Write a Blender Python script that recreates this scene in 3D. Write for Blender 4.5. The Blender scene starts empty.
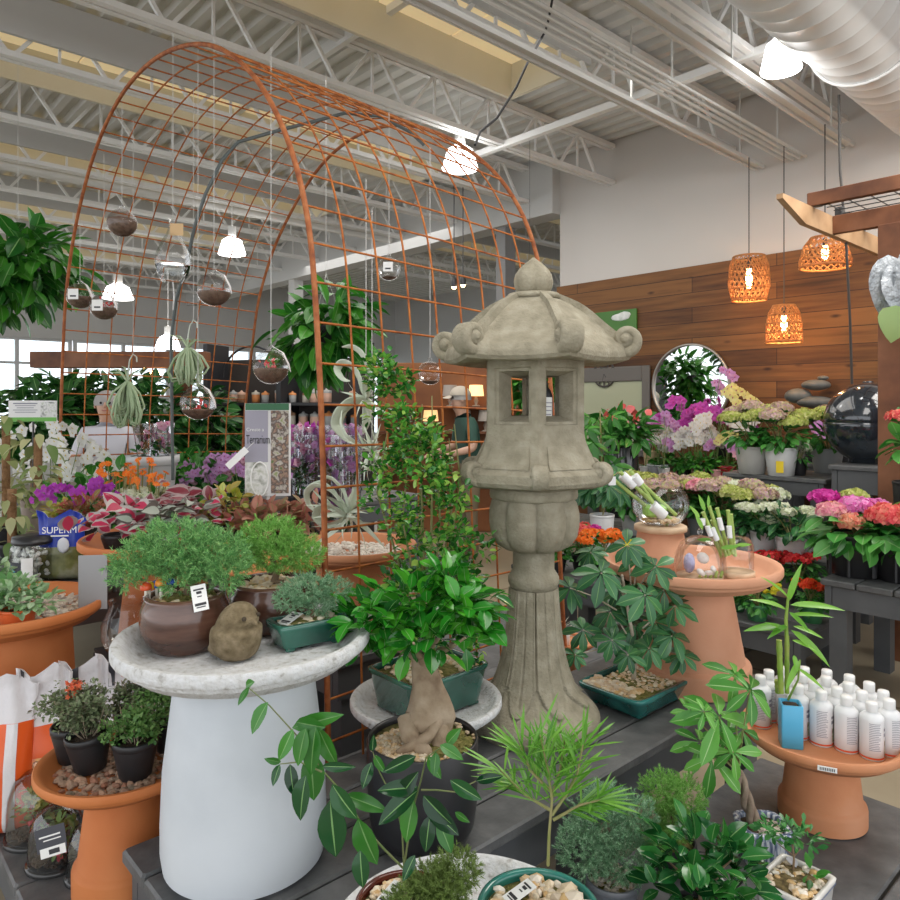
import bpy, math, random
import numpy as np
from mathutils import Vector, Matrix

SC = bpy.context.scene
COL = SC.collection
PI = math.pi
# ---------------------------------------------------------------- frame of reference
H = 1.65                      # eye height of the photographer
F = 720.0                     # focal length in pixels of a 900 px wide frame
TH = math.atan2(790, 720)     # the building's joists run this far off the view direction
CS, SN = math.cos(TH), math.sin(TH)
RZ = -TH

def P(px, py, Y):             # point seen at (px,py), Y metres in front of the camera
    return Vector(((px - 450) / F * Y, Y, H - (py - 405) / F * Y))
def G(px, py, z):             # point seen at (px,py) lying at height z
    return P(px, py, (H - z) * F / (py - 405))
def WL(w, l, z=0.0):          # building axes: w across the joists, l along them
    return Vector((w * CS + l * SN, -w * SN + l * CS, z))

# ---------------------------------------------------------------- camera
cam = bpy.data.cameras.new('camera')
cam.lens = 36 * F / 900; cam.sensor_width = 36; cam.shift_y = -0.05
cam.clip_start = 0.05; cam.clip_end = 200
co = bpy.data.objects.new('camera', cam); COL.objects.link(co)
co.location = (0, 0, H); co.rotation_euler = (PI / 2, 0, 0)
SC.camera = co
# ---------------------------------------------------------------- light
wd = bpy.data.worlds.new('overcast'); SC.world = wd; wd.use_nodes = True
wn = wd.node_tree.nodes; wn.clear()
bg = wn.new('ShaderNodeBackground'); wo = wn.new('ShaderNodeOutputWorld')
bg.inputs[0].default_value = (0.93, 0.96, 1.0, 1); bg.inputs[1].default_value = 1.9
wd.node_tree.links.new(bg.outputs[0], wo.inputs[0])
def area(name, loc, size, power, col=(1, 1, 1), rot=(0, 0, 0)):
    L = bpy.data.lights.new(name, 'AREA'); L.shape = 'RECTANGLE'; L.size, L.size_y = size
    L.energy = power; L.color = col
    o = bpy.data.objects.new(name, L); COL.objects.link(o); o.location = loc; o.rotation_euler = rot
    return o
area('added_ceiling_fill', WL(-.9, 1.4, 4.2), (1.6, 3.0), 75, (1, .97, .93), (0, 0, RZ))  # bare area lights added under the ceiling as soft fill, no fixture modelled
area('added_ceiling_fill', WL(-5.0, 4.0, 4.18), (4.0, 3.0), 90, (1, .97, .93), (0, 0, RZ))
area('added_ceiling_fill', WL(-.6, 5.2, 3.95), (1.4, 2.6), 110, (1, .96, .9), (0, 0, RZ))
area('added_ceiling_fill', WL(-9.5, 6.5, 4.18), (4.0, 4.0), 90, (1, .97, .93), (0, 0, RZ))
SC.view_settings.view_transform = 'Standard'; SC.view_settings.look = 'None'
SC.view_settings.gamma = 1; SC.view_settings.use_curve_mapping = False
SC.view_settings.exposure = 0.1
SC.cycles.use_denoising = True
SC.cycles.max_bounces = 8; SC.cycles.transparent_max_bounces = 24
SC.cycles.diffuse_bounces = 4

R = random.Random(7)
NR = np.random.RandomState(11)
# ---------------------------------------------------------------- materials
MATS = {}
def _ramp(nt, fac, cols, pos=None, mode='LINEAR'):
    r = nt.nodes.new('ShaderNodeValToRGB'); cr = r.color_ramp; cr.interpolation = mode
    n = len(cols)
    while len(cr.elements) < n: cr.elements.new(0.5)
    for i, c in enumerate(cols):
        cr.elements[i].position = (pos[i] if pos else i / max(1, n - 1)); cr.elements[i].color = (*c, 1)
    nt.links.new(fac, r.inputs[0]); return r.outputs[0]
def mat(name, cols, rough=.5, metal=0, mode='noise', scale=8, bump=None, spec=.5, transl=0, emit=0, ecol=None, detail=4,
        stretch=None, coat=0, pos=None):
    """cols: one colour, or several that vary by noise (mode noise) or from piece to piece (mode island)."""
    if name in MATS: return MATS[name]
    m = bpy.data.materials.new(name); m.use_nodes = True; nt = m.node_tree; nt.nodes.clear()
    out = nt.nodes.new('ShaderNodeOutputMaterial'); b = nt.nodes.new('ShaderNodeBsdfPrincipled')
    b.inputs['Roughness'].default_value = rough; b.inputs['Metallic'].default_value = metal
    b.inputs['Specular IOR Level'].default_value = spec
    b.inputs['Coat Weight'].default_value = coat
    if not isinstance(cols[0], (tuple, list)): cols = [cols]
    tc = nt.nodes.new('ShaderNodeTexCoord'); src = tc.outputs['Object']
    if stretch:
        mp = nt.nodes.new('ShaderNodeMapping'); mp.inputs['Scale'].default_value = stretch
        nt.links.new(src, mp.inputs[0]); src = mp.outputs[0]
    cout = None
    if len(cols) > 1:
        if mode == 'island':
            g = nt.nodes.new('ShaderNodeNewGeometry'); cout = _ramp(nt, g.outputs['Random Per Island'], cols, pos)
        else:
            n = nt.nodes.new('ShaderNodeTexNoise'); n.inputs['Scale'].default_value = scale; n.inputs['Detail'].default_value = detail
            nt.links.new(src, n.inputs['Vector'])
            cout = _ramp(nt, n.outputs[0], cols, pos or [.3 + .4 * i / (len(cols) - 1) for i in range(len(cols))])
        nt.links.new(cout, b.inputs['Base Color'])
    else: b.inputs['Base Color'].default_value = (*cols[0], 1)
    if bump:
        n2 = nt.nodes.new('ShaderNodeTexNoise'); n2.inputs['Scale'].default_value = bump[0]; n2.inputs['Detail'].default_value = 6
        nt.links.new(src, n2.inputs['Vector'])
        bp = nt.nodes.new('ShaderNodeBump'); bp.inputs['Strength'].default_value = bump[1]; bp.inputs['Distance'].default_value = (bump[2] if len(bump) > 2 else .01) * 2
        nt.links.new(n2.outputs[0], bp.inputs['Height']); nt.links.new(bp.outputs[0], b.inputs['Normal'])
    if emit:
        b.inputs['Emission Color'].default_value = (*(ecol or cols[0]), 1); b.inputs['Emission Strength'].default_value = emit
    last = b.outputs[0]
    if transl:
        t = nt.nodes.new('ShaderNodeBsdfTranslucent'); mx = nt.nodes.new('ShaderNodeMixShader'); mx.inputs[0].default_value = transl
        if cout: nt.links.new(cout, t.inputs[0])
        else: t.inputs[0].default_value = (*cols[0], 1)
        nt.links.new(b.outputs[0], mx.inputs[1]); nt.links.new(t.outputs[0], mx.inputs[2]); last = mx.outputs[0]
    nt.links.new(last, out.inputs[0]); MATS[name] = m; return m
def leafm(name, cols, rough=.35, transl=.25, spec=.5): return mat(name, cols, rough, mode='island', transl=transl, spec=spec)
def glass(name, tint=(1, 1, 1), boost=.6, base=.04):
    if name in MATS: return MATS[name]
    m = bpy.data.materials.new(name); m.use_nodes = True; nt = m.node_tree; nt.nodes.clear()
    out = nt.nodes.new('ShaderNodeOutputMaterial'); t = nt.nodes.new('ShaderNodeBsdfTransparent'); t.inputs[0].default_value = (*tint, 1)
    g = nt.nodes.new('ShaderNodeBsdfGlossy'); g.inputs['Roughness'].default_value = .03
    lw = nt.nodes.new('ShaderNodeLayerWeight'); lw.inputs[0].default_value = .3
    ma = nt.nodes.new('ShaderNodeMath'); ma.operation = 'MULTIPLY_ADD'; ma.inputs[1].default_value = boost; ma.inputs[2].default_value = base
    mx = nt.nodes.new('ShaderNodeMixShader'); nt.links.new(lw.outputs['Fresnel'], ma.inputs[0]); nt.links.new(ma.outputs[0], mx.inputs[0])
    nt.links.new(t.outputs[0], mx.inputs[1]); nt.links.new(g.outputs[0], mx.inputs[2]); nt.links.new(mx.outputs[0], out.inputs[0])
    MATS[name] = m; return m

# ---------------------------------------------------------------- mesh builder
class MB:
    def __init__(s): s.v = []; s.fl = []; s.ft = []; s.fm = []; s.fs = []; s.n = 0; s.mi = 0; s.smooth = False; s.X = None
    def add(s, v, faces, mi=None, smooth=None):
        v = np.asarray(v, float).reshape(-1, 3)
        if s.X is not None:
            A = np.array(s.X); v = v @ A[:3, :3].T + A[:3, 3]
        if isinstance(faces, np.ndarray):
            fl = faces.reshape(-1) + s.n; ft = np.full(len(faces), faces.shape[1])
        else:
            fl = np.array([i for f in faces for i in f], int) + s.n; ft = np.array([len(f) for f in faces], int)
        s.v.append(v); s.fl.append(fl); s.ft.append(ft)
        mi = s.mi if mi is None else mi
        s.fm.append(np.full(len(ft), mi) if np.isscalar(mi) else np.asarray(mi))
        s.fs.append(np.full(len(ft), bool(s.smooth if smooth is None else smooth)))
        s.n += len(v); return s
    def build(s, name, mats, parent=None, loc=None, rotz=0, sharp=None):
        if not isinstance(mats, (list, tuple)): mats = [mats]
        me = bpy.data.meshes.new(name)
        if s.v:
            V = np.concatenate(s.v); fl = np.concatenate(s.fl); ft = np.concatenate(s.ft)
            me.vertices.add(len(V)); me.vertices.foreach_set('co', V.reshape(-1).astype(np.float32))
            me.loops.add(len(fl)); me.loops.foreach_set('vertex_index', fl.astype(np.int32))
            me.polygons.add(len(ft)); st = np.concatenate([[0], np.cumsum(ft)[:-1]])
            me.polygons.foreach_set('loop_start', st.astype(np.int32))
            me.polygons.foreach_set('material_index', np.concatenate(s.fm).astype(np.int32))
            me.polygons.foreach_set('use_smooth', np.concatenate(s.fs))
            me.update(calc_edges=True)
            if sharp: me.set_sharp_from_angle(angle=math.radians(sharp))
        for m in mats: me.materials.append(m)
        o = bpy.data.objects.new(name, me); COL.objects.link(o)
        if parent: o.parent = parent
        if loc is not None: o.location = loc
        o.rotation_euler = (0, 0, rotz)
        return o
    # ---- shapes
    def box(s, c, d, rz=0, mi=None, bev=0):
        x, y, z = [k / 2 for k in d]
        if bev <= 0:
            v = [(sx * x, sy * y, sz * z) for sz in (-1, 1) for sx, sy in ((-1, -1), (1, -1), (1, 1), (-1, 1))]
            f = [(3, 2, 1, 0), (4, 5, 6, 7), (0, 1, 5, 4), (1, 2, 6, 5), (2, 3, 7, 6), (3, 0, 4, 7)]
        else:
            b = min(bev, x * .9, y * .9, z * .9); v = []
            for zz, q in ((-z, b), (-z + b, 0), (z - b, 0), (z, b)):
                for sx, sy in ((-1, -1), (1, -1), (1, 1), (-1, 1)):
                    p1 = (sx * (x - q - b), sy * (y - q)); p2 = (sx * (x - q), sy * (y - q - b))
                    v += [(*(p1 if (sx * sy < 0) else p2), zz), (*(p2 if (sx * sy < 0) else p1), zz)]
            f = [tuple(range(7, -1, -1)), tuple(range(24, 32))]
            for k in range(3):
                for i in range(8): j = (i + 1) % 8; f.append((8 * k + i, 8 * k + j, 8 * k + 8 + j, 8 * k + 8 + i))
        v = np.array(v); ca, sa = math.cos(rz), math.sin(rz)
        v = np.stack([v[:, 0] * ca - v[:, 1] * sa, v[:, 0] * sa + v[:, 1] * ca, v[:, 2]], 1) + np.array(c)
        return s.add(v, f, mi)
    def beam(s, a, b, w, h, mi=None, up=(0, 0, 1)):
        a, b = Vector(a), Vector(b); d = (b - a).normalized(); u = Vector(up)
        x = d.cross(u); x = x.normalized() if x.length > 1e-5 else Vector((1, 0, 0)); z = x.cross(d).normalized()
        v = [q + x * (i * w / 2) + z * (j * h / 2) for q in (a, b) for i, j in ((-1, -1), (1, -1), (1, 1), (-1, 1))]
        return s.add(v, [(0, 1, 2, 3), (7, 6, 5, 4), (0, 4, 5, 1), (1, 5, 6, 2), (2, 6, 7, 3), (3, 7, 4, 0)], mi)
    def grid(s, V, closed_u=True, cap0=False, cap1=False, mi=None, smooth=True):
        """V: rows x cols x 3"""
        V = np.asarray(V, float); r, c = V.shape[:2]; f = []
        i, j = np.meshgrid(np.arange(r - 1), np.arange(c if closed_u else c - 1), indexing='ij')
        a = i * c + j; b = i * c + (j + 1) % c
        fq = np.stack([a, b, b + c, a + c], -1).reshape(-1, 4)
        n0 = s.n; s.add(V.reshape(-1, 3), fq, mi, smooth)
        if cap0: s.add(V[0], [tuple(range(c - 1, -1, -1))], mi, False)
        if cap1: s.add(V[-1], [tuple(range(c))], mi, False)
        return s
    def lathe(s, prof, n=32, c=(0, 0, 0), cap0=False, cap1=False, mi=None, smooth=True, rf=None):
        t = np.linspace(0, 2 * PI, n, endpoint=False); rows = []
        for r, z in prof:
            rr = np.full(n, float(r)) if rf is None else rf(t, r, z)
            rows.append(np.stack([c[0] + rr * np.cos(t), c[1] + rr * np.sin(t), np.full(n, c[2] + z)], 1))
        return s.grid(np.array(rows), True, cap0, cap1, mi, smooth)
    def tube(s, pts, r, n=6, mi=None, smooth=True, closed=False, flat=None, cap=True):
        """flat: (thickness ratio, binormal) gives a strap instead of a round section"""
        p = np.array([tuple(q) for q in pts], float); k = len(p)
        r = np.full(k, float(r)) if np.isscalar(r) else np.asarray(r, float)
        if closed: d = np.roll(p, -1, 0) - np.roll(p, 1, 0)
        else: d = np.gradient(p, axis=0)
        d /= np.linalg.norm(d, axis=1)[:, None] + 1e-12
        ref = np.array([0, 0, 1.0]) if abs(d[0][2]) < .9 else np.array([1.0, 0, 0])
        if flat: ref = np.array(flat[1], float)
        rows = []; x = None
        t = np.linspace(0, 2 * PI, n, endpoint=False)
        for i in range(k):
            if x is None or flat: x = np.cross(d[i], ref)
            else: x = x - d[i] * np.dot(x, d[i])
            nx = np.linalg.norm(x); x = x / nx if nx > 1e-6 else np.array([1.0, 0, 0])
            y = np.cross(d[i], x); q = flat[0] if flat else 1
            rows.append(p[i] + r[i] * (np.outer(np.cos(t) * q, x) + np.outer(np.sin(t), y)))
        if closed: rows.append(rows[0])
        return s.grid(np.array(rows), True, cap and not closed, cap and not closed, mi, smooth)
    def place(s, T, pos, d, nrm, sc, mi=None):
        """many copies of a template T=(verts, faces, mat idx) whose length is +Y and face is +Z"""
        tv, tf, tm = T[0], T[1], (T[2] if len(T) > 2 else None)
        pos = np.asarray(pos, float).reshape(-1, 3); k = len(pos)
        if k == 0: return s
        d = np.asarray(d, float) + 1e-9; d = np.broadcast_to(d, (k, 3)); d = d / np.linalg.norm(d, axis=1)[:, None]
        nrm = np.broadcast_to(np.asarray(nrm, float), (k, 3)); x = np.cross(d, nrm + 1e-6)
        x /= np.linalg.norm(x, axis=1)[:, None] + 1e-9; z = np.cross(x, d)
        sc = np.asarray(sc, float)
        if sc.ndim == 0: sc = np.full((k, 3), float(sc))
        elif sc.ndim == 1 and len(sc) == k and k != 3: sc = np.repeat(sc[:, None], 3, 1)
        elif sc.ndim == 1 and len(sc) == 3 and k != 3: sc = np.broadcast_to(sc, (k, 3))
        elif sc.ndim == 1: sc = np.repeat(sc[:, None], 3, 1)
        tv = np.asarray(tv, float)
        q = tv[None] * sc[:, None, :]
        V = q[..., 0:1] * x[:, None] + q[..., 1:2] * d[:, None] + q[..., 2:3] * z[:, None] + pos[:, None]
        n = len(tv); off = np.arange(k)
        sizes = sorted(set(len(f) for f in tf))
        base = V.reshape(-1, 3); first = True; n0 = s.n
        for sz in sizes:
            idx = [i for i, f in enumerate(tf) if len(f) == sz]; fa = np.array([tf[i] for i in idx])
            FA = (fa[None] + (off * n)[:, None, None]).reshape(-1, sz)
            m = (np.tile(np.array([tm[i] for i in idx]), k) if tm is not None else (s.mi if mi is None else mi))
            if first: s.add(base, FA, m); first = False
            else:
                s.fl.append(FA.reshape(-1) + n0); s.ft.append(np.full(len(FA), sz))
                s.fm.append(m if not np.isscalar(m) else np.full(len(FA), m)); s.fs.append(np.full(len(FA), s.smooth))
        return s

def leafT(w=.4, fold=.12, bend=.25, rows=4, peak=.45, two=False, wav=0, rib=False):
    """leaf of length 1 along +Y; two=True gives centre faces material 0 and margin faces material 1"""
    v = [(0, 0, 0)]; 
    cols = [-1, -.55, 0, .55, 1] if two else ([-1, -.5, -.06, .06, .5, 1] if rib else [-1, 0, 1])
    nc = len(cols)
    for i in range(1, rows):
        t = i / rows
        ww = w / 2 * (math.sin(PI * t ** (math.log(.5) / math.log(peak)))) ** .8
        for c in cols: v.append((c * ww, t, abs(c) * fold * ww * 2 - bend * t * t + wav * math.sin(t * 17 + c) * abs(c)))
    v.append((0, 1, -bend)); f = []; m = []
    for j in range(nc - 1):
        e = 1 if (two and j in (0, nc - 2)) or (rib and j == 2) else 0
        f.append((0, 2 + j, 1 + j)); m.append(e)
        for i in range(rows - 2):
            a = 1 + i * nc + j; f.append((a, a + 1, a + nc + 1, a + nc)); m.append(e)
        a = 1 + (rows - 2) * nc + j; f.append((a, a + 1, len(v) - 1)); m.append(e)
    return (np.array(v), f, m if (two or rib) else None)
def cross(T, R3, t=(0, 0, 0), s=1):
    return np.asarray(T[0]) * s @ np.array(R3).T + np.array(t)
def merge(*Ts):
    v = []; f = []; m = []; n = 0
    for T in Ts:
        v.append(np.asarray(T[0])); f += [tuple(i + n for i in q) for q in T[1]]; m += (T[2] if len(T) > 2 and T[2] else [0] * len(T[1])); n += len(T[0])
    return (np.concatenate(v), f, m)
def rotT(T, ax, ang, t=(0, 0, 0), s=1, mi=None):
    M3 = np.array(Matrix.Rotation(ang, 3, ax)); return (np.asarray(T[0]) * s @ M3.T + np.array(t), T[1], [mi] * len(T[1]) if mi is not None else (T[2] if len(T) > 2 else None))
# templates
T_NEEDLE = (np.array([(.09, 0, 0), (-.05, 0, .08), (-.05, 0, -.08), (0, 1, 0)]), [(0, 1, 3), (1, 2, 3), (2, 0, 3)])
def _sprig(seed, n=15, spread=.8):
    r = random.Random(seed); Ts = []
    for b in range(3):
        a0 = r.uniform(-.6, .6); 
        for i in range(n // 3):
            t = (i + .5) / (n / 3); ang = a0 * 1.0 + r.choice((-1, 1)) * spread
            pos = (math.sin(a0) * t * .8 , math.cos(a0) * t * .8, r.uniform(-.1, .1))
            T = rotT(T_NEEDLE, 'Z', -ang, (0, 0, 0), .42); T = rotT(T, 'Y', r.uniform(-1.2, 1.2), pos, 1); Ts.append(T)
        Ts.append(rotT(T_NEEDLE, 'Z', -a0, (math.sin(a0) * .6, math.cos(a0) * .6, 0), .5))
    T = merge(*Ts); return (T[0], T[1])
T_SPRIGS = [_sprig(i) for i in range(4)]
def _ico():
    t = (1 + 5 ** .5) / 2; v = np.array([(-1, t, 0), (1, t, 0), (-1, -t, 0), (1, -t, 0), (0, -1, t), (0, 1, t), (0, -1, -t), (0, 1, -t), (t, 0, -1), (t, 0, 1), (-t, 0, -1), (-t, 0, 1)], float)
    v /= np.linalg.norm(v[0])
    f = [(0, 11, 5), (0, 5, 1), (0, 1, 7), (0, 7, 10), (0, 10, 11), (1, 5, 9), (5, 11, 4), (11, 10, 2), (10, 7, 6), (7, 1, 8), (3, 9, 4), (3, 4, 2), (3, 2, 6), (3, 6, 8), (3, 8, 9), (4, 9, 5), (2, 4, 11), (6, 2, 10), (8, 6, 7), (9, 8, 1)]
    return (v, f)
T_ICO = _ico()
def icosub(T):
    v = [tuple(p) for p in T[0]]; f = []; c = {}
    def mid(a, b):
        k = (min(a, b), max(a, b))
        if k not in c:
            p = (np.array(v[a]) + np.array(v[b])) / 2; p /= np.linalg.norm(p); v.append(tuple(p)); c[k] = len(v) - 1
        return c[k]
    for a, b, d in T[1]:
        x, y, z = mid(a, b), mid(b, d), mid(d, a); f += [(a, x, z), (b, y, x), (d, z, y), (x, y, z)]
    return (np.array(v), f)
T_ICO2 = icosub(T_ICO)
_pt = leafT(.75, .1, .15, 3, .55)
def flowerT(n, w=.8, rise=.3, bend=.2, rows=3, peak=.55):
    pt = leafT(w, .1, bend, rows, peak)
    Ts = []
    for i in range(n):
        T = rotT(pt, 'X', rise); Ts.append(rotT(T, 'Z', 2 * PI * i / n, mi=0))
    return Ts
# face of a flower is +Z
_c = (T_ICO[0] * .14, T_ICO[1], [1] * 20)
T_ORCHID = merge(*flowerT(5, .85, .15, .12), rotT(leafT(.5, .2, -.3, 3), 'X', .6, (0, 0, .02), .45, mi=1), _c)
T_DAISY = merge(*flowerT(10, .4, .2, .1), _c)
T_FLORET = merge(*flowerT(4, 1.0, .25, .1))
T_FLORET = (T_FLORET[0], T_FLORET[1])
T_STAR = merge(*flowerT(5, .6, .3, .1)); T_STAR = (T_STAR[0], T_STAR[1])

def unit(n):
    v = NR.normal(size=(n, 3)); return v / np.linalg.norm(v, axis=1)[:, None]
def jit(v, a): return np.asarray(v, float) + NR.normal(size=np.shape(v)) * a
# ---------------------------------------------------------------- things
def thing(name, label, cat, loc=(0, 0, 0), rotz=0, group=None):
    o = bpy.data.objects.new(name, None); COL.objects.link(o); o.empty_display_size = .05
    o.location = loc; o.rotation_euler = (0, 0, rotz); return tag(o, label, cat, group)
def tag(o, label, cat, group=None, kind=None):
    o['label'] = label; o['category'] = cat
    if group: o['group'] = group
    if kind: o['kind'] = kind
    return o
def struct(o): o['kind'] = 'structure'; return o
def dup(root, loc=None, rotz=None, label=None, group=None, scale=None):
    r = root.copy(); COL.objects.link(r)
    if loc is not None: r.location = loc
    if rotz is not None: r.rotation_euler = (0, 0, rotz)
    if scale is not None: r.scale = (scale,) * 3 if np.isscalar(scale) else scale
    if label: r['label'] = label
    if group: r['group'] = group
    for ch in list(root.children):
        c = ch.copy(); COL.objects.link(c); c.parent = r
        for g in ch.children:
            d = g.copy(); COL.objects.link(d); d.parent = c
    return r
def text(name, s, size, m, parent, loc, rot, align='CENTER', sx=1):
    cu = bpy.data.curves.new(name, 'FONT'); cu.body = s; cu.size = size; cu.extrude = .0006; cu.align_x = align; cu.align_y = 'CENTER'
    o = bpy.data.objects.new(name + '_tmp', cu); COL.objects.link(o)
    dg = bpy.context.evaluated_depsgraph_get(); me = bpy.data.meshes.new_from_object(o.evaluated_get(dg))
    bpy.data.objects.remove(o); me.materials.clear(); me.materials.append(m)
    t = bpy.data.objects.new(name, me); COL.objects.link(t); t.parent = parent; t.location = loc; t.rotation_euler = rot; t.scale = (sx, 1, 1)
    return t

# ---------------------------------------------------------------- palette
WHITE = mat('white_plastic', (.8, .8, .79), .4)
PAPER = mat('tag_paper', (.82, .82, .8), .6)
INK = mat('black_ink', (.03, .03, .035), .6)
STEEL = mat('painted_steel', [(.76, .76, .75), (.82, .82, .81)], .5, scale=3)
BENCH = mat('charcoal_painted_planks', [(.075, .078, .080), (.115, .118, .120), (.19, .19, .188)], .5, scale=14, detail=9, bump=(60, .25, .003), pos=[.35, .6, .9])
BENCHF = mat('charcoal_painted_frame', [(.075, .080, .086), (.105, .110, .116)], .5, scale=5)
TERRA = mat('terracotta', [(.50, .185, .075), (.57, .235, .105), (.60, .28, .15)], .75, scale=5, bump=(120, .1, .002))
TERRA2 = mat('pale_terracotta', [(.60, .285, .165), (.66, .345, .215)], .8, scale=5, bump=(120, .1, .002))
TERRA3 = mat('deep_orange_terracotta', [(.50, .145, .035), (.58, .20, .06)], .7, scale=5, bump=(120, .1, .002))
CONCR = mat('weathered_grey_cast_stone', [(.25, .225, .16), (.32, .288, .21), (.39, .355, .27)], .9, scale=22, detail=12, bump=(110, .6, .004), pos=[.3, .5, .72])
WHITEC = mat('white_washed_cement', [(.40, .39, .37), (.60, .60, .59), (.68, .69, .70)], .75, scale=60, detail=12, bump=(90, .7, .004), pos=[.30, .40, .6])
BLUEW = mat('pale_grey_glazed_cement', [(.52, .56, .60), (.60, .64, .68), (.64, .68, .72)], .5, scale=3, bump=(14, .08, .01))
BLACKP = mat('black_plastic_pot', (.018, .018, .02), .45)
BLACKG = mat('matt_black_ceramic', (.022, .022, .025), .4)
BARK = mat('bark', [(.16, .10, .06), (.30, .21, .13)], .9, scale=30, bump=(50, .6, .006))
TWIG = mat('green_twig', [(.22, .25, .07), (.30, .26, .12)], .7, scale=30)
MOSS = mat('moss', [(.10, .11, .02), (.22, .20, .05), (.34, .29, .10)], .95, scale=60, detail=8, bump=(120, .8, .01))
SOIL = mat('potting_soil', [(.03, .02, .015), (.10, .065, .04)], .95, scale=80, bump=(150, .8, .008))
PEB = mat('tan_pebbles', [(.62, .38, .16), (.75, .55, .32), (.85, .76, .60), (.6, .42, .25), (.8, .72, .6)], .5, mode='island')
PEBG = mat('mixed_grey_gravel', [(.62, .52, .42), (.35, .3, .26), (.75, .68, .58), (.5, .38, .28)], .6, mode='island')
GREENPOT = mat('green_glazed_ceramic', [(.008, .055, .040), (.015, .095, .068), (.035, .16, .115)], .14, scale=7, coat=.5)
TEALPOT = mat('teal_glazed_ceramic', [(.01, .06, .055), (.015, .13, .12), (.04, .26, .24)], .14, scale=9, coat=.5)
BROWNPOT = mat('brown_glazed_ceramic', [(.045, .018, .012), (.10, .045, .03), (.15, .075, .05)], .22, scale=5, stretch=(1, 1, 7), coat=.5)
GL = glass('clear_glass')
JUN = leafm('juniper_green', [(.06, .25, .07), (.17, .45, .13), (.30, .60, .20), (.42, .70, .28)], .6, .25)
JUNB = leafm('blue_green_juniper', [(.08, .24, .10), (.18, .40, .20), (.32, .54, .32), (.48, .66, .44)], .6, .2)
JUNY = leafm('bright_juniper', [(.12, .38, .05), (.30, .62, .12), (.42, .72, .22)], .6, .3)
FIC = leafm('glossy_ficus_leaf', [(.015, .16, .015), (.03, .26, .02), (.09, .42, .03), (.02, .12, .03)], .16, .2)
DARKL = leafm('dark_glossy_leaf', [(.006, .035, .012), (.012, .065, .018), (.02, .10, .025)], .12, .06, .35)
SMALL = leafm('small_shrub_leaf', [(.015, .10, .015), (.04, .22, .03), (.12, .40, .05), (.42, .62, .12)], .22, .3)
SCHEF = leafm('schefflera_leaf', [(.02, .10, .035), (.04, .16, .06), (.08, .26, .09)], .3, .2)
PACH = leafm('pachira_leaf', [(.05, .22, .03), (.10, .36, .05), (.18, .48, .08)], .3, .3)
GRASSL = leafm('narrow_bright_leaf', [(.10, .32, .03), (.2, .48, .06), (.3, .6, .1)], .35, .35)
MIDL = leafm('mid_green_leaf', [(.02, .12, .015), (.05, .24, .03), (.10, .36, .05)], .35, .25)

def pebbles(mb, c, rx, ry, n, size, mi=None, sq=False, flat=.6):
    if sq: x = NR.uniform(-rx, rx, n); y = NR.uniform(-ry, ry, n)
    else:
        a = NR.uniform(0, 2 * PI, n); q = np.sqrt(NR.uniform(0, 1, n)); x = rx * q * np.cos(a); y = ry * q * np.sin(a)
    pos = np.stack([x + c[0], y + c[1], np.full(n, c[2]) + NR.uniform(-.3, .3, n) * size], 1)
    s = size * NR.uniform(.6, 1.25, n); d = NR.normal(size=(n, 3)); d[:, 2] *= .2
    mb.place(T_ICO, pos, d, (0, 0, 1), np.stack([s * NR.uniform(.7, 1, n), s * 1.2, s * flat], 1), mi); return mb
def price_tag(parent, loc, rot, w=.035, h=.07, name='price_tag'):
    b = MB(); b.box((0, 0, 0), (w, h, .0012)); t = b.build(name, PAPER, parent); t.location = loc; t.rotation_euler = rot
    p = MB()
    for k, (yy, ww, hh) in enumerate(((.32, .7, .06), (.2, .35, .1), (.05, .3, .04), (-.25, .75, .1), (-.36, .6, .04))): p.box((0, yy * h, .0009), (ww * w, hh * h, .0006))
    p.build('print', INK, t); return t

VEIN = leafm('pale_leaf_rib', [(.16, .34, .10), (.24, .44, .16)], .4, .25)
def lm2(m, T): return [m, VEIN] if (len(T) > 2 and T[2] and not isinstance(m, list)) else m
ORD = ('first', 'second', 'third', 'fourth', 'fifth', 'sixth', 'seventh', 'eighth', 'ninth', 'tenth', 'eleventh', 'twelfth')
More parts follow.
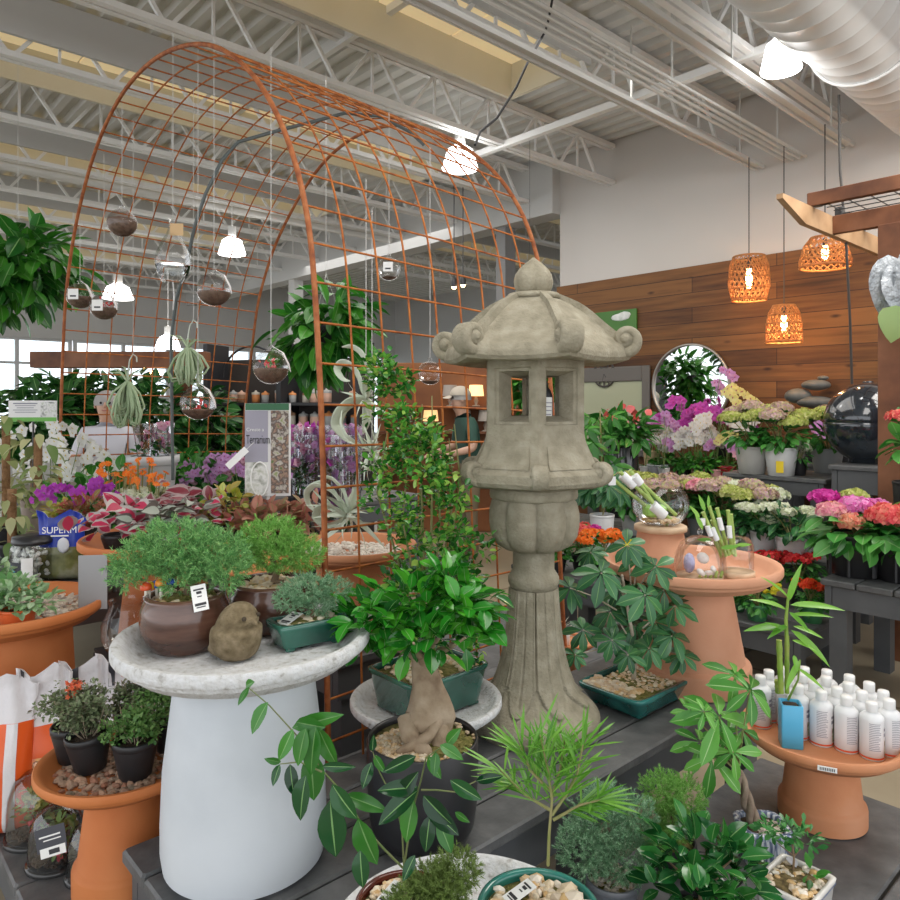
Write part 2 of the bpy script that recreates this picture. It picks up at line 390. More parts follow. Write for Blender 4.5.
# ================================================================ the setting
WALLP = mat('off_white_wall_paint', [(.50, .47, .44), (.56, .53, .50)], .85, scale=.6, detail=2)
GREYW = mat('light_grey_wall_paint', [(.50, .50, .49), (.56, .56, .55)], .8, scale=.5)
DECK = mat('galvanised_roof_deck', [(.60, .60, .585), (.68, .68, .66)], .6, scale=1.5)
CREAM = mat('cream_skylight_panel', [(.66, .62, .50), (.72, .68, .57)], .8, scale=1.2)
def floor_mat():
    m = bpy.data.materials.new('polished_tan_concrete'); m.use_nodes = True; nt = m.node_tree; b = nt.nodes['Principled BSDF']
    tc = nt.nodes.new('ShaderNodeTexCoord'); n = nt.nodes.new('ShaderNodeTexNoise'); n.inputs['Scale'].default_value = 1.3; n.inputs['Detail'].default_value = 8
    nt.links.new(tc.outputs['Object'], n.inputs['Vector'])
    c = _ramp(nt, n.outputs[0], [(.27, .22, .15), (.40, .34, .24)], [.3, .7])
    br = nt.nodes.new('ShaderNodeTexBrick'); br.inputs['Scale'].default_value = .45; br.inputs['Mortar Size'].default_value = .006; br.offset = 0
    br.inputs['Color2'].default_value = (1, 1, 1, 1); br.inputs['Color1'].default_value = (1, 1, 1, 1); br.inputs['Mortar'].default_value = (.45, .4, .35, 1)
    br.inputs['Brick Width'].default_value = 1; br.inputs['Row Height'].default_value = 1
    nt.links.new(tc.outputs['Object'], br.inputs['Vector'])
    mx = nt.nodes.new('ShaderNodeMix'); mx.data_type = 'RGBA'; mx.blend_type = 'MULTIPLY'; mx.inputs['Factor'].default_value = 1
    nt.links.new(c, mx.inputs['A']); nt.links.new(br.outputs['Color'], mx.inputs['B']); nt.links.new(mx.outputs['Result'], b.inputs['Base Color'])
    b.inputs['Roughness'].default_value = .35; return m
b = MB(); b.box((-6.5, 4, -.05), (31, 26, .1)); fl = b.build('floor', floor_mat(), rotz=RZ); struct(fl)

def wood_mat(name, c0, c1, c2, rowh=.16, sc=1.0, rough=.68):
    m = bpy.data.materials.new(name); m.use_nodes = True; nt = m.node_tree; b = nt.nodes['Principled BSDF']
    tc = nt.nodes.new('ShaderNodeTexCoord'); sp = nt.nodes.new('ShaderNodeSeparateXYZ'); nt.links.new(tc.outputs['Object'], sp.inputs[0])
    cb = nt.nodes.new('ShaderNodeCombineXYZ'); nt.links.new(sp.outputs['X'], cb.inputs['X']); nt.links.new(sp.outputs['Z'], cb.inputs['Y'])
    br = nt.nodes.new('ShaderNodeTexBrick'); br.inputs['Scale'].default_value = 1; br.inputs['Mortar Size'].default_value = .004
    br.inputs['Brick Width'].default_value = 2.4; br.inputs['Row Height'].default_value = rowh; br.offset = .37
    br.inputs['Color1'].default_value = (0, 0, 0, 1); br.inputs['Color2'].default_value = (1, 1, 1, 1); br.inputs['Mortar'].default_value = (.2, .2, .2, 1)
    nt.links.new(cb.outputs[0], br.inputs['Vector'])
    mp = nt.nodes.new('ShaderNodeMapping'); mp.inputs['Scale'].default_value = (1.0 * sc, 1.0 * sc, 14 * sc); nt.links.new(tc.outputs['Object'], mp.inputs[0])
    n = nt.nodes.new('ShaderNodeTexNoise'); n.inputs['Scale'].default_value = 1.6; n.inputs['Detail'].default_value = 6; nt.links.new(mp.outputs[0], n.inputs['Vector'])
    k = nt.nodes.new('ShaderNodeTexVoronoi'); k.inputs['Scale'].default_value = 2.2; mp2 = nt.nodes.new('ShaderNodeMapping'); mp2.inputs['Scale'].default_value = (1, 1, 2.6)
    nt.links.new(tc.outputs['Object'], mp2.inputs[0]); nt.links.new(mp2.outputs[0], k.inputs['Vector'])
    add = nt.nodes.new('ShaderNodeMath'); add.operation = 'MULTIPLY_ADD'; add.inputs[1].default_value = .45
    nt.links.new(br.outputs['Color'], add.inputs[0]); nt.links.new(n.outputs[0], add.inputs[2])
    c = _ramp(nt, add.outputs[0], [c0, c1, c2], [.35, .6, .95])
    kr = _ramp(nt, k.outputs['Distance'], [(.25, .18, .14), (1, 1, 1)], [.03, .13])
    mo = _ramp(nt, br.outputs['Fac'], [(1, 1, 1), (.35, .3, .28)], [0, 1])
    mx = nt.nodes.new('ShaderNodeMix'); mx.data_type = 'RGBA'; mx.blend_type = 'MULTIPLY'; mx.inputs['Factor'].default_value = 1
    nt.links.new(c, mx.inputs['A']); nt.links.new(kr, mx.inputs['B'])
    m2 = nt.nodes.new('ShaderNodeMix'); m2.data_type = 'RGBA'; m2.blend_type = 'MULTIPLY'; m2.inputs['Factor'].default_value = 1
    nt.links.new(mx.outputs['Result'], m2.inputs['A']); nt.links.new(mo, m2.inputs['B'])
    nt.links.new(m2.outputs['Result'], b.inputs['Base Color']); b.inputs['Roughness'].default_value = rough; return m
LW = 7.06
def wlbox(name, w0, w1, l0, l1, z0, z1, m, bev=0, parent=None, st=True):
    """box in building axes; its own origin at its centre"""
    b = MB(); b.box((0, 0, 0), (w1 - w0, l1 - l0, z1 - z0), bev=bev)
    o = b.build(name, m, parent, WL((w0 + w1) / 2, (l0 + l1) / 2, (z0 + z1) / 2), RZ)
    return struct(o) if st else o
wlbox('wall_right', -5.71, 4.5, LW, LW + .2, 0, 4.76, WALLP)
wlbox('trim_1', -5.74, 4.5, LW - .03, LW, 0, 3.12, wood_mat('cedar_plank_cladding', (.045, .015, .003), (.100, .036, .007), (.18, .075, .018)))
wlbox('wall_header', -17, -5.71, LW - .15, LW + .15, 4.02, 4.76, GREYW)
wlbox('wall_back', -17.1, 4.5, 13.2, 13.4, 0, 4.76, GREYW)
wlbox('trim_2', -6.72, -6.55, LW - .1, LW + .1, 0, 4.02, mat('grey_steel_column', (.2, .2, .2), .5))      # steel column under the header
wlbox('trim_3', -12.2, -12.0, LW - .1, LW + .1, 0, 4.02, GREYW)
# greenhouse side: sill wall, window wall with posts, header
wlbox('wall_left', -17.1, -16.9, -4, 13.2, 0, .8, GREYW)
wlbox('wall_left_header', -17.1, -16.9, -4, 13.2, 3.05, 4.76, GREYW)
for i in range(9):
    l = -3.9 + i * 2.1
    f = MB()
    for dl in (-1.0, 0, 1.0): f.box((0, dl, 0), (.08, .07, 2.25))
    for dz in (-1.1, -.1, .6, 1.1): f.box((0, 0, dz), (.06, 2.07, .05))
    o = struct(f.build('window_%d' % (i + 1), mat('window_frame_grey', (.55, .56, .57), .5), None, WL(-17.0, l + 1, 1.925), RZ))
    g = MB(); g.box((0, 0, 0), (.008, 2.0, 2.2)); g.build('pane', glass('window_glass', (.93, .97, .98)), o)
# deck: trapezoid ribs running along w
b = MB(); V = []; per = .19
l = -4.0; z0 = 4.76
while l < 13.3:
    for dl, dz in ((0, 0), (.07, 0), (.095, -.05), (.165, -.05)): V.append((l + dl, z0 + dz))
    l += per
rows = np.array([[(-17.1, a, z) for a, z in V], [(5, a, z) for a, z in V]]).transpose(1, 0, 2)
b.grid(rows, closed_u=False, smooth=False)
b.box((-6.05, 4.6, 4.86), (22.1, 17.6, .1))
struct(b.build('ceiling', DECK, rotz=RZ))
# open-web joists
ti = 10
def joist(w, l0, l1):
    global ti
    b = MB(); zt, zb = 4.66, 4.24
    for z in (zt, zb):
        for dx in (-.035, .035): b.box((dx, (l0 + l1) / 2, z), (.05, l1 - l0, .045))
    l = l0 + .1; k = 0
    while l < l1 - .7:
        b.beam((0, l, zb), (0, l + .32, zt), .028, .028); b.beam((0, l + .32, zt), (0, l + .32, zb), .02, .02); b.beam((0, l + .38, zt), (0, l + .68, zb), .028, .028)
        l += .70
    o = b.build('trim_%d' % ti, STEEL, None, WL(w, 0, 0), RZ); struct(o); ti += 1
for w in (1.2, 0, -1.25, -2.45, -3.5, -4.95, -6.15, -7.5, -8.7, -9.95, -11.1, -12.4, -13.7, -15.0, -16.2): joist(w, -1, LW if w > -5.7 else LW - .15)
for w in (-4.95, -6.15, -7.5, -8.7, -9.95, -11.1): joist(w, LW + .25, 13.1)
# cross beams below the deck, running along w
for l in (-.6, 3.3): wlbox('trim_%d' % ti, -16, 4, l, l + .05, 4.60, 4.70, STEEL); ti += 1
wlbox('trim_%d' % ti, -5.6, 4, 5.18, 5.24, 4.20, 4.26, STEEL); ti += 1
# skylight wells
DIFF = mat('skylight_diffuser', [(.62, .43, .17), (.75, .60, .30)], .6, scale=1.5, emit=.35, ecol=(1, .82, .5))
for w0, l0, l1 in ((-4.35, 1.0, 4.7), (-6.9, .6, 5.6), (-9.45, .6, 5.6), (-11.9, .6, 5.6), (-14.4, .6, 5.6), (-9.45, 7.8, 12.5), (-6.9, 7.8, 12.5), (-1.9, -.5, 3.0)):
    b = MB(); wd_ = .85; z0 = 4.36; z1 = 4.70
    for a, c_, dx, dy in (((0, 0), 0, .03, l1 - l0), ((wd_, 0), 0, .03, l1 - l0)): b.box((a[0], (l1 - l0) / 2, (z0 + z1) / 2), (.03, l1 - l0, z1 - z0), mi=(1 if a[0] else 0))
    for y in (0, l1 - l0): b.box((wd_ / 2, y, (z0 + z1) / 2), (wd_, .03, z1 - z0))
    o = struct(b.build('window_skylight', [CREAM, GREYW], None, WL(w0, l0, 0), RZ))
    d = MB(); n = int((l1 - l0) / .62)
    for i in range(n): d.box((wd_ / 2, (i + .5) * (l1 - l0) / n, z1 - .03), (wd_ - .03, (l1 - l0) / n - .02, .02))
    d.build('pane', DIFF, o)
SPRINK = mat('painted_pipe', (.62, .62, .60), .4)
b = MB(); b.tube([(0, -1, 0), (0, 6.85, 0)], .065, 12)
tag(b.build('fire_main_pipe', SPRINK, None, WL(-8.9, 0, 4.22), RZ), 'long round grey pipe running level under the roof joists behind the rusty arch', 'pipe')

# light tracks near the pendant lamps
for i, (w, lab) in enumerate(((-3.18, 'painted light track ending nearest the square corner of the white wall'), (-2.83, 'middle light track of three parallel conduits'), (-2.37, 'light track hung closest to the big round duct'))):
    b = MB()
    if i == 1:
        for dx in (-.09, -.03, .03, .09): b.tube([(dx, -1, 0), (dx, LW - .05, 0)], .013, 8)
    else:
        b.box((0, LW / 2 - .5, .01), (.05, LW + .9, .015)); b.box((-.04, LW / 2 - .5, 0), (.022, LW + .9, .035)); b.box((.04, LW / 2 - .5, 0), (.022, LW + .9, .035))
    for l in (.8, 2.8, 4.8, 6.6): b.beam((0, l, 0), (0, l, .62), .012, .012)
    tag(b.build('light_track', SPRINK, None, WL(w, 0, 3.98), RZ), lab, 'light track', 'light tracks under the roof')
# spiral duct
def duct():
    t = thing('ventilation_duct', 'huge white round spiral duct running under the roof towards the wall', 'duct', WL(-1.72, 0, 4.22), RZ)
    r = .36; prof = []; l = -1.0
    b = MB(); V = []; a = np.linspace(0, 2 * PI, 48, endpoint=False)
    while l < LW:
        for dl, dr in ((0, 0), (.155, 0), (.158, .004), (.166, .004), (.169, 0)): V.append(np.stack([(r + dr) * np.cos(a), l + dl + a / (2 * PI) * .17, (r + dr) * np.sin(a)], 1))
        l += .17
    b.grid(np.array(V)[:, ::-1]); b.build('duct_shell', mat('white_duct', [(.66, .66, .65), (.72, .72, .71)], .4, scale=2), t)
    for l in (1.0, 3.2, 5.4):
        h = MB(); h.tube([(math.cos(q) * .375, l, math.sin(q) * .375) for q in np.linspace(0, 2 * PI, 33)[:-1]], .012, 6, closed=True); h.beam((0, l, .37), (0, l, .5), .02, .02)
        h.build('hanger', STEEL, t)
    k = MB(); k.box((.62, 3.9, .02), (.7, .5, .36), bev=.02); k.build('branch_box', mat('white_duct', (.7, .7, .7)), t)
duct()

# ================================================================ benches
def bench(label, w0, w1, l0, l1, z, pw=.145, along='l', apron=.12, legs=True, zb=0, name='display_bench', lw=.09, cat='bench', inset=.02):
    t = thing(name, label, cat, WL((w0 + w1) / 2, (l0 + l1) / 2, 0), RZ, None); W, L = w1 - w0, l1 - l0; th = .035
    if along == 'l':
        n = max(1, round(W / pw)); p = W / n
        for i in range(n):
            b = MB(); b.box((-W / 2 + (i + .5) * p, 0, z - th / 2), (p - .008, L, th), bev=.006); b.build('plank', BENCH, t)
    else:
        n = max(1, round(L / pw)); p = L / n
        for i in range(n):
            b = MB(); b.box((0, -L / 2 + (i + .5) * p, z - th / 2), (W, p - .008, th), bev=.006); b.build('plank', BENCH, t)
    a = MB(); q = inset; zz = z - th - apron / 2
    for s in (-1, 1):
        a.box((s * (W / 2 - q - .018), 0, zz), (.036, L - 2 * q, apron - .002)); a.box((0, s * (L / 2 - q - .018), zz), (W - 2 * q - .08, .036, apron - .002))
    a.build('apron', BENCHF, t)
    if legs:
        ks = [-1, 1] if L < 1.6 else [-1, 0, 1]
        for sx in (-1, 1):
            for sy in ks:
                b = MB(); b.box((sx * (W / 2 - .08), sy * (L / 2 - .09), (z - th + zb) / 2), (lw, lw, z - th - zb)); b.build('leg', BENCHF, t)
    return t
bench('charcoal slatted plank bench under the stone lantern and white bird bath', -1.87, -1.27, .6, 2.9, .55)
bench('low charcoal plank bench carrying the stand of white bottles', -1.2, -.08, .45, 2.64, .35, pw=.29)
bench('low dark bench under the cloches and orange bags', -3.32, -1.95, .44, 3.4, .35, pw=.29)
bench('low dark bench under the yellow and red kalanchoe pots', -3.3, -1.66, 4.2, 4.95, .35, pw=.25, along='w')
bench('dark stepped bench holding the pink and red hydrangeas', -1.57, .6, 4.2, 5.1, .69, pw=.18)
bench('dark bench in shade behind holding the green and pink hydrangeas', -4.6, -1.75, 5.0, 5.55, .62, pw=.2, along='w')
bench('tall dark bench with the two white flower buckets', -2.85, -2.05, 5.6, 6.3, 1.10, pw=.3, along='w', apron=.10)
bench('tall dark bench under the black globe', -2.0, -.9, 5.5, 6.1, 1.22, pw=.3, along='w', apron=.16)
bench('narrow brown shelf bench of orchids below the round mirror', -4.9, -2.9, 6.45, 6.95, .92, pw=.25, along='w', apron=.06)
bench('wide dark plant table inside and behind the rusty arch', -6.3, -3.9, 1.35, 3.7, .50, pw=.25)
bench('raised dark shelf carrying the blue moss bag and the stone jar', -4.9, -3.36, .55, 1.3, .85, pw=.25, along='w')
bench('long dark plant table far off beyond the arch', -9.4, -7.45, 1.8, 3.3, .62, pw=.3)
# ================================================================ rusty mesh arch
RUST = mat('rusted_steel_rod', [(.20, .045, .008), (.40, .115, .018), (.50, .17, .03)], .75, scale=25)
RUSTT = mat('rusted_end_pipe', [(.20, .048, .012), (.34, .10, .025), (.42, .15, .05)], .7, scale=25)
_r1 = [(-5.41, .51), (-5.42, 1.34), (-5.37, 1.82), (-5.29, 2.35), (-5.15, 2.66), (-5.0, 2.87), (-4.84, 3.03), (-4.67, 3.17), (-4.40, 3.31), (-4.08, 3.39), (-3.74, 3.40), (-3.45, 3.36), (-3.16, 3.28),
       (-2.99, 3.21), (-2.85, 3.13), (-2.71, 3.03), (-2.59, 2.93), (-2.49, 2.82), (-2.39, 2.69), (-2.32, 2.58), (-2.27, 2.47), (-2.22, 2.35), (-2.19, 2.24), (-2.165, 2.02), (-2.13, 1.7), (-2.11, 1.33), (-2.08, .36)]
_r2 = [(-5.41, .51), (-5.37, 1.53), (-5.25, 2.0), (-5.14, 2.45), (-4.89, 2.83), (-4.64, 3.04), (-4.48, 3.16), (-4.24, 3.29), (-4.03, 3.35), (-3.8, 3.38), (-3.53, 3.36), (-3.2, 3.27), (-2.84, 3.07), (-2.54, 2.82),
       (-2.45, 2.70), (-2.36, 2.56), (-2.31, 2.44), (-2.27, 2.32), (-2.2, 1.67), (-2.14, .74), (-2.11, .36)]
def resample(p, n):
    p = np.array(p, float); d = np.concatenate([[0], np.cumsum(np.linalg.norm(np.diff(p, axis=0), axis=1))])
    for _ in range(2):
        s = np.linspace(0, d[-1], n); q = np.stack([np.interp(s, d, p[:, 0]), np.interp(s, d, p[:, 1])], 1)
    for _ in range(6): q[1:-1] = .25 * q[:-2] + .5 * q[1:-1] + .25 * q[2:]
    return q
NPR = 110
Q1, Q2 = resample(_r1, NPR), resample(_r2, NPR); L1, L2 = 1.34, 2.66
arch = thing('mesh_arch', 'tall rusty orange wire mesh tunnel arch hung with glass globes', 'garden arch', WL(-3.75, 2, 0), RZ)
def awl(q, l): return [(w + 3.75, l - 2, z) for w, z in q]
NL = 9
for i in range(NL + 1):
    t = i / NL; q = Q1 * (1 - t) + Q2 * t; b = MB(); end = i in (0, NL)
    b.tube(awl(q, L1 + (L2 - L1) * t), .0105 if end else .0045, 8 if end else 5); b.build('end_hoop' if end else 'hoop_wire', RUSTT if end else RUST, arch)
for k in range(1, NPR - 1, 2):
    b = MB(); p1, p2 = Q1[k], Q2[k]
    b.tube([(p1[0] + 3.75, L1 - 2 - .01, p1[1]), ((p1[0] + p2[0]) / 2 + 3.75, 0, (p1[1] + p2[1]) / 2 + .006), (p2[0] + 3.75, L2 - 2 + .01, p2[1])], .0045, 5)
    b.build('cross_wire', RUST, arch)
def arch_top(p):
    """height of the mesh above a world point"""
    w = p.x * CS - p.y * SN; l = p.x * SN + p.y * CS; t = min(1, max(0, (l - L1) / (L2 - L1))); q = Q1 * (1 - t) + Q2 * t
    k = int(np.argmin(np.abs(q[:, 0] - w) + (q[:, 1] < 2.0) * 5)); return q[k][1]

# ================================================================ stone lantern
def hexr(rc, ph=0.0):
    return lambda t, r, z: r * math.cos(PI / 6) / np.cos((np.asarray(t) % (PI / 3)) - PI / 6)
lan = thing('stone_lantern', 'tall grey cast stone pagoda lantern with curled roof corners and six window openings', 'stone lantern', (.29, 2.50, .55), math.radians(-92))
b = MB()   # base, petals and shaft in one casting
prof = [(.222, 0), (.228, .012), (.228, .035), (.222, .05), (.205, .068), (.19, .08), (.172, .095), (.152, .112), (.135, .13), (.122, .15), (.112, .175), (.104, .2), (.096, .23), (.088, .27), (.081, .32), (.076, .37), (.072, .42), (.069, .468)]
fine = []
pz = np.array(prof)
for z in np.concatenate([np.linspace(0, .07, 10), np.linspace(.073, .16, 40), np.linspace(.165, .468, 30)]): fine.append((np.interp(z, pz[:, 1], pz[:, 0]), z))
def petal(t, r, z):
    k = 8; a = ((t / (2 * PI) * k) % 1) - .5            # -0.5..0.5 across a petal
    out = np.full_like(t, r)
    zt = .085; hw = .5 if z > .17 else .5 * max(0, (z - zt) / (.17 - zt)) ** .55
    if z > zt: out = out + .013 * (np.abs(a) < hw) - .006 * (np.abs(a) < .04) * (z > .11)
    a2 = (((t / (2 * PI) * k) + .5) % 1) - .5; hw2 = .12 if z > .14 else .12 * max(0, (z - .068) / .072)
    if z > .068: out = out + .004 * (np.abs(a2) < hw2)
    if z > .17: out = out - .012 * (np.abs(np.abs(a) - .5) < .035)
    return out
b.lathe(fine, 192, cap0=True, cap1=True, rf=petal); b.build('base', CONCR, lan)
b = MB(); b.lathe([(.069, .465), (.082, .472), (.088, .488), (.088, .505), (.08, .52), (.072, .532), (.072, .60), (.09, .605)], 48)
b.build('shaft', CONCR, lan)
b = MB()
def lob(n, d, pw=.5):
    return lambda t, r, z: r * (1 - d * (1 - np.abs(np.sin(t * n / 2)) ** pw))
b.lathe([(.07, .600), (.10, .603), (.132, .622), (.152, .65), (.160, .69), (.160, .73), (.152, .765), (.140, .782)], 128, rf=lob(8, .15))
b.lathe([(.135, .775), (.150, .780), (.153, .79), (.150, .832), (.12, .835)], 64); b.build('lotus_collar', CONCR, lan)
# firebox shelf with flare and its scrolls
b = MB(); b.smooth = False
hx = hexr(1)
b.lathe([(.10, .822), (.215, .822), (.252, .832), (.262, .845), (.262, .872), (.250, .885), (.225, .91), (.205, .945), (.190, .985), (.186, 1.01)], 96, rf=hx, smooth=True, cap1=True, cap0=True)
for k in range(6):      # raised panel on each flare face
    a = (k + .5) * PI / 3; n = Vector((math.cos(a), math.sin(a), 0)); tdir = Vector((-math.sin(a), math.cos(a), 0))
    z0, z1 = .892, .965; r0 = np.interp(z0, [.885, .91, .945, .985], [.250, .225, .205, .190]) * .866 + .004; r1 = np.interp(z1, [.885, .91, .945, .985], [.250, .225, .205, .190]) * .866 + .004
    rm = np.interp(.925, [.885, .91, .945, .985], [.250, .225, .205, .190]) * .866 + .006
    for (ra, za, wa), (rb, zb, wb) in ((((r0, z0, .085)), ((rm, .925, .075))), (((rm, .925, .075)), ((r1, z1, .066)))):
        q = [n * ra + tdir * (-wa) + Vector((0, 0, za)), n * ra + tdir * wa + Vector((0, 0, za)), n * rb + tdir * wb + Vector((0, 0, zb)), n * rb - tdir * wb + Vector((0, 0, zb))]
        q2 = [p - n * .02 for p in q]; b.add([tuple(p) for p in q + q2], [(0, 1, 2, 3), (0, 3, 7, 4), (1, 5, 6, 2), (2, 6, 7, 3), (0, 4, 5, 1)], smooth=False)
b.build('shelf', CONCR, lan, sharp=32)
def volute(parent, k, R0, z0, rad, width, turns=1.35, off=0):
    a = k * PI / 3 + off; n = np.array([math.cos(a), math.sin(a), 0]); td = np.array([-math.sin(a), math.cos(a), 0])
    b = MB(); pts = []; rr = []
    for i in range(30):
        u = i / 29; ang = -PI / 2 - .6 + u * turns * 2 * PI; r = rad * (1 - .72 * u)
        pts.append(n * (R0 + r * math.cos(ang)) + np.array([0, 0, z0 + r * math.sin(ang)])); rr.append(rad * .42 * (1 - .5 * u))
    # strap section: wide along the tangent, thin radially
    p = np.array(pts); d = np.gradient(p, axis=0); d /= np.linalg.norm(d, axis=1)[:, None]; rows = []
    t = np.linspace(0, 2 * PI, 12, endpoint=False)
    for i in range(len(p)):
        y = np.cross(d[i], td); w = width * (1 - .12 * i / 29)
        cx = np.sign(np.cos(t)) * np.abs(np.cos(t)) ** .5; sy = np.sign(np.sin(t)) * np.abs(np.sin(t)) ** .6
        rows.append(p[i] + np.outer(cx * w / 2, td) + np.outer(sy * rr[i], y))
    b.grid(np.array(rows), True, True, True)
    X = Matrix((( *td, n[0] * 0 + (n * (R0)) [0]), )) if False else None
    cc_ = n * R0 + np.array([0, 0, z0]); r8 = np.linspace(0, 2 * PI, 20, endpoint=False); up = np.array([0, 0, 1.0])
    rows = [cc_ + td * (width * q) + np.outer(np.cos(r8) * rad * f, n) + np.outer(np.sin(r8) * rad * f, up) for q, f in ((-.56, .14), (-.54, .26), (-.44, .34), (-.40, .62), (.40, .62), (.44, .34), (.54, .26), (.56, .14))]
    b.grid(np.array(rows), True, True, True)
    return b.build('corner_scroll', CONCR, parent)
for k in range(6): volute(lan, k, .240, .878, .035, .056)
# firebox: six walls with real window openings
b = MB(); Rc = .186; z0, z1 = .985, 1.255; wz0, wz1 = 1.045, 1.212; hw = .055; dep = .062
for k in range(6):
    a = (k + .5) * PI / 3; n = np.array([math.cos(a), math.sin(a), 0]); td = np.array([-math.sin(a), math.cos(a), 0]); ap = Rc * .866; W = Rc / 2
    def pt(u, z, d): return n * (ap - d) + td * u + np.array([0, 0, z])
    lv = []
    for (u, z0_, z1_, d) in ((W, z0, z1, 0), (hw + .012, wz0 - .012, wz1 + .012, 0), (hw + .008, wz0 - .008, wz1 + .008, .007), (hw, wz0, wz1, .009), (hw - .019, wz0 + .018, wz1 - .014, dep)):
        lv.append([pt(-u, z0_, d), pt(u, z0_, d), pt(u, z1_, d), pt(-u, z1_, d)])
    b.grid(np.array(lv), True, smooth=False)
    ui = (Rc - dep / .866) / 2
    b.grid(np.array([lv[-1], [pt(-ui, z0, dep), pt(ui, z0, dep), pt(ui, z1, dep), pt(-ui, z1, dep)]]), True, smooth=False)
b.build('firebox', CONCR, lan)
# roof
b = MB()
rp = [(.10, 1.252), (.30, 1.246), (.322, 1.250), (.333, 1.262), (.333, 1.278), (.322, 1.300), (.300, 1.314), (.272, 1.334), (.25, 1.352), (.22, 1.379), (.195, 1.402), (.17, 1.422), (.13, 1.447), (.095, 1.463), (.07, 1.470)]
def roofr(t, r, z):
    h = r * math.cos(PI / 6) / np.cos((t % (PI / 3)) - PI / 6)
    if r < .15: h = h * (r / .15) + r * (1 - r / .15)
    a = (t + PI / 6) % (PI / 3) - PI / 6; 
    rib = 0
    return h + rib
rz = []
for i in range(len(rp) - 1):
    for u in np.linspace(0, 1, 4, endpoint=False): rz.append((rp[i][0] * (1 - u) + rp[i + 1][0] * u, rp[i][1] * (1 - u) + rp[i + 1][1] * u))
rz.append(rp[-1])
V = []
t = np.linspace(0, 2 * PI, 240, endpoint=False)
for r, z in rz:
    rr = roofr(t, r, z); a = np.abs((t + PI / 6) % (PI / 3) - PI / 6) / (PI / 6)
    lift = .010 * (1 - a) ** 2 * min(1, max(0, (r - .2) / .13)) - (.008 * (r > .25))
    V.append(np.stack([rr * np.cos(t), rr * np.sin(t), z + lift], 1))
b.grid(np.array(V), True, True, True); b.build('roof', CONCR, lan, rotz=math.radians(15), sharp=32)
for k in range(6): volute(lan, k, .312, 1.318, .046, .074, 1.25, math.radians(15))
for k in range(6):     # raised rib down each hip of the roof
    a = k * PI / 3 + math.radians(15); n = np.array([math.cos(a), math.sin(a), 0]); td = np.array([-math.sin(a), math.cos(a), 0]); b = MB(); rows = []
    pr_ = [(.085, 1.468), (.12, 1.452), (.15, 1.437), (.17, 1.424), (.195, 1.404), (.22, 1.381), (.25, 1.354), (.272, 1.336), (.295, 1.322), (.315, 1.312)]
    for i, (r, z) in enumerate(pr_):
        w = .012 + .010 * i / 9; c0 = n * (r - .012) + np.array([0, 0, z - .016]); c1 = n * (r + .008) + np.array([0, 0, z + .012])
        rows.append([c0 - td * w, c1 - td * w * .8, c1 + td * w * .8, c0 + td * w])
    b.grid(np.array(rows), True, True, True, smooth=False); b.build('roof_rib', CONCR, lan)
b = MB(); b.lathe([(.072, 1.462), (.092, 1.466), (.096, 1.474), (.088, 1.484), (.05, 1.487)], 48)
b.lathe([(.045, 1.484), (.058, 1.492), (.067, 1.51), (.070, 1.53), (.064, 1.553), (.05, 1.574), (.03, 1.592), (.014, 1.603), (.003, 1.612)], 90, rf=lob(5, .13), cap1=True)
b.build('finial', CONCR, lan)
# small bottle kept in the lantern
t_ = thing('spray_bottle', 'dark bottle with a white paper label standing inside the stone lantern', 'bottle', (.32, 2.44, .55 + 1.011), 0)
b = MB(); b.lathe([(.026, 0), (.028, .005), (.028, .12), (.02, .14), (.012, .15), (.012, .17)], 20, cap0=True, cap1=True); b.build('bottle_body', BLACKP, t_)
b = MB(); b.grid(np.array([[(.0288 * math.cos(a), .0288 * math.sin(a), z) for a in np.linspace(-2.6, -.6, 10)] for z in (.01, .115)]), False)
lb = b.build('label', PAPER, t_)
b = MB()
for i in range(6): b.grid(np.array([[(.0292 * math.cos(a), .0292 * math.sin(a), z) for a in np.linspace(-2.2, -.6 - R.random() * .5, 6)] for z in (.03 + i * .013, .033 + i * .013)]), False)
b.build('print', mat('grey_ink', (.25, .25, .3), .6), lb)

# ================================================================ stands
def stand(name, label, cat, X, Y, zb, zr, Rr, m, body='pot', rb=None, rt=None, group=None, floor_d=.05, m2=None, bands=True):
    """saucer on an upturned pot. zb base height, zr rim height, Rr rim radius"""
    t = thing(name, label, cat, (X, Y, zb), 0, group); h = zr - zb; d = min(.085, Rr * .26); rb = rb or Rr * .66; rt = rt or Rr * .42
    b = MB(); rw = .055 * Rr + .004
    b.lathe([(rt * .9, h - d), (Rr * .62, h - d), (Rr * .84, h - d * .84), (Rr * .90, h - d * .60), (Rr * .935, h - d * .56), (Rr * .95, h - d * .44), (Rr * .99, h - d * .38), (Rr, h - d * .32), (Rr, h - d * .08), (Rr - rw * .18, h), (Rr - rw * .75, h),
             (Rr - rw * 1.35, h - d * .12), (Rr * .86, h - d * .40), (Rr * .80, h - d * .56), (Rr * .76, h - d * .6), (0.001, h - d * .6)], 72)
    b.build('bowl', m, t, sharp=38)
    b = MB()
    if body == 'pot':
        lh = min(.09, h * .22)
        b.lathe([(rb * .9, 0), (rb, .004), (rb, lh - .012), (rb * .985, lh - .003), (rb * .93, lh + .004), (rb * .90, lh + .008), (rt * 1.02, h - d - .01), (rt, h - d)], 64, cap0=True, cap1=True)
    elif body == 'urn':
        hh = h - d
        b.lathe([(rb * .88, 0), (rb * .97, .012), (rb, .05), (rb, .12), (rb * .975, hh * .5), (rb * .90, hh * .75), (rb * .84, hh - .02), (rb * .82, hh)], 64, cap0=True, cap1=True)
    b.build('pedestal', m2 or m, t, sharp=38); return t, h - d * .6
WB = Vector((-.500, 1.76))
